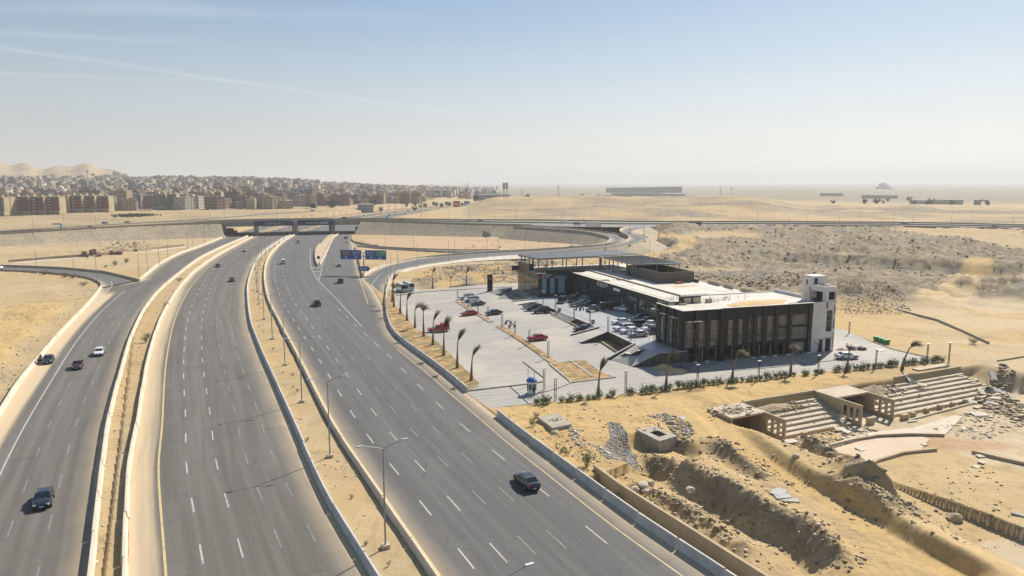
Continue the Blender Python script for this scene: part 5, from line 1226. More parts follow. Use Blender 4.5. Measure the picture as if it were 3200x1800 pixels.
for k, (u0, v0, n) in enumerate(((14.5, 11.5, 12), (20.0, 13, 9), (14.2, 26, 9))):
 mb = MB()
 for i in range(n):
  x, y = rng.uniform(-3, 3), rng.uniform(-.8, .8); mb.tube((x, y, 0), (x + rng.uniform(-.1, .1), y, rng.uniform(.6, 1.3)), .03, .03, 4); mb.tube((x, y, rng.uniform(.2, .5)), (x + rng.uniform(-1.6, 1.6), y + rng.uniform(-.4, .4), rng.uniform(.2, .7)), .035, .035, 4)
 on_roof('rebar_cluster', mb, rust, u0, v0, (9.84, 9.84, 8.08)[k], ('tangle of rusty starter bars beside the beige parapet panels', 'row of rusty starter bars near the roof sand drift', 'low rusty rebar mesh on the long pale roof')[k], 'rebar')['kind'] = 'stuff'
on_roof('debris_pile', MB().box((0, 0, .3), (2.6, 1.2, .5), .2, 0, .7).box((1.2, .4, .25), (1.6, .9, .4), .9, 0, .8), mat('red_scrap', (.32, .06, .05), .8, vary=.4, scale=3), 28.2, 50.0, 8.06, 'pile of red scrap in front of the blockwork room', 'scrap pile')
mb = MB()
for i in range(16): mb.box((rng.uniform(-4.5, 4.5), rng.uniform(-1, 1), .15), (rng.uniform(.5, 1.8), rng.uniform(.1, .3), .15), rng.uniform(0, 3))
o = on_roof('timber_offcuts', mb, mat('old_timber', (.20, .14, .10), .9, vary=.4, scale=2), 15, 62, 8.08, 'scattered timber offcuts along the roof edge near the canopy', 'offcuts'); o['kind'] = 'stuff'
for u0, u1, v0 in ((34.2, 37.5, 30), (34.2, 38.5, 24)):
 pass
for k, (u, v, l, rz) in enumerate(((36.3, 45.5, 6, 1.5), (36.3, 39, 5, 1.45), (36.2, 30, 7, 1.55), (36.0, 23.5, 6, 1.55))): on_roof('parapet_block', MB().box((0, 0, .5), (l, .3, 1.0)), beige, u, v, 8.06, ('beige parapet fragment at the rear roof edge, nearest the blockwork room', 'second beige parapet fragment along the rear roof edge', 'third beige parapet fragment, behind the roof sand drift', 'beige parapet fragment closest to the stair tower')[k], 'parapet', rz=rz)
# scaffolds on the near corner
def scaffold(u0, u1, v0, v1, z0, z1, lifts, label):
 t = empty('scaffold', uv(0, 0, 0), BANG, label, 'scaffold'); sc = mat('scaffold_tube', (.24, .20, .17), .6, .3)
 for u in (u0, u1):
  for v in (v0, v1): MB().tube((u, v, z0), (u, v, z1), .045, .045, 5).build('standard', sc, t)
 lm = MB()
 for z in lifts:
  for a, b in (((u0, v0), (u1, v0)), ((u0, v1), (u1, v1)), ((u0, v0), (u0, v1)), ((u1, v0), (u1, v1))): lm.tube((a[0], a[1], z), (b[0], b[1], z), .035, .035, 5)
 lm.build('ledger', sc, t); bm_ = MB().tube((u0, v0, z0), (u1, v0, lifts[0]), .03, .03, 5).tube((u0, v1, lifts[0]), (u1, v1, lifts[-1]), .03, .03, 5).tube((u1, v0, lifts[0]), (u0, v0, lifts[-1]), .03, .03, 5); bm_.build('brace', sc, t)
 MB().box(((u0 + u1) / 2, (v0 + v1) / 2, lifts[-1] + .06), (abs(u1 - u0), abs(v1 - v0) * .8, .06)).build('plank', mat('scaffold_plank', (.38, .36, .31), .8, vary=.2, scale=2), t)
scaffold(-.3, 2.9, -1.7, -.6, 0, 8.7, (1.9, 4.4, 6.6, 8.5), 'rusty tube scaffold on the street side of the near building corner')
scaffold(-2.0, -1.1, .6, 3.0, 2.6, 9.2, (4.6, 6.6, 9.0), 'slender scaffold nearest the corner on the car park side wall')
scaffold(-2.0, -1.1, 4.4, 6.6, 2.6, 9.3, (4.6, 6.6, 9.1), 'slender scaffold in the middle of the car park side wall')
scaffold(-2.0, -1.1, 8.4, 10.4, 2.6, 9.6, (4.6, 6.6, 9.4), 'slender scaffold farthest along the car park side wall')
# car park, terrace and planting
def lot_z(u, v): return .9 * sstep(-42, -8, np.asarray(u, float)) * sstep(2, 28, np.asarray(v, float))
def to_uv(p): d = Vector((p[0], p[1], 0)) - Vector((BA.x, BA.y, 0)); return d.dot(BU), d.dot(BV)
def lot_at(x, y, dz=0.0):
 z = 0.0
 for _ in range(25): z = float(lot_z(*to_uv(at(x, y, z)))) + .03
 p = at(x, y, z); p.z += dz; return p
def ter_z(v): return min(2.6, 1.05 + .026 * (80 - v))
def ter_u(v): return -4.4 - (80 - v) * .028
def ter_at(x, y):
 z = 1.5
 for _ in range(30): z = ter_z(to_uv(at(x, y, z))[1])
 p = at(x, y, z); p.z += .01; return p
pav = NT('block_paving'); oc = pav.obj(); mp = pav.mapping(oc, (1, 1, 1), (0, 0, -BANG))
sp_ = pav.n('ShaderNodeSeparateXYZ'); pav.t.links.new(mp, sp_.inputs[0])
wob = pav.noise(pav.mapping(mp, (.05, .3, 1)), 1.0, 5, .6)
ph_ = pav.math('ADD', pav.math('MULTIPLY', sp_.outputs[1], 2 * math.pi / 1.55), pav.math('MULTIPLY', wob, 5.0))
bandn = pav.math('MULTIPLY', pav.ramp(pav.math('SINE', ph_), .1, .95), pav.ramp(pav.noise(pav.mapping(mp, (.12, .5, 1)), 1.0, 5, .65), .36, .62))
bk = pav.n('ShaderNodeTexBrick'); bk.inputs['Scale'].default_value = 1; bk.inputs['Brick Width'].default_value = .42; bk.inputs['Row Height'].default_value = .21; bk.inputs['Mortar Size'].default_value = .012
bk.inputs['Color1'].default_value = (.335, .315, .28, 1); bk.inputs['Color2'].default_value = (.39, .37, .33, 1); bk.inputs['Mortar'].default_value = (.25, .225, .19, 1); pav.t.links.new(mp, bk.inputs['Vector'])
c_ = pav.mix(pav.math('MULTIPLY', bandn, .8), bk.outputs[0], (.215, .21, .20))
big_ = pav.noise(oc, .05, 5, .6); c_ = pav.mix(pav.math('MULTIPLY', pav.ramp(big_, .48, .66), .5), c_, (.50, .435, .335))
c_ = pav.mix(pav.math('MULTIPLY', pav.ramp(pav.noise(oc, .9, 6, .75), .58, .75), .35), c_, (.24, .22, .19))
pav.put(c_, pav.b.inputs['Base Color']); pav.b.inputs['Roughness'].default_value = .85; pav.put(pav.bump(bk.outputs[1], -.3, .02), pav.b.inputs['Normal']); pav = pav.m
def grid_patch(name, poly, zf, m, step=2.0, kind='structure', zoff=0.0):
 """polygon cut from a grid so that it can follow a height function"""
 bm = bmesh.new(); vs_ = [bm.verts.new((p[0], p[1], 0)) for p in poly]; bm.faces.new(vs_)
 xs = [p[0] for p in poly]; ys = [p[1] for p in poly]
 for ax, lo, hi in (((1, 0, 0), min(xs), max(xs)), ((0, 1, 0), min(ys), max(ys))):
  for t in np.arange(lo + step, hi, step):
   bmesh.ops.bisect_plane(bm, geom=bm.verts[:] + bm.edges[:] + bm.faces[:], plane_co=Vector(ax) * float(t), plane_no=Vector(ax))
 for v_ in bm.verts: v_.co.z = zf(v_.co.x, v_.co.y) + zoff
 for f in bm.faces:
  f.normal_update()
  if f.normal.z < 0: f.normal_flip()
 me = bpy.data.meshes.new(name); bm.to_mesh(me); bm.free(); me.materials.append(m)
 o = link(name, me)
 if kind: o['kind'] = kind
 return o
lot_f = lambda x, y: float(lot_z(*to_uv((x, y)))) + .03
grid_patch('car_park', LOT, lot_f, pav, 3.0)
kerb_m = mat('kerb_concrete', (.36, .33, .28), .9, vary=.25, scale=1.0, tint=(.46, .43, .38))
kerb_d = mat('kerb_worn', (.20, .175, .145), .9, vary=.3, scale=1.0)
def kerb(S, label, m=None, h=.16, th=.3, lot=True, closed=False, name='kerb', lift=0):
 P = [(lot_at(x, y) if lot else at(x, y)) for x, y in S]
 if closed: P.append(P[0])
 C = np.array([tuple(p) for p in P]); mb = MB()
 for a, b in zip(C[:-1], C[1:]):
  d = Vector(b - a); n_ = Vector((-d.y, d.x, 0)).normalized() * th / 2; e = d.normalized() * th / 2; a_, b_ = Vector(a) - e * .98, Vector(b) + e * .98
  z0, z1 = Vector((0, 0, -.25)), Vector((0, 0, h + lift + rng.uniform(-.004, .004)))
  mb.hexa([a_ - n_ + z0, b_ - n_ + z0, b_ + n_ + z0, a_ + n_ + z0], [a_ - n_ + z1, b_ - n_ + z1, b_ + n_ + z1, a_ + n_ + z1])
 return tag(mb.build(name, m or kerb_m), label, 'kerb')
PST = [(1237,924),(1237,955),(1271,992),(1302,1029),(1337,1048),(1361,1064),(1402,1101),(1448,1150),(1499,1197),(1493,1206),(1458,1221)]
kerb(PST, 'worn kerb along the inner side of the palm planted strip')
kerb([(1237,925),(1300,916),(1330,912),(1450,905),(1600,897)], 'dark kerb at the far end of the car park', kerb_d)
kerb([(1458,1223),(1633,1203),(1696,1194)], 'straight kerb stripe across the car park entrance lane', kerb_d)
kerb([(1672,1229),(1707,1224),(1745,1212),(1782,1198)], 'curved kerb from the guard booth to the large planter')
HEDGE = [(1532,1277),(1660,1264),(1770,1255),(1880,1243),(2085,1217),(2290,1195),(2480,1175),(2700,1153),(2890,1134),(2945,1130)]
kerb(HEDGE, 'long kerb between the street and the hedge of young shrubs', lot=False)
kerb([(2640,1037),(2790,1093),(2900,1118)], 'slanting kerb at the far right end of the street', kerb_d, lot=False)
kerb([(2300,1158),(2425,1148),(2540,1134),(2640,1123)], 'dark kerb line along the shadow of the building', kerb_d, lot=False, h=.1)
kerb([(2625,918),(2700,940),(2800,972),(2930,1005),(3010,1040),(3088,1076)], 'low concrete wall running across the yard behind the bins', conc_b, .7, .35, lot=False)
soil_d = NT('planting_soil'); oc = soil_d.obj(); f1 = soil_d.noise(oc, .5, 7, .68); f2 = soil_d.noise(oc, .22, 4, .6)
sc_ = soil_d.mix(soil_d.ramp(f1, .36, .62), (.20, .125, .055), (.44, .29, .12)); sc_ = soil_d.mix(soil_d.math('MULTIPLY', soil_d.ramp(f2, .50, .66), .75), sc_, (.15, .15, .055)); soil_d.put(sc_, soil_d.b.inputs['Base Color']); soil_d.b.inputs['Roughness'].default_value = .95; soil_d.put(soil_d.bump(soil_d.noise(oc, 2.5, 5, .7), .9, .15), soil_d.b.inputs['Normal']); soil_d = soil_d.m
def bed(S, label=None, lift=.12, lot=True):
 poly = [tuple((lot_at(x, y) if lot else at(x, y))[:2]) for x, y in S]
 return grid_patch('planting_bed', poly, (lambda x, y: lot_f(x, y) + lift + .10 * float(vnoise(np.array([x * .9]), np.array([y * .9]), 5)[0])), soil_d, 1.0)
bed([(1201,952),(1206,992),(1218,1029),(1237,1057),(1296,1101),(1383,1166),(1453,1221)] + PST[::-1] + [(1226,905),(1208,915)])
I1 = [(1424,942),(1529,1008),(1542,1006),(1436,940)]; I2 = [(1551,1020),(1722,1137),(1747,1135),(1566,1018)]
I3 = [(1717,1139),(1780,1191),(1783,1197),(1922,1180),(1884,1167),(1826,1128),(1784,1130)]
for S_, l_ in ((I1, 'kerb round the far grassy divider in the car park'), (I2, 'kerb round the long grassy divider in the car park'), (I3, 'kerb round the large planter at the car park entrance')):
 bed(S_); kerb(S_, l_, closed=True, h=.2, th=.25)
kerb([(1784,1131),(1850,1178)], 'low kerb splitting the large planter in two', h=.25, th=.35)
hv_ = MB(); [hv_.box((0, 0, 0), (.1, .1, .1)) for _ in ()]
# terrace slab with steps, ramps, retaining wall and planters
tz = NT('terrace_tile'); oc = tz.obj(); mp = tz.mapping(oc, (1, 1, 1), (0, 0, -BANG)); bk = tz.n('ShaderNodeTexBrick'); bk.inputs['Scale'].default_value = 1; bk.inputs['Brick Width'].default_value = 1.2; bk.inputs['Row Height'].default_value = .6; bk.inputs['Mortar Size'].default_value = .01
bk.inputs['Color1'].default_value = (.40, .405, .41, 1); bk.inputs['Color2'].default_value = (.46, .465, .47, 1); bk.inputs['Mortar'].default_value = (.3, .3, .3, 1); tz.t.links.new(mp, bk.inputs['Vector'])
tz.put(tz.mix(tz.math('MULTIPLY', tz.ramp(tz.noise(oc, .12, 5, .6), .45, .65), .45), bk.outputs[0], (.33, .325, .32)), tz.b.inputs['Base Color']); tz.b.inputs['Roughness'].default_value = .35; tz = tz.m
Tp = [uv(ter_u(v), v) for v in (101, 80, 60, 40, 20, 9.5)] + [uv(-6.6, 7.5), uv(-6.4, 3), uv(-5.6, .1), uv(.2, -.4), uv(.2, 4), uv(10.3, 11), uv(10.3, 80), uv(-.4, 81.5), uv(-.4, 101)]
def ter_f(x, y): return ter_z(to_uv((x, y))[1])
terrace = grid_patch('terrace', [tuple(p[:2]) for p in Tp], ter_f, tz, 2.5)
wall_d = mat('clad_dark_stone', (.050, .040, .034), .8, vary=.3, scale=.8); wall_b = mat('clad_brown_strip', (.145, .105, .082), .8, vary=.3, scale=.8); cap_m = mat('coping_stone', (.45, .42, .37), .8, vary=.15, scale=1)
def ret_wall(P0, P1, z0a, z0b, z1a, z1b, label, strip=True, th=.3, cap=True, pitch=.55):
 """retaining wall between two local points with sloping top, clad in upright strips"""
 a, b = uv(*P0), uv(*P1); d = (b - a); L = d.length; d.normalize(); n_ = Vector((-d.y, d.x, 0)) * th / 2
 t = empty('retaining_wall', (0, 0, 0), 0, label, 'wall')
 Z = lambda p, z: Vector((p.x, p.y, z))
 MB().hexa([Z(a - n_, z0a - .3), Z(b - n_, z0b - .3), Z(b + n_, z0b - .3), Z(a + n_, z0a - .3)], [Z(a - n_, z1a), Z(b - n_, z1b), Z(b + n_, z1b), Z(a + n_, z1a)]).build('wall_core', wall_d, t)
 if strip:
  mb = MB(); k = int(L / pitch)
  for i in range(k):
   f0, f1 = (i + .1) / k, (i + .58) / k; p, q = a.lerp(b, f0), a.lerp(b, f1); zt0, zt1 = z1a + (z1b - z1a) * f0 - .02, z1a + (z1b - z1a) * f1 - .02; zb = z0a + (z0b - z0a) * f0 - .2
   for s_ in (-1, 1):
    m1, m2 = n_ * s_ * .98, n_ * s_ * 1.22
    mb.hexa([Z(p + m1, zb), Z(q + m1, zb), Z(q + m2, zb), Z(p + m2, zb)], [Z(p + m1, zt0), Z(q + m1, zt1), Z(q + m2, zt1), Z(p + m2, zt0)])
  mb.build('cladding_strip', wall_b, t)['kind'] = 'stuff'
 if cap:
  e = n_ * 1.6; MB().hexa([Z(a - e, z1a), Z(b - e, z1b), Z(b + e, z1b), Z(a + e, z1a)], [Z(a - e, z1a + .1), Z(b - e, z1b + .1), Z(b + e, z1b + .1), Z(a + e, z1a + .1)]).build('coping', cap_m, t)
 return t
def lz(u, v): return float(lot_z(u, v)) + .03
def edge_wall(v0, v1, label): return ret_wall((ter_u(v0), v0), (ter_u(v1), v1), lz(ter_u(v0), v0), lz(ter_u(v1), v1), ter_z(v0) + .02, ter_z(v1) + .02, label)
edge_wall(101, 77.5, 'dark retaining wall of the terrace by the far corner showroom'); edge_wall(65, 53.6, 'dark clad retaining wall between the two left stairs'); edge_wall(41, 30.4, 'dark clad retaining wall right of the middle stairs'); edge_wall(21.2, 8.4, 'tall dark clad retaining wall beside the near planter')
def planter(v0, v1, wd, label, sd):
 poly = [uv(ter_u(v0) - .2, v0), uv(ter_u(v1) - .2, v1), uv(ter_u(v1) - wd, v1), uv(ter_u(v0) - wd, v0)]
 grid_patch('planting_bed', [tuple(p[:2]) for p in poly], lambda x, y: lot_f(x, y) + .14 + .12 * float(vnoise(np.array([x]), np.array([y]), 5)[0]), soil_d, .8)
 for a, b in ((poly[2], poly[3]),):
  d = b - a; n_ = Vector((-d.y, d.x, 0)).normalized() * .13; za, zb = lot_f(a.x, a.y), lot_f(b.x, b.y); Z = lambda p, z: Vector((p.x, p.y, z))
  tag(MB().hexa([Z(a - n_, za - .2), Z(b - n_, zb - .2), Z(b + n_, zb - .2), Z(a + n_, za - .2)], [Z(a - n_, za + .3), Z(b - n_, zb + .3), Z(b + n_, zb + .3), Z(a + n_, za + .3)]).build('kerb', kerb_d), label, 'kerb')
planter(100, 78, 2.2, 'planter kerb below the far corner showroom', 1); planter(65, 53.6, 1.7, 'planter kerb left of the middle stairs', 2); planter(41, 30.4, 1.8, 'planter kerb right of the middle stairs', 3); planter(21, 9.5, 2.6, 'planter kerb below the tall near retaining wall', 4)
def stairs(A, Bp, wd, n, z0, z1, label, landing=None):
 """flight from foot A to head Bp (local points), n risers"""
 a, b = uv(*A), uv(*Bp); d = b - a; L = d.length; d.normalize(); n_ = Vector((-d.y, d.x, 0)) * wd / 2
 t = empty('stairs', a, 0, label, 'stairs'); tot = n + (2 if landing else 0); s = 0.0; run = L / (n + (3.2 if landing else 0))
 for i in range(n):
  l_ = run * (4.2 if landing and i == landing else 1); z = z0 + (z1 - z0) * (i + 1) / n
  p, q = d * s, d * (s + l_ + .02)
  MB().hexa([p - n_ + Vector((0, 0, -.3)), q - n_ + Vector((0, 0, -.3)), q + n_ + Vector((0, 0, -.3)), p + n_ + Vector((0, 0, -.3))], [p - n_ + Vector((0, 0, z - .03)), q - n_ + Vector((0, 0, z - .03)), q + n_ + Vector((0, 0, z - .03)), p + n_ + Vector((0, 0, z - .03))]).build('riser', wall_d, t)
  e = d * -.06
  MB().hexa([p + e - n_ + Vector((0, 0, z - .03)), q - n_ + Vector((0, 0, z - .03)), q + n_ + Vector((0, 0, z - .03)), p + e + n_ + Vector((0, 0, z - .03))], [p + e - n_ + Vector((0, 0, z + .01)), q - n_ + Vector((0, 0, z + .01)), q + n_ + Vector((0, 0, z + .01)), p + e + n_ + Vector((0, 0, z + .01))]).build('tread', cap_m, t)
  s += l_
 return t
for v0, v1, n, lab in ((71.0, 65.2, 4, 'short stairs nearest the far corner showroom'), (53.4, 41.2, 6, 'wide middle stairs from the car park to the terrace'), (30.2, 26.8, 7, 'narrow stairs behind the parked black saloon')):
 vm = (v0 + v1) / 2; u1 = ter_u(vm); stairs((u1 - n * .36, vm), (u1, vm), v0 - v1, n, lz(u1 - 2, vm), ter_z(vm), lab)
stairs((-9.75, 8.3), (-7.3, 3.6), 2.9, 10, lz(-10, 8), 2.55, 'two flight stairs on the near ramp beside the street corner', landing=5)
def slab(P, m, name, label=None, cat_=None, kind=None, th=.5):
 q = [uv(u, v, 0) for u, v, z in P]; hi = [Vector((a.x, a.y, z)) for a, (u, v, z) in zip(q, P)]; lo = [h_ - Vector((0, 0, th + h_.z * .9)) for h_ in hi]
 o = MB().hexa(lo, hi).build(name, m)
 return tag(o, label, cat_, kind=kind)
rampm = mat('ramp_paving', (.38, .36, .32), .85, vary=.15, scale=.4, tint=(.47, .44, .385))
slab([(-11.0, 77.0, lz(-11, 77) + .02), (-11.0, 71.5, lz(-11, 72) + .02), (ter_u(72), 71.3, ter_z(72) + .01), (ter_u(77), 77.2, ter_z(77) + .01)][::-1][::-1], rampm, 'ramp', kind='structure')
for v, la in ((77.2, 'low wall on the far side of the left access ramp'), (71.4, 'low wall on the near side of the left access ramp')): ret_wall((-10.6, v - .6), (ter_u(v), v), lz(-10.6, v), lz(-5, v), lz(-10.6, v) + .2, ter_z(v) + .25, la, strip=False)
slab([(-13.0, 27.0, lz(-13, 27) + .02), (-13.6, 21.0, lz(-13, 21) + .02), (ter_u(21), 21.3, ter_z(21) + .01), (ter_u(26), 26.6, ter_z(26) + .01)], rampm, 'ramp', kind='structure')
ret_wall((-12.6, 27.4), (ter_u(26.6), 26.7), lz(-12, 27), lz(-6, 27), lz(-12, 27) + .3, ter_z(26) + .25, 'sloping wall on the far side of the middle access ramp', strip=False)
ret_wall((-13.2, 20.2), (ter_u(21), 21.2), lz(-13, 21), lz(-6, 21), lz(-13, 21) + .25, ter_z(21) + .2, 'sloping strip clad wall on the near side of the middle access ramp')
ret_wall((-13.0, 7.2), (ter_u(8.2), 8.3), lz(-13, 8), lz(-6, 8), lz(-13, 8) + .3, ter_z(8) + .2, 'sloping wall between the near planter and the wide ramp', strip=False)
slab([(-12.6, 6.9, lz(-12, 7) + .02), (-10.4, .9, .06), (-5.7, .0, 2.58), (-6.6, 7.8, 2.58)], rampm, 'ramp', kind='structure')
rw = ret_wall((-10.6, 1.0), (-5.7, -.25), .0, .0, .12, 2.62, 'sloping strip clad wall of the wide ramp facing the street'); ret_wall((-5.7, -.25), (.0, -.7), .0, .0, 2.62, 2.62, 'tall strip clad wall under the platform by the scaffold')
rail = mat('rail_steel', (.32, .33, .34), .35, .8)
for v0, v1, la in ((64.8, 41.4, 'thin glass and steel railing above the middle stairs'), (40, 9, 'thin steel railing along the near terrace edge')):
 t = empty('railing', (0, 0, 0), 0, la, 'railing'); n = int((v0 - v1) / 2.2);
 for i in range(n + 1):
  v = v0 + (v1 - v0) * i / n; p = uv(ter_u(v) + .3, v, ter_z(v)); MB().tube(p, p + Vector((0, 0, .95)), .025, .025, 4).build('post', rail, t)
 mb = MB()
 for h in (.95, .5): mb.tube(uv(ter_u(v0) + .3, v0, ter_z(v0) + h), uv(ter_u(v1) + .3, v1, ter_z(v1) + h), .025, .025, 4)
 mb.build('rail', rail, t)
for x_, y_, la, m_ in ((1748, 975, 'small reddish litter bin at the head of the middle stairs', mat('bin_red', (.22, .10, .08), .7)), (1853, 1012, 'small grey litter bin near the middle terrace lamp', mat('bin_grey', (.20, .18, .17), .7))):
 t = empty('litter_bin', ter_at(x_, y_), BANG, la, 'bin'); MB().box((0, 0, .42), (.6, .6, .84), 0, 0, 1.1).build('bin_body', m_, t); MB().box((0, 0, .9), (.7, .7, .1)).build('lid', wall_d, t)
tt = empty('totem_sign', lot_at(1531, 911), BANG + .1, 'tall black totem sign with a red emblem at the car park edge', 'sign')
MB().box((0, 0, 2.75), (1.7, .45, 5.5)).build('slab', clad_k, tt); MB().box((0, 0, .08), (2.2, .9, .2)).build('base_block', con, tt)
e_ = MB()
for dx, dz in ((0, .22), (-.2, -.05), (.2, -.05)): e_.hexa([(dx, -.25, 4.9 + dz + .2), (dx + .17, -.25, 4.9 + dz), (dx, -.25, 4.9 + dz - .2), (dx - .17, -.25, 4.9 + dz)], [(dx, -.23, 4.9 + dz + .2), (dx + .17, -.23, 4.9 + dz), (dx, -.23, 4.9 + dz - .2), (dx - .17, -.23, 4.9 + dz)])
e_.build('emblem', red_l, tt); text_mesh('MITSUBISHI', .25, white_s, 'lettering', tt, Matrix.Translation((-.72, -.24, 4.25)) @ FS, .01); text_mesh('MOTORS', .22, white_s, 'lettering', tt, Matrix.Translation((-.5, -.24, 3.98)) @ FS, .01)
# far corner ramps of stone
for k, P in enumerate((((1528,915),(1562,922),(1600,908),(1570,903)), ((1554,934),(1602,935),(1606,926),(1580,926)))):
 q = [lot_at(*p) for p in P]; hi = [a + Vector((0, 0, (.05, .05, .9, .9)[i])) for i, a in enumerate(q)]
 tag(MB().hexa([a - Vector((0, 0, .2)) for a in q], hi).build('stone_ramp', mat('ramp_dark', (.17, .165, .16), .8, vary=.2, scale=.6)), ('dark stone ramp slab beside the totem sign', 'smaller dark stone ramp slab in front of the far planter')[k], 'ramp')
# palms
bark = mat('palm_bark', (.16, .105, .07), .95, vary=.3, scale=2.5, bump=.6, bscale=6, tint=(.25, .165, .11))
dry = mat('dry_frond', (.145, .105, .06), .9, vary=.35, scale=2.0, tint=(.23, .175, .095)); grn = mat('green_frond', (.055, .075, .025), .85, vary=.3, scale=2.0, tint=(.115, .125, .05))
def height_to(base, ytop, z0=None):
 lo, hi = 0.0, 40.0
 for _ in range(40):
  m_ = (lo + hi) / 2; z = base.z + m_ - CAMH; c = base.y * math.cos(PITCH) - z * math.sin(PITCH); y = 900 - FPX * (base.y * math.sin(PITCH) + z * math.cos(PITCH)) / c
  if y > ytop: lo = m_
  else: hi = m_
 return lo
def palm(base, H, lean, style, seed, label, group, droop=.5):
 """slim transplanted palm: tapering trunk, fronds swept by the wind into a tuft"""
 r_ = random.Random(seed); t = empty('palm_tree', base, 0, label, 'palm tree', group)
 lx, ly = lean; Ht = H * (.70 if style != 'bent' else .66); pts = []
 for i in range(8):
  f = i / 7; pts.append((Vector((lx * f * f * Ht, ly * f * f * Ht, -.15 + Ht * f)), .24 * (1 - f) ** 2 + .15 - .05 * f))
 MB().poly(pts, 7).build('trunk', bark, t, True)
 top = pts[-1][0]; d0 = Vector((lx * 1.6 + .22, ly + .03, 1)).normalized(); mbs = [MB(), MB()]
 nf = {'tuft': 38, 'bent': 40, 'mop': 40, 'green': 40}[style]
 for i in range(nf):
  a = r_.uniform(0, 2 * math.pi); sp = {'tuft': .30, 'bent': .5, 'mop': .75, 'green': .8}[style] * r_.uniform(.3, 1.0)
  L = H * r_.uniform(.24, .40) * (1.0 if style in ('tuft', 'bent') else .72); d = (d0 + Vector((math.cos(a) * sp, math.sin(a) * sp, 0))).normalized(); p = top + Vector((0, 0, r_.uniform(-.25, .05))); wind = Vector((.16, .03, 0)) * (1.1 if style == 'bent' else .35)
  n = 6; P = [p.copy()]; g_ = {'tuft': .03, 'bent': .22, 'mop': .20, 'green': .20}[style] * r_.uniform(.6, 1.5)
  for k in range(n): d = (d + wind * (.5 + k * .25) + Vector((0, 0, -g_ * (.3 + k * .32)))).normalized(); P.append(P[-1] + d * (L / n))
  side = d.cross(Vector((0, 0, 1))); side = side.normalized() if side.length > .05 else Vector((1, 0, 0)); mb = mbs[0 if r_.random() < (.8 if style != 'green' else .25) else 1]
  for k in range(n):
   w0 = .46 * math.sin(math.pi * (k + .35) / (n + .6)) * H / 9
   a_, b_ = P[k], P[k + 1]; dn = Vector((0, 0, -.10))
   for sgn in (-1, 1):
    for q in range(2):
     f0 = a_.lerp(b_, q / 2); f1 = a_.lerp(b_, q / 2 + .3); tip = a_.lerp(b_, q / 2 + .75) + side * sgn * w0 * r_.uniform(.8, 1.3) + dn * r_.uniform(.3, 1.6)
     mb.add([f0, f1, tip], [(0, 1, 2)])
 mbs[0].build('crown', dry if style != 'green' else grn, t); mbs[1].build('inner_fronds', grn if style != 'green' else dry, t)
 return t
PL = [(1226,944,849,'tuft',(.04,0)),(1231,961,874,'mop',(0,0)),(1251,981,882,'tuft',(.05,0)),(1272,1003,908,'tuft',(.02,0)),(1297,1026,933,'bent',(.02,0)),(1324,1053,933,'mop',(0,0)),(1353,1080,969,'tuft',(.03,0)),(1387,1113,989,'tuft',(.02,0)),(1429,1152,1026,'tuft',(.03,0)),(1473,1191,1076,'tuft',(.05,0))]
WORD = ['first palm of the strip, farthest away beside the ramp', 'bushy mop headed palm beside the parked minibuses', 'narrow palm right behind the minibuses', 'fourth palm of the strip with a dry upright tuft', 'palm whose tuft is blown over to the right', 'palm with a wide spiky dry crown behind the red pickup', 'palm standing just left of the red pickup', 'palm standing right in front of the red pickup', 'second nearest palm of the planted strip', 'nearest palm at the tip of the planted strip']
for i, (x, y, ty, s_, ln) in enumerate(PL): b_ = lot_at(x, y, .1); palm(b_, height_to(b_, ty), ln, s_, 100 + i, WORD[i], 'palms along the car park strip')
for i, (x, y, ty, la) in enumerate(((1352,901,834,'dry palm beyond the car park, left of the pair'), (1458,896,832,'dry palm beyond the car park, right of the pair'))): b_ = at(x, y); palm(b_, height_to(b_, ty), (.01, 0), 'tuft', 120 + i, la, 'palms beyond the car park')
PR = [(1869,1241,1118,'tuft',(.05,0),'leftmost street palm, its dry tuft swept to the right'),(2081,1217,1092,'tuft',(.045,0),'street palm in front of the strip clad ramp wall'),(2287,1194,1074,'bent',(.13,0),'street palm with its head bent far over to the right'),(2470,1174,1057,'mop',(.03,0),'street palm with a round pale crown before the last dark bays'),(2647,1163,1061,'green',(.03,0),'greener street palm beside the white saloon'),(2819,1157,1043,'bent',(.30,.05),'strongly leaning palm at the right end of the street')]
for i, (x, y, ty, s_, ln, la) in enumerate(PR): b_ = at(x, y, .05); palm(b_, height_to(b_, ty), ln, s_, 140 + i, la, 'palms along the street kerb')
# shrubs
leafm = [mat('shrub_leaf', (.055, .10, .022), .7, vary=.4, scale=3.0, tint=(.13, .20, .05)), mat('dry_shrub_leaf', (.10, .095, .045), .8, vary=.4, scale=3.0, tint=(.20, .18, .09))]
twig = mat('twig', (.14, .10, .065), .9)
def shrub_meshes(seed, n=210, spread=.5, leaf=.13, dryness=0):
 r_ = random.Random(seed); mb = MB(); sm = MB(); tips = []
 for i in range(9):
  a = r_.uniform(0, 6.28); q = Vector((math.cos(a) * spread * r_.uniform(.2, 1), math.sin(a) * spread * r_.uniform(.2, 1), r_.uniform(.55, 1.0))); sm.tube((q.x * .15, q.y * .15, -.05), q, .018, .008, 3); tips.append(q)
 for i in range(n):
  q = r_.choice(tips) * r_.uniform(.35, 1.05) + Vector((r_.gauss(0, .13), r_.gauss(0, .13), r_.gauss(0, .09))); q.z = max(.04, q.z)
  d = Vector((r_.gauss(0, 1), r_.gauss(0, 1), r_.uniform(-.2, 1.2))).normalized() * leaf * r_.uniform(.7, 1.5); s_ = d.orthogonal().normalized(); s_.rotate(Matrix.Rotation(r_.uniform(0, 6.28), 3, d)); s_ *= leaf * .35
  mb.add([q - d * .5, q + s_, q + d * .6, q - s_], [(0, 1, 2, 3)])
 return mb.mesh('foliage', leafm[dryness]), sm.mesh('stem', twig)
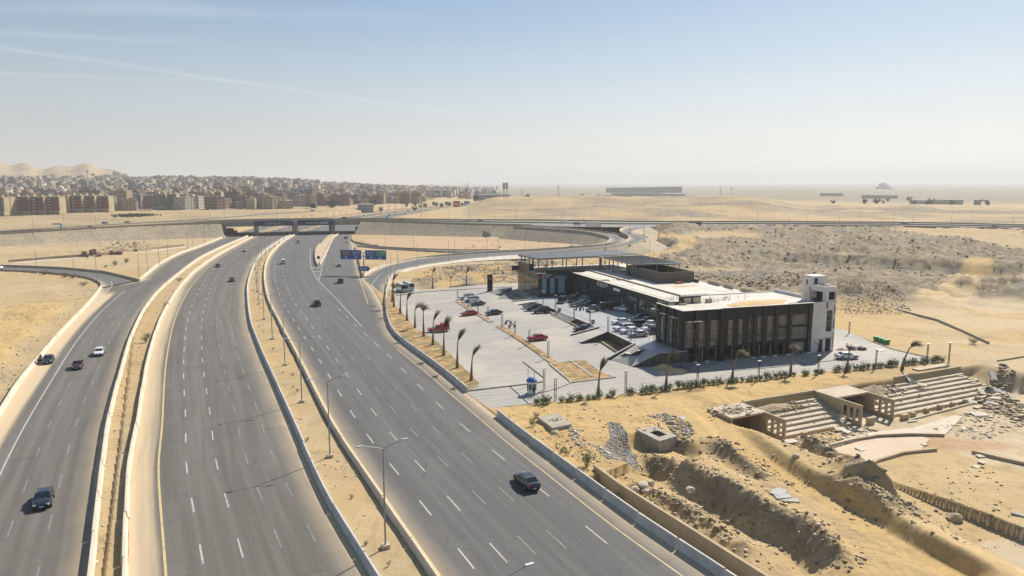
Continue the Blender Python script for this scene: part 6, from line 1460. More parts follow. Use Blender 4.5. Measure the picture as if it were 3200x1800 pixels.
SH = [shrub_meshes(200 + i, 230) for i in range(5)]; SHD = [shrub_meshes(220 + i, 280, .7, .10, 1) for i in range(3)]; SHG = [shrub_meshes(230 + i, 420, .75, .09, 0) for i in range(2)]
def shrub(p, h, wd, kit, label, group, name='shrub', cat_='shrub'):
 t = empty(name, p, rng.uniform(0, 6), label, cat_, group); t.scale = (wd, wd, h); k = rng.choice(kit); link('foliage', k[0], t); link('stem', k[1], t); return t
HC = np.array([tuple(at(x, y)) for x, y in HEDGE]); hcc = smooth_curve(HC, 1.0); hl = arclen(hcc)[-1]; s = s3(hcc, at(1672, 1262)); r_ = random.Random(5)
while s < hl - .5:
 p = at_len(hcc, s)[0]; big = r_.random(); h = .85 + .85 * big; n_ = Vector((BV.x, BV.y, 0)) * -.75
 if r_.random() > .12: shrub(Vector(p) + n_ + Vector((0, 0, .05)), h, 1.0 + .6 * big, SH, 'leafy green shrub in the hedge row along the street kerb' if h < 1.28 else 'taller bushy green shrub in the hedge row along the street kerb', 'shrubs along the street kerb')
 s += r_.uniform(.6, 1.25) + (1.2 if r_.random() < .12 else 0)
for x, y, h, wd, kit, la in ((1833,1462,2.0,1.7,SHG,'large round green bush against the precast barriers'),(1914,1538,1.5,1.3,SHG,'green bush where the low wall meets the barriers'),(1667,1335,1.2,1.0,SHG,'small green bush left of the concrete slab'),(1752,1416,.7,.6,SHG,'small weed left of the pair below the stone line'),(1771,1424,.9,.8,SHG,'small weed right of the pair below the stone line'),(1738,1398,.5,.4,SHG,'tiny green weed near the second barrier joint'),(1675,1308,.8,.9,SHD,'dry bush at the back corner of the concrete slab'),(362,830,2.6,2.6,SHD,'large grey green desert bush left of the pair by the lamp row'),(394,822,2.4,2.6,SHD,'large grey green desert bush right of the pair by the lamp row'),(330,836,1.2,1.4,SHD,'small dry bush left of the two desert bushes'),(140,859,1.7,2.4,SHD,'dark desert bush behind the side road barrier, leftmost'),(205,868,2.0,3.0,SHD,'dark desert bush behind the side road barrier, middle'),(226,872,1.7,2.2,SHD,'dark desert bush behind the side road barrier, right of the middle'),(262,893,1.5,2.6,SHD,'low olive bush inside the bend of the side road'),(455,1072,1.5,1.5,SHG,'green bush on the sandy strip between the left barriers'),(462,1058,1.2,1.2,SHG,'smaller green bush just behind the one on the sandy strip'),(520,958,1.2,1.6,SHD,'dry scrub farther up the sandy strip'),(560,880,1.3,1.8,SHD,'dry scrub high on the sandy strip'),(1083,758,1.2,1.4,SHD,'scrub on the traffic island'),(3040,1077,1.4,1.6,SHG,'lone green bush beside the yard wall'),(960,1380,.5,.5,SHG,'tuft of weeds on the median by the near lamp'),(1145,1706,.5,.5,SHD,'dry tuft beside the nearest full lamp post')):
 p = at(x, y); p.z = gz(p.x, p.y); shrub(p, h, wd, kit, la, None, 'desert_bush', 'bush')
for i in range(26):
 f = rng.random(); s_ = 30 + f * 330; p = at_len(cMED, s_)[0]; q = Vector(p) + Vector((rng.uniform(-1.6, 1.6), 0, 0)); q.z = gz(q.x, q.y); shrub(q, rng.uniform(.3, .6), rng.uniform(.3, .7), SHD, 'small dry weed tuft on the median sand', 'weed tufts on the median', 'weed_tuft', 'weed')
tr = empty('bare_tree', uv(31.0, -.9, 0), 0, 'small bare pruned tree against the white end wall', 'tree')
MB().poly([((0, 0, -.1), .13), ((.1, 0, 1.3), .11), ((0, 0, 1.9), .1)], 6).build('trunk', bark, tr); MB().poly([((0, 0, 1.9), .09), ((-.9, 0, 2.7), .07)], 5).poly([((0, 0, 1.9), .09), ((.35, 0, 2.9), .06)], 5).poly([((.1, 0, 2.2), .07), ((.7, 0, 2.3), .05)], 5).build('limb', bark, tr)
# car park lamps: two thin bars joined at the top
dk = mat('lamp_black', (.035, .034, .034), .5, .4)
def twin_lamp(base, H, label, group):
 t = empty('twin_bar_lamp', base, BANG + .2, label, 'lamp', group)
 for x in (-.17, .17): MB().box((x, 0, H / 2 - .1), (.075, .10, H + .2)).build('bar', dk, t)
 MB().box((.05, 0, H + .06), (.75, .28, .11)).build('lamp_head', mat('lamp_head_grey', (.55, .55, .54), .5), t); m_ = MB()
 for k in (.25, .5, .75): m_.box((0, 0, H * k), (.26, .06, .06))
 m_.build('cross_piece', dk, t); MB().box((0, 0, .02), (.6, .35, .12)).build('foot_plate', kerb_m, t)
for x, y, ty in ((1430,941,905),(1463,961,927),(1493.5,978,942.5),(1525,997,958.7)): b_ = lot_at(x, y, .12); twin_lamp(b_, height_to(b_, ty), 'slim black twin bar lamp on the far grassy divider', 'lamps on the far divider')
for x, y, ty in ((1569.6,1023,983),(1609,1048,1004),(1654,1077.6,1031),(1713,1119.6,1066.8)): b_ = lot_at(x, y, .12); twin_lamp(b_, height_to(b_, ty), 'slim black twin bar lamp on the long grassy divider', 'lamps on the long divider')
for x, y, ty, la in ((1700,1221,1153.6,'twin bar lamp beside the guard booth'),(1735,1255,1183,'twin bar lamp between the booth and the hedge'),(1955,1229,1160,'twin bar lamp between the first two street palms'),(2179,1207,1141,'twin bar lamp with a sign box before the near building corner'),(2370,1190,1129,'twin bar lamp right of the bent palm'),(2556,1172,1112,'twin bar lamp before the white end wall'),(2736,1152,1093,'twin bar lamp right of the white saloon'),(2896,1134,1076,'twin bar lamp near the end of the hedge'),(2964,1137,1072,'last twin bar lamp beyond the hedge'),(2653,1046,1004,'twin bar lamp behind the end of the building')): b_ = at(x, y, .1); twin_lamp(b_, height_to(b_, ty), la, 'lamps along the street')
for x, y, ty, la in ((1697.5,956,912,'terrace lamp by the leftmost stairs'),(1736,966,924,'terrace lamp left of the middle stairs'),(1793.5,1000,956,'terrace lamp right of the middle stairs'),(1843,1012,971,'terrace lamp behind the long planter'),(1900,1037,990,'terrace lamp at the head of the middle ramp'),(1971,1065,1030,'terrace lamp beside the silver saloon')): b_ = ter_at(x, y); twin_lamp(b_, height_to(b_, ty), la, 'lamps on the terrace')
for i, (x, y) in enumerate(((1408,903),(1517,897))): t = empty('double_post', at(x, y), 0, ('bare double post beyond the car park kerb, left one', 'bare double post beyond the car park kerb, right one')[i], 'post', 'posts beyond the car park'); [MB().tube((dx, 0, -.1), (dx, 0, 3.9), .05).build('post', dk, t) for dx in (-.2, .2)]
# guard booth, height bar, bins
bo = empty('guard_booth', lot_at(1661, 1230), 0, 'round white guard booth with a shiny blue dome', 'booth')
MB().tube((0, 0, 0), (0, 0, 2.15), .78, .78, 14).build('wall', mat('booth_white', (.70, .71, .72), .5, vary=.1, scale=2), bo)
for k in range(6):
 a = -2.6 + k * .75; MB().box((math.cos(a) * .765, math.sin(a) * .765, 1.3), (.42, .05, 1.0), a + math.pi / 2).build('window', glass, bo)
dm = MB(); pr = [(.92, 2.15), (.92, 2.25), (.82, 2.5), (.55, 2.72), (.2, 2.84), (.03, 2.95)]
for (r0, z0), (r1, z1) in zip(pr[:-1], pr[1:]): dm.tube((0, 0, z0), (0, 0, z1), r0, r1, 14)
dm.build('dome', mat('dome_blue', (.03, .12, .36), .3, vary=.2, scale=2), bo); MB().tube((0, 0, -.02), (0, 0, .12), 1.0, 1.0, 14).build('base_block', kerb_m, bo)
hb = empty('height_bar', (0, 0, 0), 0, 'dark height limit bar on thin posts above the entrance lane', 'barrier'); pA, pB = at(1634, 1131, 3.6), at(1699, 1181, 3.6)
MB().tube(pA, pB, .11, .11, 6).build('beam', dk, hb)
for f in (.27, .57, .985): q = pA.lerp(pB, f); MB().tube((q.x, q.y, -.1), q, .05, .05, 5).build('post', steel, hb)
gb = mat('bin_green', (.02, .22, .05), .5, vary=.2, scale=1)
for i, (x, y) in enumerate(((2740,1066),(2755,1071),(2769,1076))):
 t = empty('wheeled_skip', at(x, y, .03), BANG - .25, ('green wheeled refuse bin, leftmost of three', 'green wheeled refuse bin in the middle of three', 'green wheeled refuse bin, rightmost of three')[i], 'refuse bin', 'green refuse bins')
 MB().box((0, 0, .75), (1.35, 1.0, 1.05), 0, 0, 1.12).build('bin_body', gb, t); MB().box((0, 0, 1.32), (1.6, 1.2, .09)).build('rim', gb, t)
 t.scale = (.85, .85, .8)
 for dx in (-.5, .5):
  for dy in (-.35, .35): MB().tube((dx, dy - .05, .12), (dx, dy + .05, .12), .12, .12, 8).build('wheel', dk, t)
heap(at(2103,1163), .3, 3.4, 1.5, .8, sand_m, 21, 'heap of pale sand at the foot of the strip clad wall'); heap(at(2072,1150), .3, 2.6, 1.2, .9, sand_m, 25, 'second sand heap left by the ramp corner')
for i, (x, y, a, b, h) in enumerate(((2166,1160,1.5,1.1,.7),(2143,1152,1.4,1.2,1.0),(2118,1150,1.2,1.0,.9),(2096,1142,.8,.7,.6))):
 m_ = MB().box((0, 0, h / 2), (a * 1.3, b * 1.3, h), .3 * i, 0, .8).box((.3, .1, h * .9), (a * .7, b * .6, h * .35), .8); tag(m_.build('debris_bag', mat('sacks_grey', (.17, .18, .20), .8, vary=.4, scale=1.5)), ('pale grey sack of debris at the edge of the building shadow', 'second grey sack of debris under the wall', 'dark grey sack of debris below the platform', 'small dark sack by the sand heap')[i], 'sack').location = at(x, y)
mb = MB()
for i in range(7): mb.tube((rng.uniform(-1.8, 1.8), rng.uniform(-.6, .6), .2), (rng.uniform(-1.8, 1.8), rng.uniform(-.6, .6), rng.uniform(.3, 1.0)), .07)
mb.box((1.2, 0, .3), (1.8, 1.0, .6), .3, 0, .7).box((-.6, .1, .25), (1.0, .7, .4), .9, 0, .6); o = mb.build('scrap_pile', mat('scrap_dark', (.06, .058, .055), .7, vary=.5, scale=2)); o.location = at(2676, 1094); tag(o, 'dark pile of scrap pipes behind the white saloon', 'scrap pile')
heap(at(2629,1094), 0, 1.6, .9, .5, mat('brick_rubble', (.28, .17, .13), .95), 31, 'small heap of reddish rubble by the building corner', name='rubble_heap')
# vehicles
tyre_m = mat('tyre_rubber', (.018, .018, .018), .85); rim_m = mat('wheel_rim', (.42, .42, .43), .35, .8); rim_d = mat('wheel_rim_dark', (.05, .05, .05), .4, .6)
carglass = mat('car_glass', (.012, .014, .016), .04, 0, spec=.9); lampw = mat('headlight_lens', (.62, .64, .66), .15, .2); lampr = mat('taillight_lens', (.32, .012, .012), .25); plate_w = mat('number_plate', (.62, .64, .66), .5); trim_k = mat('black_trim', (.02, .02, .02), .5); plate_b = mat('plate_blue', (.08, .22, .48), .5)
PAINT = dict(black=(.010, .010, .012), navy=(.012, .016, .028), white=(.74, .74, .73), silver=(.42, .43, .44), grey=(.12, .13, .145), red=(.42, .008, .014), dred=(.25, .012, .022), maroon=(.075, .008, .022), blue=(.05, .10, .2), teal=(.05, .18, .16), camo=(.055, .05, .045), dgrey=(.045, .048, .055), cream=(.62, .58, .48))
def paint(c): return mat('car_paint_' + c, PAINT[c], .28, .25 if c in ('silver', 'grey', 'dgrey') else 0, spec=.6, coat=.8)
TYPES = dict(
 sedan=dict(L=4.55, W=1.78, hull=[(-.5, .80, .80), (-.47, .98, .90), (-.30, 1.00, .99), (0, .98, 1), (.22, .96, 1), (.36, .90, .97), (.47, .76, .88), (.5, .62, .74)], belt=.95, roof=1.44, gx=(-.39, -.24, .08, .24)),
 hatch=dict(L=4.1, W=1.74, hull=[(-.5, .70, .84), (-.47, .95, .93), (-.30, 1.0, 1), (0, .98, 1), (.24, .97, 1), (.38, .90, .96), (.47, .76, .86), (.5, .6, .72)], belt=.96, roof=1.50, gx=(-.48, -.37, .08, .27)),
 suv=dict(L=4.75, W=1.9, hull=[(-.5, .80, .88), (-.48, 1.08, .95), (-.30, 1.10, 1), (0, 1.08, 1), (.22, 1.08, 1), (.36, 1.04, .97), (.47, .92, .90), (.5, .7, .8)], belt=1.06, roof=1.74, gx=(-.485, -.42, .08, .24)),
 jeep=dict(L=4.2, W=1.85, hull=[(-.5, .95, .96), (-.48, 1.12, .97), (0, 1.12, 1), (.2, 1.12, .97), (.4, 1.08, .86), (.48, 1.05, .84), (.5, .9, .84)], belt=1.1, roof=1.84, gx=(-.49, -.485, .14, .2)),
 van=dict(L=4.9, W=1.85, hull=[(-.5, .8, .92), (-.485, 1.02, .97), (0, 1.02, 1), (.3, 1.02, 1), (.44, .95, .95), (.485, .82, .88), (.5, .6, .8)], belt=1.0, roof=1.98, gx=(-.495, -.475, .25, .42)),
 minibus=dict(L=6.6, W=2.1, hull=[(-.5, .9, .94), (-.49, 1.2, .98), (0, 1.2, 1), (.4, 1.2, 1), (.48, 1.1, .95), (.5, .7, .88)], belt=1.18, roof=2.62, gx=(-.498, -.485, .40, .485)),
 pickup=dict(L=5.2, W=1.84, hull=[(-.5, .70, .96), (-.49, .74, .98), (-.1, .76, 1), (-.06, 1.04, 1), (.16, 1.04, 1), (.30, 1.02, .98), (.44, .96, .92), (.5, .7, .82)], belt=1.02, roof=1.70, gx=(-.09, -.075, .10, .19)))
CARM = {}
def car_meshes(typ, c, lights=True):
 key = (typ, c)
 if key in CARM: return CARM[key]
 T = TYPES[typ]; L, W = T['L'], T['W'] / 2; out = []; bm_ = paint(c); zb = .24 if typ in ('sedan', 'hatch') else .34
 mb = MB(); rings = []
 for x, zt, wf in T['hull']:
  w_ = W * wf; zl = zb + (.12 if abs(x) > .46 else 0); rings.append([(x * L, -w_ * .90, zl), (x * L, -w_, zl + .22), (x * L, -w_ * .985, zt - .16), (x * L, -w_ * .90, zt - .02), (x * L, -w_ * .45, zt + .02), (x * L, w_ * .45, zt + .02), (x * L, w_ * .90, zt - .02), (x * L, w_ * .985, zt - .16), (x * L, w_, zl + .22), (x * L, w_ * .90, zl)])
 n = 10; V = [p for r in rings for p in r]; F = [(i * n + j, i * n + (j + 1) % n, (i + 1) * n + (j + 1) % n, (i + 1) * n + j) for i in range(len(rings) - 1) for j in range(n)]
 F = [f[::-1] for f in F]
 F += [tuple(range(n)), tuple(range(len(V) - 1, len(V) - n - 1, -1))]; mb.add(V, F)
 g0, g1, g2, g3 = [g * L for g in T['gx']]; zbt, zr = T['belt'] - .03, T['roof']; wb, wt = W * .93, W * (.74 if typ not in ('van', 'minibus', 'jeep') else .86)
 lo = [(g0, -wb, zbt), (g3, -wb, zbt), (g3, wb, zbt), (g0, wb, zbt)]; hi = [(g1, -wt, zr - .06), (g2, -wt, zr - .06), (g2, wt, zr - .06), (g1, wt, zr - .06)]
 mb.hexa(lo, hi); k_ = .06
 mb.hexa([(g1, -wt, zr - .06), (g2, -wt, zr - .06), (g2, wt, zr - .06), (g1, wt, zr - .06)], [(g1 + k_ * L * .5, -wt * .82, zr), (g2 - k_ * L * .5, -wt * .82, zr), (g2 - k_ * L * .5, wt * .82, zr), (g1 + k_ * L * .5, wt * .82, zr)])
 out.append(('body', mb.mesh('body', bm_), None))
 def panel(P, off, nm, m=carglass, parent='body'):
  P = [Vector(p) for p in P]; nrm = (P[1] - P[0]).cross(P[3] - P[0]).normalized() * off
  out.append((nm, MB().hexa([p for p in P], [p + nrm for p in P]).mesh(nm, m), parent))
 def ql(a, b, c_, d, s0, s1, t0, t1):
  a, b, c_, d = map(Vector, (a, b, c_, d)); f = lambda s, t: (a.lerp(b, s)).lerp(d.lerp(c_, s), t); return [f(s0, t0), f(s1, t0), f(s1, t1), f(s0, t1)]
 panel(ql(lo[1], lo[2], hi[2], hi[1], .06, .94, .10, .92), .012, 'windscreen'); panel(ql(lo[3], lo[0], hi[0], hi[3], .08, .92, .16, .90), .012, 'rear_window')
 cuts = {'minibus': (.03, .2, .37, .54, .71, .86, .97), 'van': (.04, .34, .62, .80, .96), 'suv': (.05, .28, .55, .93), 'pickup': (.10, .90), 'jeep': (.06, .42, .92)}.get(typ, (.13, .50, .88))
 for s0, s1 in zip(cuts[:-1], cuts[1:]):
  panel(ql(lo[0], lo[1], hi[1], hi[0], s0 + .015, s1 - .015, .20, .88), .012, 'side_window'); panel(ql(lo[2], lo[3], hi[3], hi[2], 1 - s1 + .015, 1 - s0 - .015, .20, .88), .012, 'side_window')
 r = {'sedan': .33, 'hatch': .31, 'suv': .38, 'jeep': .40, 'van': .34, 'minibus': .38, 'pickup': .38}[typ]; wbx = L * (.30 if typ != 'minibus' else .31)
 for sx_ in (-1, 1):
  for sy in (-1, 1):
   x = sx_ * wbx + (.05 if typ == 'pickup' else 0); y = sy * (W - .10)
   out.append(('wheel_arch', MB().tube((x, sy * (W - .2), r + .04), (x, sy * (W + .006), r + .04), r + .075, None, 14).mesh('wheel_arch', trim_k), 'body'))
   out.append(('wheel', MB().tube((x, y - .11 * sy, r), (x, y + .125 * sy, r), r, None, 14).mesh('wheel', tyre_m), None))
   out.append(('rim', MB().tube((x, y + .10 * sy, r), (x, y + .14 * sy, r), r * .64, r * .6, 10).mesh('rim', rim_d if c in ('camo',) else rim_m), ('wheel', len(out) - 1)))
 zf = T['hull'][-2][1]; zr_ = T['hull'][1][1]
 for sy in (-1, 1):
  out.append(('headlight', MB().box((L * .478, sy * W * .66, zf - .10), (.16, W * .34, .15), -.35 * sy).mesh('headlight', lampw), None))
  out.append(('taillight', MB().box((-L * .487, sy * W * .70, zr_ - .16), (.10, W * .36, .17), .12 * sy).mesh('taillight', lampr), None))
  out.append(('mirror', MB().box((g3 - .12 * L * .6, sy * (W + .07), T['belt'] + .06), (.12, .18, .13)).mesh('mirror', bm_ if c != 'white' else trim_k), None))
 out.append(('grille', MB().box((L * .497, 0, zf - .22), (.05, W * .9, .20)).mesh('grille', trim_k), None))
 out.append(('bumper', MB().box((L * .492, 0, zb + .16), (.10, W * 1.5, .14)).mesh('bumper', trim_k), None)); out.append(('bumper', MB().box((-L * .492, 0, zb + .16), (.10, W * 1.5, .14)).mesh('bumper', trim_k), None))
 for sx_ in (-1, 1):
  out.append(('number_plate', MB().box((sx_ * L * .506, 0, zb + .26), (.03, .42, .16)).box((sx_ * L * .508, 0, zb + .32), (.03, .42, .05), 0, 1).mesh('number_plate', [plate_w, plate_b]), None))
 if typ == 'pickup':
  bd_ = MB(); x0, x1 = -.495 * L, -.105 * L;
  bd_.box2((x0, -W * .97, .74), (x1, -W * .90, 1.10)); bd_.box2((x0, W * .90, .74), (x1, W * .97, 1.10)); bd_.box2((x0, -W * .9, .74), (x0 + .07, W * .9, 1.10)); bd_.box2((x1 - .07, -W * .9, .74), (x1, W * .9, 1.16))
  out.append(('bed', bd_.mesh('bed', bm_), None)); out.append(('bed_liner', MB().box2((x0 + .07, -W * .9, .77), (x1 - .07, W * .9, .80)).mesh('bed_liner', trim_k), None))
 if typ in ('suv', 'van', 'minibus'):
  rr = MB()
  for sy in (-1, 1): rr.box(((g1 + g2) / 2, sy * wt * .8, zr + .03), ((g2 - g1) * .85, .05, .05))
  out.append(('roof_rail', rr.mesh('roof_rail', trim_k), None))
 CARM[key] = out; return out
KN = dict(sedan=('parked_car', 'car'), hatch=('parked_car', 'car'), suv=('off_road_car', 'car'), jeep=('off_road_car', 'car'), van=('van', 'van'), minibus=('minibus', 'minibus'), pickup=('pickup_truck', 'pickup truck'))
NAMEV = dict(sedan='saloon_car', hatch='hatchback_car', suv='off_road_car', jeep='off_road_car', van='van', minibus='minibus', pickup='pickup_truck')
def car(typ, c, p, heading, label, group=None, far=False):
 """heading: angle of the nose in the ground plane"""
 t = empty(NAMEV[typ], p, heading, label, KN[typ][1], group); objs = []
 for i, (nm, me, par) in enumerate(car_meshes(typ, c)):
  if far and nm in ('mirror', 'number_plate', 'grille', 'bumper', 'roof_rail', 'wheel_arch'): objs.append(None); continue
  pa = t if par is None else (objs[0] if par == 'body' else objs[par[1]]); objs.append(link(nm, me, pa))
 return t
def heading_along(C, p, away):
 d, s = seg_dist(np.array([p.x]), np.array([p.y]), C); a, b = at_len(C, s - 2)[0], at_len(C, s + 2)[0]; an = math.atan2(b[1] - a[1], b[0] - a[0]); return an if away else an + math.pi
def hw(typ, c, xp, yp, C, away, label, z=0.0, turn=0.0, far=False, group=None): p = at(xp, yp, z); p.z = z + .012; return car(typ, c, p, heading_along(C, p, away) + turn, label, group, far)
hw('sedan', 'navy', 137, 1572, cB1, False, 'black saloon in the lower left corner driving towards the camera'); hw('hatch', 'maroon', 243, 1150, cB1, False, 'maroon hatchback on the left service road'); hw('sedan', 'white', 311, 1108, cB1, False, 'white saloon driving beside the sandy strip')
st_car = hw('sedan', 'navy', 152, 1132, cB1, False, 'dark saloon stopped on the sandy shoulder with its door open', turn=.03)
dr = MB().box((.55, .05, .62), (1.05, .06, .62)).mesh('door', paint('navy')); d_ = link('door', dr, st_car); d_.location = (.55, -.88, .0); d_.rotation_euler = (0, 0, R(-118)); link('window', MB().box((.45, .05, 1.13), (.75, .04, .38)).mesh('window', carglass), d_)
hw('sedan', 'white', -8, 841, cL2, True, 'white car entering at the left edge on the side road')
hw('pickup', 'white', 765, 786, cB2, False, 'white covered pickup coming along the oncoming carriageway'); cvp = bpy.context
hw('sedan', 'navy', 725, 879, cB2, False, 'dark blue saloon near the median on the oncoming carriageway'); hw('sedan', 'black', 681, 834, cB2, False, 'black saloon in the middle of the oncoming carriageway')
hw('van', 'white', 885, 824, cB4, True, 'white van driving away left of the traffic island'); hw('van', 'cream', 933, 759, cB4, True, 'small pale van driving away towards the overpass'); hw('sedan', 'silver', 1060, 833, cR, True, 'silver car driving away on the collector lanes'); hw('jeep', 'black', 1064, 884, cR, True, 'black boxy off road car right of the gore stripes'); hw('sedan', 'dgrey', 1081, 746, cR, True, 'dark car just before the overpass on the collector')
hw('pickup', 'navy', 990, 955, cB4, True, 'dark blue pickup in the middle of the away carriageway'); hw('sedan', 'navy', 1645, 1516, cR, True, 'black saloon with a bright rear window on the near right carriageway')
hw('sedan', 'silver', 1176, 772, cIR, False, 'white and dark car leaving the loop road', .05); hw('sedan', 'silver', 1784, 776, cIL, True, 'silver car on the lower loop below the canopy', 2.6)
hw('sedan', 'white', 1049, 687, cN, True, 'white car on the overpass bridge', 8.45, far=True); hw('suv', 'black', 1079, 685, cN, True, 'dark car on the overpass bridge', 8.45, far=True)
hw('van', 'blue', 1805, 703, cN, True, 'grey blue van on the overpass road above the loop', 7.05, far=True); hw('sedan', 'white', 1760, 692.5, cF, False, 'white car on the far lanes above the loop', 7.05, far=True); hw('pickup', 'teal', 2828, 701.5, cN, True, 'teal pickup on the desert road at right', 7.05, far=True); hw('sedan', 'black', 3109, 709, cN, True, 'dark car near the right end of the desert road', 7.05, far=True)
hw('sedan', 'black', 1499, 692, cF, False, 'black car on the overpass road above the stone embankment', 7.6, far=True); hw('sedan', 'silver', 1458, 692, cF, False, 'pale car ahead of the black car above the stone embankment', 7.7, far=True); hw('sedan', 'black', 1256, 688, cF, False, 'low dark car on the overpass road right of the bridge', 8.35, far=True)
hw('sedan', 'black', 283, 713, cN, True, 'dark car on top of the left embankment', 7.3, far=True); hw('suv', 'dgrey', 329, 700, cP2, True, 'dark car on the pale road behind the left embankment', 4.4, far=True); hw('sedan', 'black', 398, 696.5, cP2, True, 'second dark car farther along the pale road', 4.4, far=True)
for x, y, ty, c, la in ((1141, 676, 'van', 'white', 'white van on the distant highway'), (1217, 675, 'suv', 'black', 'dark car on the distant highway beyond the bridge'), (1212, 681, 'van', 'teal', 'small teal truck on the distant highway'), (1270, 669, 'van', 'white', 'white car far up the distant highway'), (1276, 660, 'suv', 'black', 'dark car far up the distant highway'), (1234, 665, 'sedan', 'dgrey', 'grey car on the left lanes of the distant highway')): hw(ty, c, x, y, cB4, True, la, .03, far=True)
def truck(p, hd, cabc, boxm, label, boxd=(6.0, 2.4, 2.6), drum=False, name='lorry'):
 t = empty(name, p, hd, label, 'lorry'); MB().box((2.9 + boxd[0] / 2 - 2, 0, 1.5), (2.0, 2.3, 2.2), 0, 0, .92).build('cab', paint(cabc), t); MB().box((4.93 + boxd[0] / 2 - 3, 0, 1.95), (.06, 2.0, .8)).build('windscreen', carglass, t)
 if drum: MB().tube((-3, 0, 1.6), (-.5, 0, 2.3), .7, 1.35, 12).tube((-.5, 0, 2.3), (2.0, 0, 2.0), 1.35, .9, 12).build('drum', boxm, t)
 else: MB().box((-.6, 0, 1.0 + boxd[2] / 2), boxd).build('cargo_box', boxm, t)
 MB().box((.2, 0, .8), (boxd[0] + 1.5, 1.0, .25)).build('chassis', trim_k, t)
 for x in (-2.4, -1.2, 2.9 + boxd[0] / 2 - 2):
  for y in (-1.05, 1.05): MB().tube((x, y - .14, .5), (x, y + .14, .5), .5, .5, 12).build('wheel', tyre_m, t)
p = at(2168, 702.5, 7.05); truck(p, heading_along(cN, p, True), 'dgrey', mat('tipper_olive', (.13, .13, .10), .7), 'olive tipper lorry on the desert road', (6.5, 2.4, 1.6)); p = at(978, 660, 3.9); truck(p, 1.2, 'white', mat('drum_white', (.6, .6, .58), .6), 'white concrete mixer lorry behind the overpass', drum=True, name='mixer_lorry')
p = at(1117, 724); truck(p, heading_along(cR, p, True), 'blue', mat('lorry_blue', (.03, .08, .16), .5), 'blue lorry half hidden behind the right bridge abutment', (5.5, 2.4, 2.6))
t = empty('site_cabin', at(1854, 709, 7.0), .1, 'white box cabin beside the loop road', 'cabin'); MB().box((0, 0, 1.6), (9.5, 3.0, 3.4)).build('wall', white_s, t); MB().box((0, 0, 3.4), (9.8, 3.3, .15)).build('roof', cap_m, t)
# parked cars: noses along the street direction
def pk(typ, c, xp, yp, label, back=False, turn=0.0, ter=False): p = ter_at(xp, yp) if ter else lot_at(xp, yp); return car(typ, c, p, BANG + (math.pi if not back else 0) + turn, label)
pk('suv', 'white', 1459, 935, 'white off road car at the far end of the grassy divider'); pk('suv', 'white', 1473, 943, 'second white off road car beside the divider, partly in front', turn=.04); pk('sedan', 'grey', 1492, 954, 'grey saloon next to the two white off road cars'); pk('sedan', 'red', 1466, 985, 'dark red saloon left of the far grassy divider', turn=.1); pk('sedan', 'black', 1543, 983, 'black saloon right of the far grassy divider')
rp = pk('pickup', 'red', 1370, 1036, 'red pickup truck with a boxed cargo bed', turn=-.05); MB().box((-1.55, 0, 1.55), (1.95, 1.72, .95)).build('cargo_cage', mat('cage_red', (.36, .01, .014), .6, vary=.2, scale=2), rp)
pk('sedan', 'red', 1679, 1063, 'bright red saloon near the end of the long grassy divider', turn=-.05); pk('suv', 'black', 1669, 970, 'black off road car in the pair near the left stairs'); pk('suv', 'black', 1692, 978, 'black off road car with a roof rack, nearer one of the pair'); pk('pickup', 'grey', 1662, 963, 'grey pickup hidden behind the pair of black off road cars'); pk('sedan', 'navy', 1822, 1034, 'black saloon parked before the narrow stairs', turn=-.08)
DN = R(-62)
for typ, c, x, y, hd, la in (('van','dgrey',1756,947,DN,'dark people carrier facing the camera on the terrace, left one'),('van','black',1789,944,DN,'black people carrier facing the camera on the terrace, right one'),('pickup','white',1826,942,DN - .15,'white pickup facing out of the far glass showroom')):
 p = ter_at(x, y); car(typ, c, p, hd - math.pi * 0 - R(45), la)
pk('sedan', 'grey', 1804, 958, 'grey saloon side on in the terrace centre', ter=True); pk('sedan', 'black', 1846, 953, 'black saloon behind the grey one on the terrace', ter=True, turn=.2); pk('pickup', 'white', 1950, 973, 'white pickup in the shadow of the glass front', ter=True, turn=math.pi - .9 + math.pi)
pk('sedan', 'white', 1941, 1013, 'white saloon nearest the open terrace centre', ter=True, turn=-.05); pk('suv', 'black', 1999, 1003, 'black off road car close to the glass wall', ter=True); pk('suv', 'black', 1984, 1022, 'black off road car in the middle of the terrace cluster', ter=True); pk('suv', 'white', 1949, 1034, 'white bonneted off road car at the left of the near cluster', ter=True); pk('sedan', 'white', 1968, 1041, 'white saloon between the off road car and the silver saloon', ter=True, turn=.04); pk('sedan', 'silver', 1994, 1052, 'silver saloon in the front row of the cluster', ter=True)
pk('sedan', 'white', 2030, 1020, 'white car half hidden by the scaffolded wall', ter=True); pk('suv', 'dgrey', 2020, 1012, 'dark car behind the half hidden white car', ter=True); pk('sedan', 'white', 2035, 1034, 'second white car partly behind the scaffolded wall', ter=True); pk('suv', 'black', 2042, 1042, 'dark car closest to the scaffolded wall', ter=True)
pk('sedan', 'white', 2646, 1121, 'white saloon on the street right of the building', back=True, turn=-.2)
for i, (x, y, hd, la) in enumerate(((1257, 911, R(-60), 'white minibus behind the palms, left one'), (1277, 906, R(-62), 'white minibus behind the palms, right one'))): car('minibus', 'white', lot_at(x, y), hd, la)
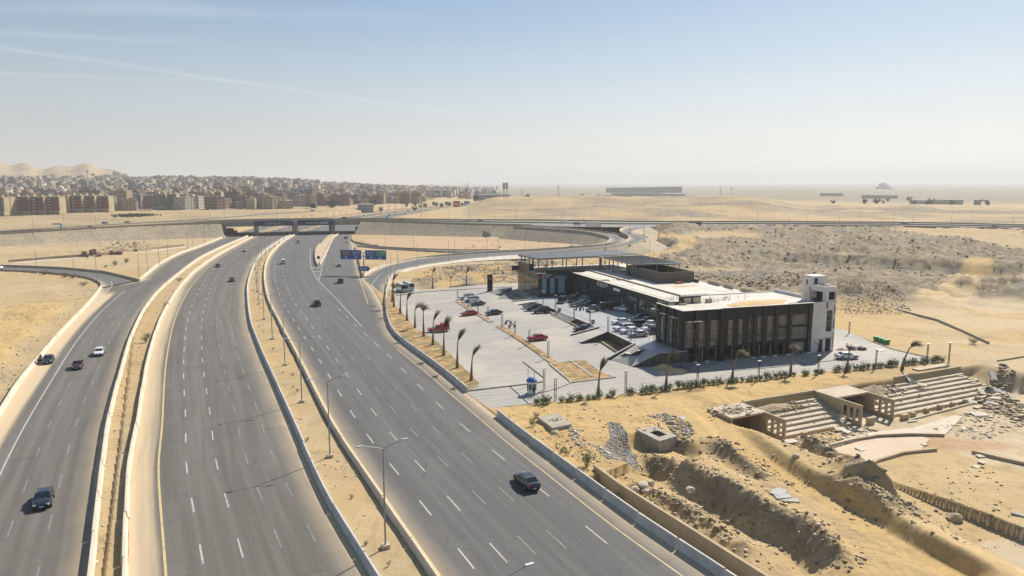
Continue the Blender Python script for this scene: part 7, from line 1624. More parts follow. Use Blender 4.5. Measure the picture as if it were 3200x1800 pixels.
# dune buggy with an open cage, two service buggies with lettering, motorcycles
def buggy(p, hd, label):
 t = empty('dune_buggy', p, hd, label, 'buggy'); MB().hexa([(-1.2, -.6, .45), (1.5, -.45, .45), (1.5, .45, .45), (-1.2, .6, .45)], [(-1.3, -.65, .95), (.9, -.6, .85), (.9, .6, .85), (-1.3, .65, .95)]).build('body', paint('camo'), t); cg = MB()
 for y in (-.62, .62): cg.poly([((-1.3, y, .9), .04), ((-.9, y * .9, 1.7), .04), ((.1, y * .9, 1.72), .04), ((.9, y, .95), .04)], 5)
 for x, z in ((-.9, 1.7), (.1, 1.72), (-.4, 1.71)): cg.tube((x, -.56, z), (x, .56, z), .04, .04, 5)
 cg.build('roll_cage', trim_k, t); MB().box((-.4, 0, 1.74), (1.2, 1.1, .04)).build('roof_panel', mat('buggy_tan', (.22, .17, .12), .6), t)
 for y in (-.3, .3): MB().box((-.3, y, .9), (.5, .45, .2)).box((-.6, y, 1.2), (.15, .45, .6)).build('seat', trim_k, t)
 for x in (-1.15, 1.2):
  for y in (-.78, .78): w_ = MB().tube((x, y - .14, .38), (x, y + .14, .38), .38, .38, 12).build('wheel', tyre_m, t); MB().tube((x, y - .15, .38), (x, y + .15, .38), .18, .18, 8).build('rim', mat('rim_orange', (.4, .1, .03), .5), w_)
buggy(ter_at(1851, 974), BANG + math.pi - .1, 'camouflaged dune buggy with an open roll cage on the terrace')
def cart(p, hd, label):
 t = empty('service_cart', p, hd, label, 'cart'); bx = MB().box((-.7, 0, .95), (1.7, 1.45, .95)).build('cargo_box', trim_k, t)
 MB().hexa([(.2, -.7, .4), (1.7, -.65, .4), (1.7, .65, .4), (.2, .7, .4)], [(.2, -.7, .8), (1.5, -.6, .85), (1.5, .6, .85), (.2, .7, .8)]).build('body', trim_k, t); r_ = MB()
 for x in (.25, 1.3):
  for y in (-.65, .65): r_.tube((x, y, .8), (x * .9, y * .95, 1.95), .035, .035, 4)
 r_.build('post', trim_k, t); MB().box((-.1, 0, 2.0), (3.0, 1.45, .08)).build('roof', mat('cart_roof', (.25, .25, .24), .5), t); MB().box((.5, 0, .95), (.5, 1.2, .18)).build('seat', trim_k, t)
 text_mesh('SRT', .85, mat('letter_orange', (.55, .09, .04), .5), 'lettering', bx, Matrix.Translation((-1.45, -.74, .68)) @ FS, .01, squash=.8); text_mesh('SRT', .85, mat('letter_orange', (.55, .09, .04), .5), 'lettering', bx, Matrix.Translation((.05, .74, .68)) @ Matrix(((-1, 0, 0, 0), (0, 0, 1, 0), (0, 1, 0, 0), (0, 0, 0, 1))), .01, squash=.8)
 for x in (-1.0, 1.2):
  for y in (-.62, .62): MB().tube((x, y - .1, .3), (x, y + .1, .3), .3, .3, 10).build('wheel', tyre_m, t)
cart(ter_at(1894, 968), BANG + math.pi - .1 + math.pi, 'black service cart with orange letters, in the sun'); cart(ter_at(1924, 964), BANG - .1, 'second black service cart with orange letters, in the shade')
def bike(p, hd, label, group=None):
 t = empty('motorcycle', p, hd, label, 'motorcycle', group); MB().poly([((-.65, 0, .62), .10), ((-.1, 0, .72), .14), ((.3, 0, .85), .15), ((.5, 0, .9), .07)], 6).tube((.5, 0, .95), (.72, 0, .32), .04).tube((.42, -.35, 1.05), (.42, .35, 1.05), .025).build('frame', mat('bike_dark', (.04, .03, .03), .4, .3), t); MB().box((-.35, 0, .82), (.65, .25, .1)).build('seat', trim_k, t)
 for x in (-.68, .72): MB().tube((x, -.06, .31), (x, .06, .31), .31, .31, 12).build('wheel', tyre_m, t)
bike(lot_at(1588, 1012), BANG + .2, 'motorcycle with a red tank by the long divider'); bike(lot_at(1600, 1024), BANG + .1, 'dark motorcycle at the tip of the long divider'); bike(ter_at(1806, 969), BANG + .4, 'motorcycle on the terrace edge, left one', 'motorcycles on the terrace'); bike(ter_at(1818, 971), BANG + .5, 'motorcycle on the terrace edge, right one', 'motorcycles on the terrace'); bike(at(2505, 1104), BANG + .6, 'motorcycle in the building shadow by the bare block infill')
# people
skin = mat('skin', (.26, .155, .10), .6); hairm = mat('hair_black', (.015, .013, .012), .6)
def person(p, face, shirt, trousers, label, pose='stand', H=1.75):
 """one skinned body; clothing colours by region; face, hair and fingers added"""
 k = H / 1.75; J = {}
 lean = .32 if pose == 'lean' else 0; ar = {'stand': ((.10, .02, .98), (.16, .05, .78)), 'phone': ((.12, .06, 1.02), (.24, .06, 1.18)), 'lean': ((.32, .06, .98), (.52, .08, 1.02))}[pose]
 pts = [('pel', (0, 0, .95), .135), ('ch', (lean * .35, 0, 1.18), .135), ('sh', (lean * .75, 0, 1.40), .125), ('nk', (lean * .9, 0, 1.50), .06), ('hd', (lean + .02, 0, 1.62), .095), ('tp', (lean + .02, 0, 1.71), .075)]
 E = [(0, 1), (1, 2), (2, 3), (3, 4), (4, 5)]
 for s in (-1, 1):
  b0 = len(pts); a1, a2 = ar; pts += [('s', (lean * .75, s * .17, 1.40), .068), ('el', (lean * .5 + a1[0] * .5, s * (.24 + a1[1]), 1.16), .048), ('wr', (lean * .4 + a2[0], s * (.22 + a2[1]), a2[2] if s > 0 or pose != 'phone' else .86), .036), ('ha', (lean * .4 + a2[0] + .05, s * (.21 + a2[1]), a2[2] - .08 if (s > 0 or pose != 'phone') else .78), .03)]
  E += [(2, b0), (b0, b0 + 1), (b0 + 1, b0 + 2), (b0 + 2, b0 + 3)]
  b1 = len(pts); st_ = .05 * s; pts += [('hp', (0, s * .095, .90), .095), ('kn', (.03 + st_ * .5, s * .11, .50), .066), ('an', (-.02 + st_, s * .115, .09), .045), ('to', (.13 + st_, s * .13, .045), .04)]
  E += [(0, b1), (b1, b1 + 1), (b1 + 1, b1 + 2), (b1 + 2, b1 + 3)]
 me = bpy.data.meshes.new('body'); me.from_pydata([Vector(q[1]) * k for q in pts], E, []); o = bpy.data.objects.new('body', me); COL.objects.link(o)
 md = o.modifiers.new('skin', 'SKIN');
 for i, q in enumerate(pts): me.skin_vertices[0].data[i].radius = (q[2] * k, q[2] * k); me.skin_vertices[0].data[i].use_root = (i == 0)
 o.modifiers.new('sub', 'SUBSURF').levels = 1; bpy.context.view_layer.update()
 m2 = bpy.data.meshes.new_from_object(o.evaluated_get(bpy.context.evaluated_depsgraph_get())); bpy.data.objects.remove(o); m2.name = 'body'; m2.materials.clear()
 for m_ in (skin, shirt, trousers, trim_k): m2.materials.append(m_)
 hands = [Vector(q[1]) * k for q in pts if q[0] == 'ha']
 for f in m2.polygons:
  z = f.center.z / k; near = min((f.center - h_).length for h_ in hands)
  f.material_index = 0 if (z > 1.47 or near < .09) else (3 if z < .085 else (2 if z < .93 and near > .12 and abs(f.center.y) < .21 * k else 1)); f.use_smooth = True
 t = empty('person', p, face, label, 'person'); b_ = link('body', m2, t); hd = Vector(pts[4][1]) * k
 hm_ = MB(); pr_ = [(.02, .10), (.06, .085), (.085, .05), (.098, 0.0)]
 for (z0, r0), (z1, r1) in zip(pr_[:-1], pr_[1:]): hm_.tube(hd + Vector((-.015, 0, z0 * k)), hd + Vector((-.015, 0, z1 * k)), (r0 + .008) * k, max(.01, r1 + .008) * k, 10)
 hm_.build('hair', hairm, t); fc = MB()
 for y in (-.035, .035): fc.box(hd + Vector((.088 * k, y * k, .005)), (.012, .02, .012), 0, 0)
 fc.box(hd + Vector((.092 * k, 0, -.05 * k)), (.012, .045, .01)); fc.build('eyes_and_mouth', hairm, t); MB().tube(hd + Vector((.085 * k, 0, .0)), hd + Vector((.115 * k, 0, -.028 * k)), .008, .014, 5).build('nose', skin, t)
 fg_ = MB()
 for h_, s in zip(hands, (-1, 1)):
  for i in range(4): q = h_ + Vector((.02, (-.024 + i * .016) * s, -.015)) * k; fg_.poly([(q, .009), (q + Vector((.012, 0, -.035 - .008 * (i in (1, 2)))) * k, .008), (q + Vector((.004, 0, -.062 - .012 * (i in (1, 2)))) * k, .006)], 4)
  q = h_ + Vector((.02, -.025 * s, 0)) * k; fg_.poly([(q, .010), (q + Vector((.03, -.025 * s, -.02)) * k, .008)], 4)
 fg_.build('fingers', skin, t); return t
sh_k = mat('cloth_black', (.02, .02, .025), .9); sh_w = mat('cloth_white', (.62, .62, .60), .9); sh_b = mat('cloth_blue', (.16, .20, .28), .9); tr_n = mat('cloth_navy', (.025, .03, .05), .9)
person(lot_at(1669, 1239), R(-60), sh_k, tr_n, 'man in dark clothes standing at the guard booth', 'phone', 1.8)
person(at(121, 1138), R(20), sh_b, tr_n, 'man in a light shirt leaning at the open door of the stopped car', 'lean', 1.75); person(at(128, 1132), R(-30), sh_k, tr_n, 'man in black standing behind the open car door', 'stand', 1.72)
person(ter_at(1804, 928), R(-90), sh_w, tr_n, 'man in a white shirt in the shade of the far glass wall', 'stand', 1.75); person(uv(36.9 - 2.3, 2.2, 9.86), R(200), sh_k, tr_n, 'worker in dark clothes on the roof beside the stair tower', 'stand', 1.75); person(uv(5.5, 92, 8.07), R(-90), mat('cloth_red', (.25, .04, .03), .9), tr_n, 'worker in a red shirt under the steel canopy', 'stand', 1.75)
# half demolished concrete stand with passages
std = mat('stand_concrete', (.44, .36, .255), .92, vary=.2, scale=.6, bump=.35, bscale=3, tint=(.56, .475, .35)); std_w = mat('stand_wall_ochre', (.40, .305, .185), .92, vary=.18, scale=.5, bump=.3, tint=(.48, .375, .24))
def sbox(s0, s1, q0, q1, z0, z1, mb=None): return (mb or MB()).hexa([sq(s0, q0, z0), sq(s0, q1, z0), sq(s1, q1, z0), sq(s1, q0, z0)], [sq(s0, q0, z1), sq(s0, q1, z1), sq(s1, q1, z1), sq(s1, q0, z1)])
def stand(s0, s1, label, ends=lambda k: 0, start=lambda k: 0, wall=(None, None), n=7):
 t = empty('concrete_stand', (0, 0, 0), 0, label, 'stand')
 for k in range(n):
  z = -.70 - .36 * k; a, b = s0 + start(k), s1 + ends(k); nseg = max(1, int((b - a) / 5.5))
  for i in range(nseg):
   j = rng.uniform(-.03, .03); e0, e1 = a + (b - a) * i / nseg + .012, a + (b - a) * (i + 1) / nseg - .012
   sbox(e0, e1, .3 + 1.13 * k + j, 1.43 + 1.13 * k + j, -3.5, z + rng.uniform(-.03, .03)).build('step', std, t)
  if k % 1 == 0 and k > 0 and b - a > 8: sbox(b - 1.9, b - .5, .3 + 1.13 * k + .1, .3 + 1.13 * k + .5, z, z + .19).build('half_step', std, t)
 w0, w1 = wall
 if w0 is not None:
  for i in range(int((w1 - w0) / 6) + 1):
   a, b = w0 + (w1 - w0) * i / (int((w1 - w0) / 6) + 1), w0 + (w1 - w0) * (i + 1) / (int((w1 - w0) / 6) + 1); sbox(a + .01, b - .01, -.05 + rng.uniform(-.02, .02), .28, -3.4, .42 + rng.uniform(-.06, .05)).build('rear_wall', std_w, t)
 return t
stand(.35, 16.2, 'left block of stepped concrete seating between the two passages', wall=(.3, 16.2)); stand(24.0, 53.0, 'right block of stepped concrete seating with a broken right end', lambda k: (.8, .6, 1.8, .9, 2.2, .4, 1.2)[k], lambda k: (11, 9, 5, 2, 0, 0, 0)[k], (36, 54.5)); stand(66.5, 92.0, 'stepped concrete seating at the far right edge of the photo', start=lambda k: .9 * k, wall=(66, 92))
def passage(s0, s1, qs, label, openL, openR):
 t = empty('concrete_passage', (0, 0, 0), 0, label, 'passage'); zt = .32
 rs = MB(); sbox(s0 - .02, s1 + .02, .05, qs, zt - .3, zt, rs); rs.build('roof_slab', std, t); sbox(s0, s1, .05, .3, -3.3, zt - .3).build('rear_wall', std_w, t)
 for s_, op in ((s0, openL), (s1 - .3, openR)):
  if not op: sbox(s_, s_ + .3, .3, qs, -3.3, zt - .3).build('side_wall', std_w, t); continue
  sbox(s_, s_ + .3, .3, 5.5, -3.3, zt - .301).build('side_wall', std_w, t); sbox(s_ - .004, s_ + .304, qs, 9.5, -.45, zt - .02).build('head_beam', std_w, t); sbox(s_ - .01, s_ + .31, 5.5, 9.5, -3.3, -2.35).build('sill_wall', std_w, t)
  for q0, q1 in ((5.5, 5.9), (6.75, 7.15), (7.95, 8.3), (9.0, 9.5)): sbox(s_, s_ + .3, q0, q1, -2.35, -.45).build('post', std_w, t)
 sbox(s0 + .3, s1 - .3, .3, 9.0, -3.35, -3.08).build('floor_slab', std, t); return t
passage(-6.6, .3, 5.4, 'roofed concrete passage at the left end of the stand, rubble on its roof', False, True); passage(16.2, 23.9, 4.6, 'roofed concrete passage in the middle of the stand with openings on both sides', True, True)
lp = MB(); sbox(44.5, 53.5, -2.6, -1.2, .15, .42, lp); tag(lp.build('concrete_slab', std), 'long pale concrete slab lying behind the right seating block', 'slab')
bp_ = [(-.2, None)]
for i, (x, y, w_, h_) in enumerate(((2826,1312,1.5,.95),(2853,1303,.75,.8),(2895,1290,.75,.8),(2936,1279,.75,.8),(2977,1271,.75,.8),(3016,1261,.7,.75),(3054,1252,.7,.75),(3090,1243,.65,.7),(2512,1366,.75,.8),(2719,1325,1.35,1.1))):
 q = at(x, y, -3.1); tag(MB().box((0, 0, h_ / 2 - .2), (w_, .6, h_ + .4)).build('concrete_stub', std_w), ('squat concrete block at the foot of the middle passage, right side' if i == 0 else 'squat concrete block at the foot of the middle passage, left side' if i == 9 else 'short concrete stub in front of the left seating block' if i == 8 else 'short concrete stub in the row before the right seating block'), 'concrete stub', 'concrete stubs before the seating').location = q; bpy.data.objects[-1].rotation_euler = (0, 0, SANG) if False else (0, 0, 0)
for o in COL.objects:
 if o.name.startswith('concrete_stub'): o.rotation_euler = (0, 0, SANG)
kb = MB(); a, b = at(2840, 1316, -3.1), at(3110, 1243, -3.1); d = (b - a).normalized(); n_ = Vector((-d.y, d.x, 0)) * .15; up = Vector((0, 0, .35)); kb.hexa([a - n_ - up, b - n_ - up, b + n_ - up, a + n_ - up], [a - n_ + up * .8, b - n_ + up * .8, b + n_ + up * .8, a + n_ + up * .8]); tag(kb.build('ground_beam', std), 'low ground beam linking the row of concrete stubs', 'beam')
pv = mat('cracked_paving', (.50, .42, .315), .92, vary=.16, scale=.4, bump=.25, bscale=2, tint=(.62, .535, .42))
def gpatch(S, z, lift=.03, m=pv, name='concrete_paving'): return grid_patch(name, [tuple(at(x, y, z)[:2]) for x, y in S], lambda x, y: z + lift, m, 3.0)
gpatch([(2600,1398),(2640,1372),(2720,1352),(2860,1335),(2980,1298),(3010,1300),(2950,1362),(2884,1360),(2741,1365),(2650,1384)], -2.98, .02)
gpatch([(2606,1402),(2690,1378),(2741,1370),(2884,1365),(2905,1372),(2880,1405),(2840,1414),(2773,1430),(2720,1453),(2684,1474),(2650,1440)], -3.02, .02, mat('sandy_paving', (.52, .40, .28), .95, vary=.14, scale=.3, tint=(.60, .48, .35)))
wall_run('kerb_wall', ARC_UP, 0, .42, .3, std_w, 'curved kerb wall of the upper paved arc', 'wall', base=-.5); i0 = s3(ARC_LOW, at(2684, 1478, -3.2)); wall_run('kerb_wall', ARC_LOW, 0, .55, .45, std_w, 'curved retaining wall of the sunken arena floor', 'wall', base=-1.3, s0=i0, s1=s3(ARC_LOW, at(2925, 1411, -3.2))); wall_run('kerb_wall', ARC_LOW, 0, .55, .45, std_w, 'dark curved retaining wall at the right edge of the arena floor', 'wall', base=-1.4, s0=s3(ARC_LOW, at(3037, 1418, -3.2)), s1=Ls(ARC_LOW))
lw = curve([(1858,1470),(1880,1490),(1910,1511),(1988,1564),(2060,1607),(2128,1651),(2300,1762),(2440,1850)]); wall_run('garden_wall', lw, 0, .75, .35, std_w, 'low ochre wall running beside the precast barriers', 'wall', base=-1.0)
# buried chamber with hatch, and plinth slab
cha = NT('shuttered_concrete'); oc = cha.obj(); n1 = cha.noise(oc, 1.2, 6, .65); cha.put(cha.mix(cha.ramp(n1, .35, .7), (.30, .265, .21), (.43, .385, .31)), cha.b.inputs['Base Color']); cha.b.inputs['Roughness'].default_value = .9; cha.put(cha.bump(cha.noise(oc, 6, 4, .7), .3, .05), cha.b.inputs['Normal']); cha = cha.m
cb = empty('concrete_chamber', (0, 0, 0), 0, 'grey concrete chamber with a square hatch set in an excavated pit', 'chamber'); TZ = .45
c0, c1, c2, c3 = [at(1600 + x / 3.22, 1200 + y / 3.22, TZ) for x, y in ((1480, 572), (1664, 522), (1440, 422), (1252, 458))]
def bil(s, t, z): a = c0.lerp(c1, s); b = c3.lerp(c2, s); p = a.lerp(b, t); return Vector((p.x, p.y, z))
def cq(s0, s1, t0, t1, z0, z1): return MB().hexa([bil(s0, t0, z0), bil(s1, t0, z0), bil(s1, t1, z0), bil(s0, t1, z0)], [bil(s0, t0, z1), bil(s1, t0, z1), bil(s1, t1, z1), bil(s0, t1, z1)])
for a in ((0, 1, 0, .09), (0, 1, .91, 1), (0, .1, .09, .91), (.9, 1, .09, .91)): cq(*a, -1.8, TZ - .2).build('wall', cha, cb)
for a in ((-.01, 1.01, -.01, .24), (-.01, 1.01, .66, 1.01), (-.01, .28, .24, .66), (.74, 1.01, .24, .66)): cq(*a, TZ - .2, TZ).build('top_slab', cha, cb)
cq(.1, .9, .09, .91, -1.7, -1.5).build('floor', dark_in, cb)
for i in range(3):
 for t_ in ((-.004, .0),): cq(0, 1, -.006, .0, -1.3 + i * .6, -1.28 + i * .6).build('pour_line', mat('pour_line', (.24, .21, .17), .9), cb)
p = bil(.22, .82, TZ); MB().tube(p, p + Vector((0, 0, .012)), .26, .26, 14).build('hole', dark_in, cb)
st_ = MB()
for s_, t_ in ((.5, .3), (.55, .62), (.45, .6)): st_.tube(bil(s_, t_, -1), bil(s_, t_, TZ + .55), .045, .045, 5)
st_.build('prop', dk, cb)
tag(MB().tube(bil(1.0, .72, TZ + .06), bil(1.7, 1.35, TZ + .5), .10, .10, 6).build('timber_pole', mat('pale_timber', (.48, .38, .25), .85)), 'pale timber pole leaning onto the concrete chamber', 'pole')
hs = MB(); hp = [at(1600 + x / 3.22, 1200 + y / 3.22, -.1) for x, y in ((1090, 400), (1180, 403), (1270, 398), (1350, 370), (1415, 340))]; hs.poly([(q + Vector((0, 0, .12)), .09) for q in hp], 6); tag(hs.build('plastic_pipe', mat('pipe_grey', (.22, .21, .20), .6)), 'grey plastic pipe lying across the rim of the pit', 'pipe')
pl_ = empty('concrete_plinth', (0, 0, 0), 0, 'tilted square concrete plinth beside the highway barriers', 'plinth'); tc_ = [at(1400 + x / 4.293, 1100 + y / 4.293, .75) for x, y in ((1400, 1018), (1658, 966), (1488, 824), (1198, 866))]
MB().hexa([v_ + Vector((0, 0, -1.1)) for v_ in tc_], tc_).build('block', cha, pl_); m_ = MB(); cc = sum(tc_, Vector()) / 4
for i in range(14): m_.box(cc + Vector((rng.uniform(-.9, .9), rng.uniform(-.7, .7), .05)), (rng.uniform(.15, .6), rng.uniform(.08, .2), .1), rng.uniform(0, 3))
m_.build('rubble', mat('rubble_tan', (.30, .24, .17), .95, vary=.3, scale=3), pl_)['kind'] = 'stuff'
# stones, slabs and rubble
rk = NT('rubble_stone'); tcol = rk.attr('tint', 'Color'); oc = rk.obj(); rk.put(rk.mix(rk.math('MULTIPLY', rk.noise(oc, 3.0, 5, .7), .5), tcol, (.30, .24, .165)), rk.b.inputs['Base Color']); rk.b.inputs['Roughness'].default_value = .95; rk = rk.m
CUBE = np.array([(-1,-1,-1),(1,-1,-1),(1,1,-1),(-1,1,-1),(-1,-1,1),(1,-1,1),(1,1,1),(-1,1,1)], float) * .5; CF = np.array([(3,2,1,0),(4,5,6,7),(0,1,5,4),(1,2,6,5),(2,3,7,6),(3,0,4,7)])
PALR = np.array([(.42,.33,.22),(.34,.27,.18),(.50,.41,.29),(.27,.22,.16),(.56,.49,.39)]); PALE_ = np.array([(.34,.26,.155),(.28,.215,.13),(.40,.31,.19),(.22,.175,.11),(.36,.29,.19),(.46,.38,.26)]); PALG = np.array([(.26,.25,.24),(.34,.33,.31),(.20,.195,.19),(.44,.43,.41)]); PALW = np.array([(.66,.63,.58),(.58,.52,.43),(.46,.38,.27),(.36,.30,.24)])
def scatter(name, XY, size, pal=PALR, flat=.65, sink=.25, label=None, zs=None):
 """many small stones as one mesh, each an irregular block lying on the ground"""
 n = len(XY); size = np.resize(size, n); z = ground_z(XY[:, 0], XY[:, 1])[0] if zs is None else zs
 V = CUBE[None] * (1 + NR.uniform(-.28, .28, (n, 8, 3))); sc = size[:, None] * np.stack([NR.uniform(.7, 1.3, n), NR.uniform(.6, 1.1, n), NR.uniform(.35, 1.0, n) * flat], 1)
 V = V * sc[:, None, :]; a = NR.uniform(0, 6.28, n); ti = NR.normal(0, .22, n); ca, sa, ct, st2 = np.cos(a), np.sin(a), np.cos(ti), np.sin(ti)
 x, y, zz = V[..., 0], V[..., 1], V[..., 2]; x, zz = x * ct[:, None] - zz * st2[:, None], x * st2[:, None] + zz * ct[:, None]; x, y = x * ca[:, None] - y * sa[:, None], x * sa[:, None] + y * ca[:, None]
 P = np.stack([x + XY[:, :1], y + XY[:, 1:2], zz + (z + sc[:, 2] * (.5 - sink))[:, None]], -1).reshape(-1, 3); F = (CF[None] + (np.arange(n) * 8)[:, None, None]).reshape(-1, 4)
 col = pal[NR.integers(0, len(pal), n)] * NR.uniform(.75, 1.25, (n, 1)); col = np.concatenate([np.repeat(col, 8, 0), np.ones((n * 8, 1))], 1)
 me = np_mesh(name, P, F, rk, {'tint': col}, smooth=False); o = link(name, me); o['kind'] = 'stuff'
 if label: o['label'] = label
 return o
def along(C, n, spread, bias=0.0):
 L = arclen(C)[-1]; s = NR.uniform(0, L, n); P = at_len(C, s)[:, :2]; k = at_len(C, np.minimum(s + .5, L))[:, :2] - at_len(C, np.maximum(s - .5, 0))[:, :2]; k /= np.linalg.norm(k, axis=1)[:, None] + 1e-9
 return P + np.stack([-k[:, 1], k[:, 0]], 1) * (NR.normal(0, spread, n) + bias)[:, None] + NR.normal(0, .2, (n, 2))
def in_poly(S, n, z=0.0):
 P = np.array([tuple(at(x, y, z)[:2]) for x, y in S]); out = []
 while sum(map(len, out)) < n: q = NR.uniform(P.min(0), P.max(0), (n * 2, 2)); out.append(q[inside(q[:, 0], q[:, 1], P)])
 return np.vstack(out)[:n]
def sizes(n, lo, hi, p=2.5): return lo + (hi - lo) * NR.random(n) ** p
scatter('rubble', np.vstack([along(TR_A, 1400, 1.7, .6), along(TR_B, 1000, 1.6, .5), along(MO_C, 1100, 2.8), along(MO_D, 900, 1.8), along(MO_E, 800, 1.7)]), sizes(5200, .05, .48, 6), PALE_)
scatter('gravel', in_poly([(1898,1322),(1936,1326),(1962,1362),(1990,1400),(2000,1430),(1950,1442),(1895,1436),(1880,1405),(1908,1375)], 3600), sizes(3600, .08, .24), PALG, .7)
scatter('rubble', in_poly([(2020,1310),(2080,1298),(2150,1330),(2170,1360),(2140,1400),(2110,1380),(2080,1330)], 1000, -.3), sizes(1000, .06, .5, 4), np.vstack([PALG, PALE_]))
scatter('rubble', np.vstack([in_poly([(2560,1420),(2440,1390),(2500,1360),(2640,1340),(2700,1330),(2760,1340),(2620,1400)], 520, -3), in_poly([(2900,1330),(3100,1260),(3200,1250),(3200,1330),(3060,1380),(2940,1350)], 700, -3)]), sizes(1220, .08, .7, 4), np.vstack([PALR, PALW]), .4)
scatter('rubble', np.vstack([in_poly([(3060,1215),(3110,1180),(3200,1230),(3200,1290),(3130,1260),(3070,1240)], 700, -1.2), in_poly([(3090,1190),(3130,1170),(3180,1200),(3150,1210)], 120, -2)]), sizes(820, .1, .9, 4), PALE_, .6)
sg_ = lambda s, q, ws, wq, n: np.array([tuple(sq(a, b)[:2]) for a, b in zip(NR.normal(s, ws, n), NR.normal(q, wq, n))])
def on_tier(P):
 q = (P[:, 0] - SO.x) * SQ.x + (P[:, 1] - SO.y) * SQ.y; return -.70 - .36 * np.clip(np.floor((q - .3) / 1.13), -2, 7)
for nm, s, q, ws, wq, n, lo, hi, pal_ in (('rubble', 28.5, 1.2, 2.8, .9, 700, .08, .6, np.vstack([PALR, PALW])), ('rubble', 6, 1.9, 3.0, .7, 500, .08, .5, PALR), ('rubble', -3.5, 2.6, 1.6, 1.2, 260, .1, .5, PALR), ('rubble', 40, 3.5, 8, 2.6, 120, .1, .5, PALW), ('rubble', 9, 5, 4, 2.2, 60, .08, .3, PALW)):
 P_ = sg_(s, q, ws, wq, n); zz = on_tier(P_) if s > 0 else np.full(n, .32)
 if s == 29: zz = zz + 1.0 * np.exp(-((P_[:, 0] - sq(29, 1.6).x) / 5) ** 2 - ((P_[:, 1] - sq(29, 1.6).y) / 2.4) ** 2)
 scatter(nm, P_, sizes(n, lo, hi, 3), pal_, .6, .2, zs=zz)
heap(sq(29, 1.3, -1.6), SANG, 6.0, 2.0, 1.6, mat('earth_brown', (.27, .20, .125), .95, vary=.3, scale=1.2, bump=.9, bscale=4, tint=(.42, .33, .21)), 41, 'heap of brown earth and rubble burying the left steps of the right seating block', name='earth_heap'); heap(sq(5.5, 1.4, -1.0), SANG, 5.2, 1.3, .75, mat('earth_brown', (.27, .2, .125)), 43, 'low earth heap along the rear wall of the left seating block', name='earth_heap'); heap(sq(24, 2.2, -1.2), SANG, 3.0, 2.0, 1.3, mat('brick_rubble', (.28, .17, .13)), 47, 'heap of reddish stone chips beside the middle passage', name='rubble_heap')
# roadside, medians, desert edge
scatter('roadside_litter', np.vstack([along(offset(cB2, 2.4)[:90], 900, .9), along(cMED[10:120], 700, 1.1), along(offset(cL1, 3.2)[6:], 900, 1.6), along(lw, 300, 1.6, 1.2), along(cMED[10:120], 500, 1.4)]), sizes(3300, .06, .38, 4), PALW, .5)
scatter('rubble', along(smooth_curve(pl([(1776,1335),(1792,1352),(1800,1380),(1825,1395),(1870,1400),(1900,1430)]), 1.0), 260, .35), sizes(260, .08, .42, 2.5), PALW)
scatter('rubble', np.vstack([in_poly([(1690,1350),(1830,1380),(1860,1440),(1780,1430),(1720,1390)], 300), in_poly([(1900,1560),(2060,1530),(2200,1600),(2140,1630),(1990,1570)], 400, -.4), in_poly([(1560,1300),(2000,1275),(2200,1400),(2600,1700),(2400,1790),(1960,1590)], 1500, -.4), in_poly([(2650,1500),(3100,1450),(3200,1700),(2900,1790),(2750,1650)], 700, -3)]), sizes(4000, .05, .34, 6), PALE_)
rf = in_poly([(2060,760),(2200,735),(2600,725),(3200,735),(3400,780),(3400,830),(2700,830),(2300,905),(2100,870)], 3200, 3.5); gz0, so_ = ground_z(rf[:, 0], rf[:, 1]); keep = (so_[:, 0] > .25) & (NR.random(len(rf)) < .35 + so_[:, 0]); rf = rf[keep]; scatter('rubble', rf, sizes(len(rf), .22, 1.25, 4), np.vstack([PALE_, PALE_, PALE_ * .8, PALR[:1]]), .7, zs=gz0[keep])
hp_ = in_poly([(2610,890),(2700,870),(2780,880),(2850,940),(2840,950),(2640,950)], 2400, 3); scatter('rubble', hp_, sizes(2400, .1, .42, 3), np.vstack([PALG, PALE_]), .7); hp_ = in_poly([(2150,850),(2480,868),(2600,900),(2400,910),(2200,880)], 1500, 1.5); scatter('rubble', hp_, sizes(1500, .2, .9, 4), np.vstack([PALW, PALE_, PALE_]), .6)
scatter('rubble', in_poly([(1290,880),(1330,850),(1430,832),(1620,818),(1745,820),(1740,868),(1600,885),(1480,880)], 1500), sizes(1500, .15, .8, 4), PALE_, .75); scatter('rubble', in_poly([(0,940),(150,905),(300,900),(270,960),(150,1080),(0,1250)], 900), sizes(900, .06, .4, 6), PALE_); scatter('rubble', in_poly([(240,800),(400,760),(480,770),(330,800)], 500), sizes(500, .3, 1.2, 4), PALR); scatter('rubble', in_poly([(1380,805),(1520,735),(1650,745),(1850,765),(1650,778)], 120), sizes(120, .3, 1.2, 4), PALR)
# stones and slabs large enough to point at
def drop(x, y, z):
 for _ in range(2): p = at(x, y, z); z = gz(p.x, p.y)
 return at(x, y, z)
def boulder(x, y, z, r, label, m=None, flat=.75, name='boulder', cat_='boulder', seed=None):
 bm = bmesh.new(); bmesh.ops.create_icosphere(bm, subdivisions=2, radius=1); r_ = random.Random(seed or int(x * 7 + y)); ph = [r_.uniform(0, 6) for _ in range(6)]
 for v_ in bm.verts: k = 1 + .18 * math.sin(v_.co.x * 3 + ph[0]) * math.sin(v_.co.y * 3.3 + ph[1]) + .14 * math.sin(v_.co.z * 4 + v_.co.x * 2 + ph[2]) + r_.uniform(-.06, .06); v_.co *= k; v_.co.z *= flat; v_.co.x *= 1.2
 me = bpy.data.meshes.new(name); bm.to_mesh(me); bm.free(); me.transform(Matrix.Scale(r, 4)); me.materials.append(m or mat('boulder_stone', (.36, .28, .18), .95, vary=.3, scale=1.5, bump=.6, tint=(.48, .39, .27))); o = link(name, me); p = drop(x, y, z) if abs(z) > .2 else at(x, y, z); o.location = (p.x, p.y, p.z + r * flat * .45); o.rotation_euler = (0, 0, r_.uniform(0, 6)); return tag(o, label, cat_)
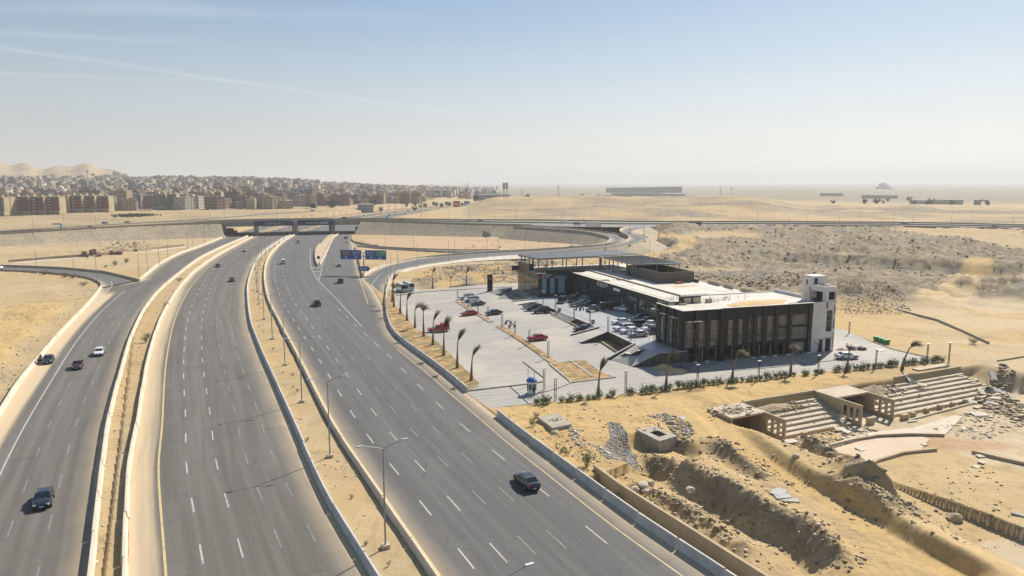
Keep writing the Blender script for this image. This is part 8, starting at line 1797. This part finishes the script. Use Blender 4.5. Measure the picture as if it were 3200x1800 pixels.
bw_ = mat('boulder_pale', (.52, .44, .33), .95, vary=.2, scale=1.5, bump=.5)
for x, y, z, r, la, m_ in ((2984,1625,-3.6,.75,'single brown boulder alone on the sandy bowl floor',None),(2803,1552,-3.6,.38,'brown stone left of a pale patch below the big mound',None),(2777,1522,-3.6,.30,'small brown stone above another on the bowl floor',None),(2777,1529,-3.6,.26,'lower one of two small stones on the bowl floor',None),(2676,1450,-3,.32,'lone dark stone on the sandy paved arc',None),(2008,1522,-.5,.6,'pale boulder, largest of the cluster above the low wall',bw_),(1985,1532,-.5,.45,'pale boulder at the left of the cluster above the low wall',bw_),(2032,1516,-.5,.5,'pale boulder at the right of the cluster above the low wall',bw_),(2018,1538,-.5,.4,'pale boulder at the front of the cluster above the low wall',bw_),(1888,1484,0,.42,'pale stone at the head of the low wall',bw_),(2157,1535,-.6,.5,'pale stone on the slope below the trench crest',bw_),(2596,1540,-2.2,.45,'round stone at the left foot of the big mound',bw_),(2632,1542,-2.4,.5,'brown stone at the foot of the big mound',None),(2724,1600,-3,.55,'large stone in the ridge of stones beyond the mound',None),(2741,1594,-3,.5,'second large stone in the ridge of stones beyond the mound',None),(2833,1589,-3.6,.5,'tan stone at the edge of the bowl floor',bw_),(2905,1640,-3.4,.6,'tan stone beside the sand track on the right',bw_),(2513,1416,-.8,.5,'pale block on top of the big earth mound, upper',bw_),(2487,1428,-.9,.45,'pale block on top of the big earth mound, lower',bw_),(1776,1333,0,.35,'pale round stone at the corner of the plinth',bw_),(1733,1356,0,.55,'dark stone at the foot of the plinth',None)): boulder(x, y, z, r, la, m_)
slm = mat('slab_grey', (.42, .40, .375), .9, vary=.15, scale=1, bump=.2); slp = mat('slab_pale', (.56, .49, .385), .92, vary=.15, scale=1, bump=.2)
def sl(x, y, z, a, b, t_, rz, tilt, label, m_=slp, group=None, name='broken_slab'):
 o = MB().hexa([(-a, -b, 0), (a, -b * .8, 0), (a * .9, b, 0), (-a * .8, b, 0)], [(-a, -b, t_), (a, -b * .8, t_), (a * .9, b, t_), (-a * .8, b, t_)]).build(name, m_); p = drop(x, y, z) if (y > 1390 or x > 3040) else at(x, y, z); o.location = (p.x, p.y, p.z + .02 + abs(math.sin(tilt)) * min(a, b)); o.rotation_euler = (tilt, tilt * .5, rz); return tag(o, label, 'slab', group)
for i, (x, y, z, a, b, rz, ti, la) in enumerate(((2435,1538,-1.3,.9,.6,.5,.05,'thin grey slab at the top of the slab pile by the track'),(2442,1552,-1.3,1.0,.7,.2,.08,'broad grey slab in the slab pile by the track'),(2424,1543,-1.3,.8,.5,1.0,.1,'grey slab at the left of the slab pile by the track'),(2465,1564,-1.3,1.1,.5,-.2,.04,'grey slab at the lower right of the slab pile by the track'))): sl(x, y, z, a, b, .12, rz, ti, la, slm)
for x, y, z, a, b, rz, ti, la in ((2470,1382,-3,1.2,.6,.4,.1,'pale slab at the lower left corner of the stand'),(2455,1396,-3,1.0,.6,.9,.15,'tilted pale slab below the left stand corner'),(2573,1396,-3,.9,.5,.2,.1,'pale slab before the left seating block'),(2625,1345,-3,1.0,.6,.1,.2,'tan slab in the debris before the left seating block'),(2646,1352,-3,.8,.5,.8,.1,'tan slab right of another in the debris before the seating'),(2675,1345,-3,1.1,.35,-.3,.05,'long tan block before the left seating block'),(2690,1406,-3,.8,.6,.5,.1,'round edged pale slab on the upper arc kerb'),(3068,1232,-2.6,1.0,.8,.2,.5,'pale slab tipped up at the broken end of the seating'),(3089,1222,-2.4,1.1,.9,.8,.9,'grey slab standing on edge at the broken end of the seating'),(3125,1226,-2.2,1.3,.8,-.4,.3,'dark grey slab lying right of the broken seating end'),(3110,1246,-2.6,1.3,.5,.1,.1,'long pale slab below the broken seating end'),(3160,1250,-2.8,1.0,.8,.3,.7,'ochre slab leaning in the rubble at right'),(3100,1185,-1.5,1.0,.9,.3,.8,'grey slab leaning above the broken seating end'),(3035,1258,-3,.9,.5,-.5,.2,'slab leaning on a concrete stub'),(3100,1262,-3,1.0,.5,-.4,.15,'grey slab lying right of the last stub'),(3052,1275,-3,.8,.4,.6,.1,'tan slab in the debris before the stubs'),(3060,1297,-3,1.4,.9,.1,.05,'broad tan slab on the sandy floor at right'),(2850,1318,-3,.9,.25,.3,.05,'narrow slab at the foot of the right seating block'),(2840,1192,-.8,1.0,1.0,.4,.6,'large greenish slab tipped in the earth heap on the seating'),(2880,1206,-1,.9,.5,.2,.3,'tan slab right of the greenish tipped slab'),(2888,1392,-3.2,.5,.3,.4,.1,'small slab on the sandy arc'),(3063,1428,-3.9,.6,.4,.2,.1,'upper block of the stack of blocks by the right arc wall'),(3067,1447,-3.9,.6,.4,.8,.1,'middle block of the stack of blocks by the right arc wall'),(3050,1462,-3.9,.6,.4,.5,.1,'lower block of the stack of blocks by the right arc wall'),(3188,1612,-3.5,.9,.25,-.7,.1,'narrow grey beam lying on the slope at the right edge'),(2136,1312,0,.7,.5,.7,.2,'pale grey slab on the pit rim right of the chamber'),(2195,1345,-.3,1.1,.4,.2,.1,'grey board like slab right of the pit'),(2125,1306,0,.8,.15,-.3,.1,'narrow grey slab above the pit rim'),(2752,1096,0,.9,.5,.1,.02,'white sheet lying on the sand by the street lamps')): sl(x, y, z, a, b, .16, rz, ti, la, slm if 'grey' in la else (white_s if 'white sheet' in la else slp))
mb = MB()
for i in range(7): mb.tube((-1.5 + i * .5, 0, .35), (-1.45 + i * .5, .1, .9), .03).tube((-1.5 + i * .5, 0, .35), (-1.5 + i * .5, -.9, .3), .03)
mb.tube((-1.7, 0, .4), (1.9, 0, .4), .035).tube((-1.7, -.9, .3), (1.9, -.9, .3), .035).tube((-1.7, .1, .85), (1.9, .1, .85), .03); o = mb.build('steel_grid', rust); o.location = at(2165, 1222, .1); o.rotation_euler = (0, 0, BANG); tag(o, 'rusty bent steel grid lying behind the hedge', 'steel grid')
mb = MB()
for i in range(14): mb.tube((i * 1.1 - 7, 0, 0), (i * 1.1 - 7 + rng.uniform(-.2, .2), 0, .9), .06)
mb.tube((-7, 0, .55), (7.3, 0, .5), .06); o = mb.build('timber_fence', mat('old_timber', (.2, .14, .1))); o.location = at(2660, 975, 1.0); o.rotation_euler = (0, 0, R(-28)); tag(o, 'broken timber fence at the foot of the rubble heap', 'fence')
sv = empty('soak_pit_wall', at(1445, 897), .1, 'dark brick lining in the round pit beyond the car park', 'pit wall'); bm_ = mat('pit_brick', (.10, .062, .04), .95, vary=.3, scale=2)
for r0 in range(6):
 for k in range(13): a = .25 + (math.pi - .5) * k / 12; MB().box((math.cos(a) * 4.4, math.sin(a) * 3.4, -2.6 + r0 * .46), (.95, .3, .42), a + math.pi / 2).build('brick', bm_, sv)
for i, (x, y, w_, d_, h_) in enumerate(((265,803,2.2,1.6,2.6),(274,805,.9,.9,1.4),(287,800,1.6,1.4,3.0),(296,799,1.8,1.5,3.2),(310,802,2.2,1.6,1.9),(350,797,2.0,1.4,1.9),(372,796,3.4,1.6,1.6),(425,789,1.8,1.2,1.5))): o = MB().box((0, 0, h_ / 2), (w_, d_, h_), .2, 0, .94).box((.1, 0, h_ * .98), (w_ * .7, d_ * .8, .3), .5).build('crate_stack', mat('brick_stack', (.20, .135, .085), .9, vary=.3, scale=1.2)); o.location = at(x, y, .1); tag(o, ('stack of brown blocks on the sand, first from the left', 'small stack between the first two tall ones', 'tall stack left of its taller neighbour', 'tallest dark stack of brown blocks', 'squat stack right of the tallest', 'stack at the left of a long low pile', 'long low pile of brown blocks', 'last small stack near the service road')[i], 'block stack', 'stacks of blocks behind the brown wall')
# the town
win_d = mat('far_window', (.035, .033, .035), .3); TOWN = [mat('town_wall_%s' % n_, c, .9, vary=.12, scale=.06) for n_, c in (('sand', (.40, .31, .20)), ('tan', (.35, .265, .17)), ('cream', (.46, .38, .265)), ('brown', (.25, .18, .125)), ('grey', (.26, .245, .225)), ('brick', (.235, .16, .12)), ('white', (.46, .42, .35)))]
redw = mat('block_oxblood', (.165, .075, .055), .9, vary=.15, scale=.1); slate = mat('block_slate', (.14, .155, .165), .9, vary=.15, scale=.1); sandw = TOWN[0]; creamw = TOWN[2]
def apartment(xp, yb, yt, wpx, z, facade, base_m, label, group, hd=.0, depth=13, side=False):
 """six storey walk-up: body, arcaded base, balcony bays, cornice, roof rooms, windows"""
 p = at(xp, yb, z); W_ = wpx / FPX * math.hypot(p.x, p.y) ; H_ = height_to(p, yt); t = empty('apartment_block', p, hd, label, 'apartment block', group)
 MB().box((0, depth / 2, H_ / 2), (W_ * .96, depth, H_)).build('wall', base_m, t)
 if side:
  m_ = MB()
  for i in range(5): m_.box((0, -.06, H_ * (i + 1) / 6), (W_ * .9, .16, .25))
  m_.box((0, -.06, H_ / 2), (.3, .16, H_ * .94)); m_.build('string_course', TOWN[1], t); return t
 nb = 2; st_h = H_ / 6
 for sx_ in (-.27, .27):
  b_ = MB().box((sx_ * W_, -.5, H_ * .58), (W_ * .36, 1.4, H_ * .66)).build('bay', facade, t); m_ = MB()
  for k in range(5):
   for dx in (-.1, .1): m_.box(((sx_ + dx) * W_, -1.24, st_h * (k + 1.5)), (W_ * .08, .12, st_h * .5))
  m_.build('window', win_d, b_)['kind'] = 'stuff'
 bl = MB(); wn = MB()
 for k in range(6):
  bl.box((0, -.75, st_h * k + .55), (W_ * .18, 1.6, 1.0)); wn.box((0, -.06, st_h * k + 2.2), (W_ * .15, .2, 1.4))
  for dx in (-.44, .44): wn.box((dx * W_, -.06, st_h * (k + .55)), (W_ * .05, .2, st_h * .45))
 bl.build('balcony', creamw, t)['kind'] = 'stuff'; wn.build('window', win_d, t)['kind'] = 'stuff'
 ar = MB()
 for dx in (-.36, -.18, .0, .18, .36): ar.box((dx * W_, -.7, st_h * .45), (W_ * .10, .3, st_h * .75))
 MB().box((0, -.45, st_h * .62), (W_ * .96, .8, st_h * 1.25)).build('ground_storey', creamw, t); ar.build('arch', win_d, t)['kind'] = 'stuff'
 MB().box((0, depth / 2 - .3, H_ + .2), (W_ * .99, depth + 1.2, .5)).build('cornice', creamw, t); MB().box((-.22 * W_, depth * .5, H_ + 1.7), (W_ * .22, 4, 3)).box((.24 * W_, depth * .4, H_ + 1.3), (W_ * .18, 3, 2.2)).build('roof_room', base_m, t); return t
AP = 4.0
for i, (x0, x1, yb, yt, k) in enumerate(((35,110,555,375,'s'),(110,280,550,372,'r'),(275,432,548,372,'r'),(430,590,545,372,'r'),(592,688,530,350,'s'),(688,820,528,360,'r'),(815,950,525,362,'r'),(948,1090,522,365,'r'),(1095,1228,470,330,'g'),(1226,1362,466,330,'g'),(1362,1460,466,335,'g'),(1462,1552,490,348,'w'),(1552,1670,500,345,'c'),(1668,1780,498,345,'c'),(1780,1890,494,347,'c'),(1890,1916,480,330,'s'),(1914,2032,482,320,'c'),(2030,2128,478,322,'c'),(2124,2226,474,324,'c'),(2240,2340,462,312,'b'),(2340,2408,462,325,'w'),(2440,2485,460,325,'w'),(2490,2580,456,330,'w'),(-140,30,560,380,'g'))):
 f_, b_, la = {'s': (sandw, sandw, 'blank sand coloured end wall block'), 'r': (redw, sandw, 'six storey block with oxblood bays and a sandy ground floor'), 'g': (slate, sandw, 'sandy block with slate grey stair bays'), 'w': (creamw, TOWN[6], 'pale end block with ruled string courses'), 'c': (slate, creamw, 'cream stepped apartment block with grey upper bays'), 'b': (sandw, TOWN[3], 'brownish apartment block beside the white end block')}[k]
 ordw = ('first', 'second', 'third', 'fourth', 'fifth', 'sixth', 'seventh', 'eighth', 'ninth', 'tenth', 'eleventh', 'twelfth', 'thirteenth', 'fourteenth', 'fifteenth', 'sixteenth', 'seventeenth', 'eighteenth', 'nineteenth', 'twentieth', 'twenty first', 'twenty second', 'twenty third', 'edge')[i]
 apartment((x0 + x1) / 2 / 3.22, 500 + yb / 3.22, 500 + yt / 3.22, (x1 - x0) / 3.22, AP, f_, b_, la + ', %s from left' % ordw, 'front row of apartment blocks', hd=R(6) if k != 's' else R(6), side=k in 'sw')
r_ = random.Random(77)
def house_mesh(W_, D_, H_, m, seed, nx=4):
 q = random.Random(seed); mb = MB(); mb.box((0, 0, H_ / 2 - 1), (W_, D_, H_ + 2)); mb.box((q.uniform(-.25, .25) * W_, q.uniform(-.2, .2) * D_, H_ + 1.2), (W_ * .3, D_ * .35, 2.4)); mb.box((0, 0, H_ + .1), (W_ * 1.02, D_ * 1.02, .5)); fl = max(2, int(H_ / 3.1))
 for k in range(fl):
  for i in range(nx):
   if q.random() < .88: mb.box(((i + .5) / nx * W_ - W_ / 2, -D_ / 2 - .02, H_ * (k + .5) / fl), (W_ / nx * .42, .16, 1.5), 0, 1)
  for i in range(2):
   for sx_ in (-1, 1): mb.box((sx_ * (W_ / 2 + .02), (i - .5) * D_ * .45, H_ * (k + .5) / fl), (.16, D_ * .14, 1.5), 0, 1)
 if q.random() < .5: mb.box((q.uniform(-.3, .3) * W_, 0, H_ + 3.2), (.25, .25, 3.5))
 return mb.mesh('town_house', [m, win_d])
HM = [house_mesh(r_.uniform(11, 22), r_.uniform(10, 16), r_.uniform(9, 20), TOWN[i % 7], i, r_.choice((3, 4, 5))) for i in range(28)]
spots = []
def spot(xp, r): p = ((xp - 1600) / FPX, 1.0); l = math.hypot(*p); return p[0] / l * r, p[1] / l * r
COLN = ('sandy', 'tan', 'cream', 'brown', 'grey', 'brick red', 'whitish'); WHERE = [(-60, 260, 'behind the oxblood blocks'), (260, 480, 'behind the slate bayed blocks'), (480, 700, 'behind the cream stepped blocks'), (700, 950, 'behind the overpass'), (950, 1200, 'in the hazy town past the overpass'), (1200, 1500, 'in the hazy outskirts by billboards')]
cand = []
for i in range(4600):
 xp = r_.uniform(-220, 1560); f = r_.random(); r = 900 + (2300 + max(0, xp - 900) * 2.2) * f ** 1.25
 if xp > 900 and r < 1010 + (xp - 900) * .2: continue
 if xp > 1100 and r_.random() < (xp - 1100) / 620: continue
 if xp > 1330 and r < 1500: continue
 if xp < 900 and r < 960: continue
 if xp < 330 and r > 2750: continue
 cand.append((r, xp))
cand.sort(); occ = {}; placed = []
for r, xp in cand:
 x, y = spot(xp, r); key = (int(x / 24), int(y / 24))
 if key in occ: continue
 occ[key] = 1; placed.append((x, y, xp, r))
PX = np.array([q[0] for q in placed]); PY = np.array([q[1] for q in placed]); PZ = ground_z(PX, PY)[0]; BIG = [MB() for _ in range(1)]; bulk_v = []; bulk_f = []; bulk_m = []; nvb = 0
cut = 258
for i, (x, y, xp, r) in enumerate(placed):
 k = r_.randrange(28); me = HM[k]; sc_ = r_.uniform(.8, 1.15) * (.8 if xp > 1000 else 1); rz = r_.uniform(-.5, .5)
 if i < cut:
  o = link('town_house', me); o.location = (x, y, PZ[i]); o.scale = (sc_, sc_, sc_); o.rotation_euler = (0, 0, rz); wh = next((w_[2] for w_ in WHERE if w_[0] <= xp < w_[1]), 'at the left edge of the town'); hh = max(v_.co.z for v_ in me.vertices) * sc_
  tag(o, '%s %s flat roofed house %s, %s rank' % ('tall' if hh > 17 else 'low' if hh < 12 else 'medium', COLN[k % 7], wh, 'nearest' if r < 1050 else 'middle' if r < 1250 else 'farther'), 'house', 'houses of the town')
 else:
  co = np.empty(len(me.vertices) * 3); me.vertices.foreach_get('co', co); co = co.reshape(-1, 3) * sc_; ca, sa = math.cos(rz), math.sin(rz); co = np.stack([co[:, 0] * ca - co[:, 1] * sa + x, co[:, 0] * sa + co[:, 1] * ca + y, co[:, 2] + PZ[i]], 1)
  fa = np.array([p_.vertices[:] for p_ in me.polygons]); mi = np.array([p_.material_index for p_ in me.polygons]); bulk_v.append(co); bulk_f.append(fa + nvb); bulk_m.append(np.where(mi == 1, 7, k % 7)); nvb += len(co)
me = np_mesh('distant_town', np.vstack(bulk_v), np.vstack(bulk_f), TOWN[0], smooth=False)
for m_ in TOWN[1:] + [win_d]: me.materials.append(m_)
me.polygons.foreach_set('material_index', np.concatenate(bulk_m).astype(np.int32)); o = link('distant_town', me); tag(o, 'mass of distant flat roofed houses climbing to the skyline', None, None, 'stuff')
# hazy far plain on the right: sheds, long slab blocks, pylons, trees
def far_block(name, xp, yb, yt, wpx, r, m_, label, cat_, group=None, d_=14, rows=0):
 x, y = spot(xp, r); z = gz(x, y); p = Vector((x, y, z)); W_ = wpx / FPX * r; H_ = max(3.0, height_to(p, yt)); t = empty(name, (x, y, z - 1), -math.atan2(x, y), label, cat_, group); MB().box((0, 0, H_ / 2), (W_, d_, H_ + 1)).build('wall', m_, t); MB().box((0, 0, H_ + .7), (W_ * 1.01, d_ * 1.05, .5)).build('roof', TOWN[6], t)
 if rows:
  m2 = MB(); nx = max(3, int(W_ / 7))
  for k in range(rows):
   for i in range(nx): m2.box(((i + .5) / nx * W_ - W_ / 2, -d_ / 2 - .05, H_ * (k + .6) / rows), (W_ / nx * .5, .2, H_ / rows * .45))
  m2.build('window', win_d, t)['kind'] = 'stuff'
 return t
for i in range(9): far_block('slab_block', 1905 + i * 26, 603, 583 + .5 * (8 - i), 26.5, 2900, TOWN[4], 'long hazy apartment slab in the row on the far plain, ' + ('first', 'second', 'third', 'fourth', 'fifth', 'sixth', 'seventh', 'eighth', 'ninth')[i] + ' from the left', 'apartment slab', 'hazy slab blocks on the plain', rows=6)
for xp, yb, wpx, r, c, la in ((1860,618,110,1750,6,'long white roofed shed on the far plain beyond the desert crest, left'),(1990,612,160,2000,6,'very long white roofed shed on the far plain, centre'),(2100,614,70,1800,6,'shorter white shed on the far plain, right'),(1720,624,120,1400,6,'grey shed by the town outskirts'),(1640,622,60,1300,6,'small white shed by the town outskirts'),(1545,616,100,1250,4,'low grey shed right of the billboards'),(1260,604,120,1500,6,'blue white industrial shed in the haze above the billboards'),(1370,602,90,1600,6,'grey industrial shed in the haze above the billboards'),(2590,612,60,2300,6,'pale works building in the right haze'),(2740,618,90,2000,6,'pale works building beside the hazy yard'),(2880,634,70,1500,6,'grey blocks by the dirt road in the right haze'),(2960,632,60,1500,6,'small pale sheds at the right of the plain'),(3045,635,16,1450,4,'small tower like block on the right plain')): far_block('industrial_shed', xp, yb, yb - 9 if wpx > 20 else yb - 12, wpx, r, TOWN[c], la, 'shed', 'sheds on the far plain', d_=30)
for i, (dx, yt, w_) in enumerate(((-14, 583, 9), (-4, 573, 10), (6, 569, 9), (15, 577, 10), (25, 585, 12))): far_block('tower_block', 2745 + dx, 592, yt, w_, 5200, TOWN[4], ('leftmost tower', 'second tower', 'tallest tower', 'fourth tower', 'rightmost low tower')[i] + ' of the faint cluster in the right haze', 'tower block', 'faint tower cluster', rows=8)
far_block('warehouse', 1145, 650, 637, 47, 915, TOWN[4], 'lone grey windowless warehouse beyond the overpass', 'warehouse', d_=16)
sk = empty('unfinished_frame', at(1320, 627, 4), 0, 'unfinished building frame of bare concrete columns in the town outskirts', 'building frame'); W_ = 66 / FPX * math.hypot(sk.location.x, sk.location.y)
for i in range(15):
 for y in (0, 8): MB().box(((i / 14 - .5) * W_, y, 4.0), (.7, .7, 8.5 + (2.5 if 5 <= i <= 6 else 0))).build('column', TOWN[3], sk)
for y in (0, 8): MB().box((0, y, 6.2), (W_, .6, .8)).build('beam', TOWN[3], sk)
sgn = far_block('town_house', 985, 632, 610, 18, 960, TOWN[0], 'town house with a large white framed square sign', 'house'); MB().box((0, -7.2, 5.0), (7.0, .3, 7.5)).build('sign_frame', white_s, sgn); MB().box((0, -7.4, 5.0), (5.2, .3, 5.6)).build('sign_panel', slate, sgn); MB().box((0, -7.6, 5.0), (2.0, .3, 2.0)).build('emblem', white_s, sgn)
def mast(xp, yb, yt, r, label, rad=.8, cross=0, group='masts over the town'):
 x, y = spot(xp, r); z = gz(x, y); p = Vector((x, y, z)); H_ = height_to(p, yt); t = empty('mast', p, 0, label, 'mast', group); MB().tube((0, 0, -1), (0, 0, H_), rad, rad * .6, 6).build('pole', steel, t)
 if cross == 1: MB().tube((0, 0, H_ - 1), (0, 0, H_ + 2.5), rad * 3.2, rad * 3.2, 8).build('lamp_ring', steel, t)
 if cross == 2:
  for k in (.62, .76, .9): MB().box((0, 0, H_ * k), (H_ * .3, .6, .6)).build('cross_arm', steel, t)
 if cross == 3:
  for k in (.7, .85, .97): MB().tube((0, 0, H_ * k - 1.6), (0, 0, H_ * k + 1.6), rad * 2.2, rad * 2.2, 6).build('antenna', TOWN[6], t)
for xp, yt, r, c, rad, la in ((289,534,1900,1,1.0,'tallest floodlight mast over the town at left'),(306,547,1500,1,.9,'floodlight mast just right of the tallest'),(317,554,1500,1,.8,'third floodlight mast, right of the other two'),(250,548,2600,2,.7,'small lattice mast left of the floodlights'),(585,547,2300,2,.8,'thin mast over the middle of the town'),(377,556,2500,0,.6,'short mast on the skyline behind the floodlights'),(787,557,2300,2,.7,'pair of thin masts on the skyline, left one'),(796,557,2300,2,.7,'pair of thin masts on the skyline, right one'),(914,558,2200,2,.7,'thin mast above the overpass, left one'),(968,557,1600,2,.8,'stout lattice mast above the overpass'),(1085,565,1800,2,.7,'thin mast right of the stout lattice mast'),(1100,574,1500,1,.7,'short mast in the haze above the warehouse'),(1352,574,1500,2,.6,'thin pylon above the hoardings'),(1461,570,1500,2,.7,'thin pylon above the red billboard'),(1575,574,900,3,.75,'left one of two striped telecom masts'),(1584,573,920,3,.75,'right one of two striped telecom masts'),(1744,577,1700,2,.9,'pylon on the plain beyond the telecom masts'),(1914,578,2200,2,.9,'pylon left of the hazy slab blocks'),(1985,579,2200,2,.8,'pylon above the hazy slab blocks'),(1980,592,1500,2,.6,'short pylon before the white sheds'),(2246,584,2300,2,.9,'faint pylon right of the slab blocks, left one'),(2280,584,2300,2,.9,'faint pylon right of the slab blocks, right one'),(1632,592,1300,2,.5,'short pylon near the small white shed')): mast(xp, 0, yt, r, la, rad, c)
# trees and scrub far off
treem = mat('far_foliage', (.045, .06, .030), .9, vary=.35, scale=.5); SHF = [shrub_meshes(300 + i, 160, .8, .28, 0) for i in range(3)]
for m_, _ in SHF: m_.materials.clear(); m_.materials.append(treem)
def far_tree(x, y, h, label, group, w_=None):
 t = empty('tree', (x, y, gz(x, y)), r_.uniform(0, 6), label, 'tree', group); k = r_.choice(SHF); w_ = w_ or h * .75; t.scale = (w_, w_, h); c = link('crown', k[0], t); q = link('trunk', k[1], t)
for i in range(70):
 xp, r = (r_.uniform(1480, 1900), r_.uniform(1050, 1500)) if i < 34 else (r_.uniform(820, 1330), r_.uniform(900, 1350)) if i < 56 else (r_.uniform(2550, 3100), r_.uniform(1250, 1700)); x, y = spot(xp, r)
 far_tree(x, y, r_.uniform(5, 10), 'small dark tree %s' % ('on the edge of the plain right of the billboards' if i < 34 else 'among the houses and yards beyond the overpass' if i < 56 else 'in the pale haze of the right hand plain'), 'far trees')
gp_ = []
for i in range(900): xp = r_.gauss(428, 26); r = r_.gauss(800, 13); x, y = spot(xp, r); gp_.append((x, y))
gp_ = np.array(gp_); gzv = ground_z(gp_[:, 0], gp_[:, 1])[0]; mb = MB()
for (x, y), z in zip(gp_, gzv):
 a = r_.uniform(0, 6); mb.add([(x - math.cos(a) * 1.2, y - math.sin(a) * 1.2, z), (x + math.cos(a) * 1.2, y + math.sin(a) * 1.2, z), (x + .3, y, z + r_.uniform(.8, 2.0))], [(0, 1, 2)])
mb.build('reed_scrub', mat('reed_green', (.075, .095, .04), .9, vary=.3, scale=.2))['kind'] = 'stuff'
# air: pale desert haze
hz_ = MB().box2((-11500, -120, -12.0), (11500, 13200, 175.0))
hm = bpy.data.materials.new('desert_haze'); hm.use_nodes = True
ht = hm.node_tree; ht.nodes.clear()
hv = ht.nodes.new('ShaderNodeVolumePrincipled'); ho = ht.nodes.new('ShaderNodeOutputMaterial')
hv.inputs['Color'].default_value = (.74, .77, .81, 1); hv.inputs['Density'].default_value = HAZE; hv.inputs['Anisotropy'].default_value = .15
ht.links.new(hv.outputs[0], ho.inputs['Volume'])
tag(hz_.build('haze', hm), kind='stuff')
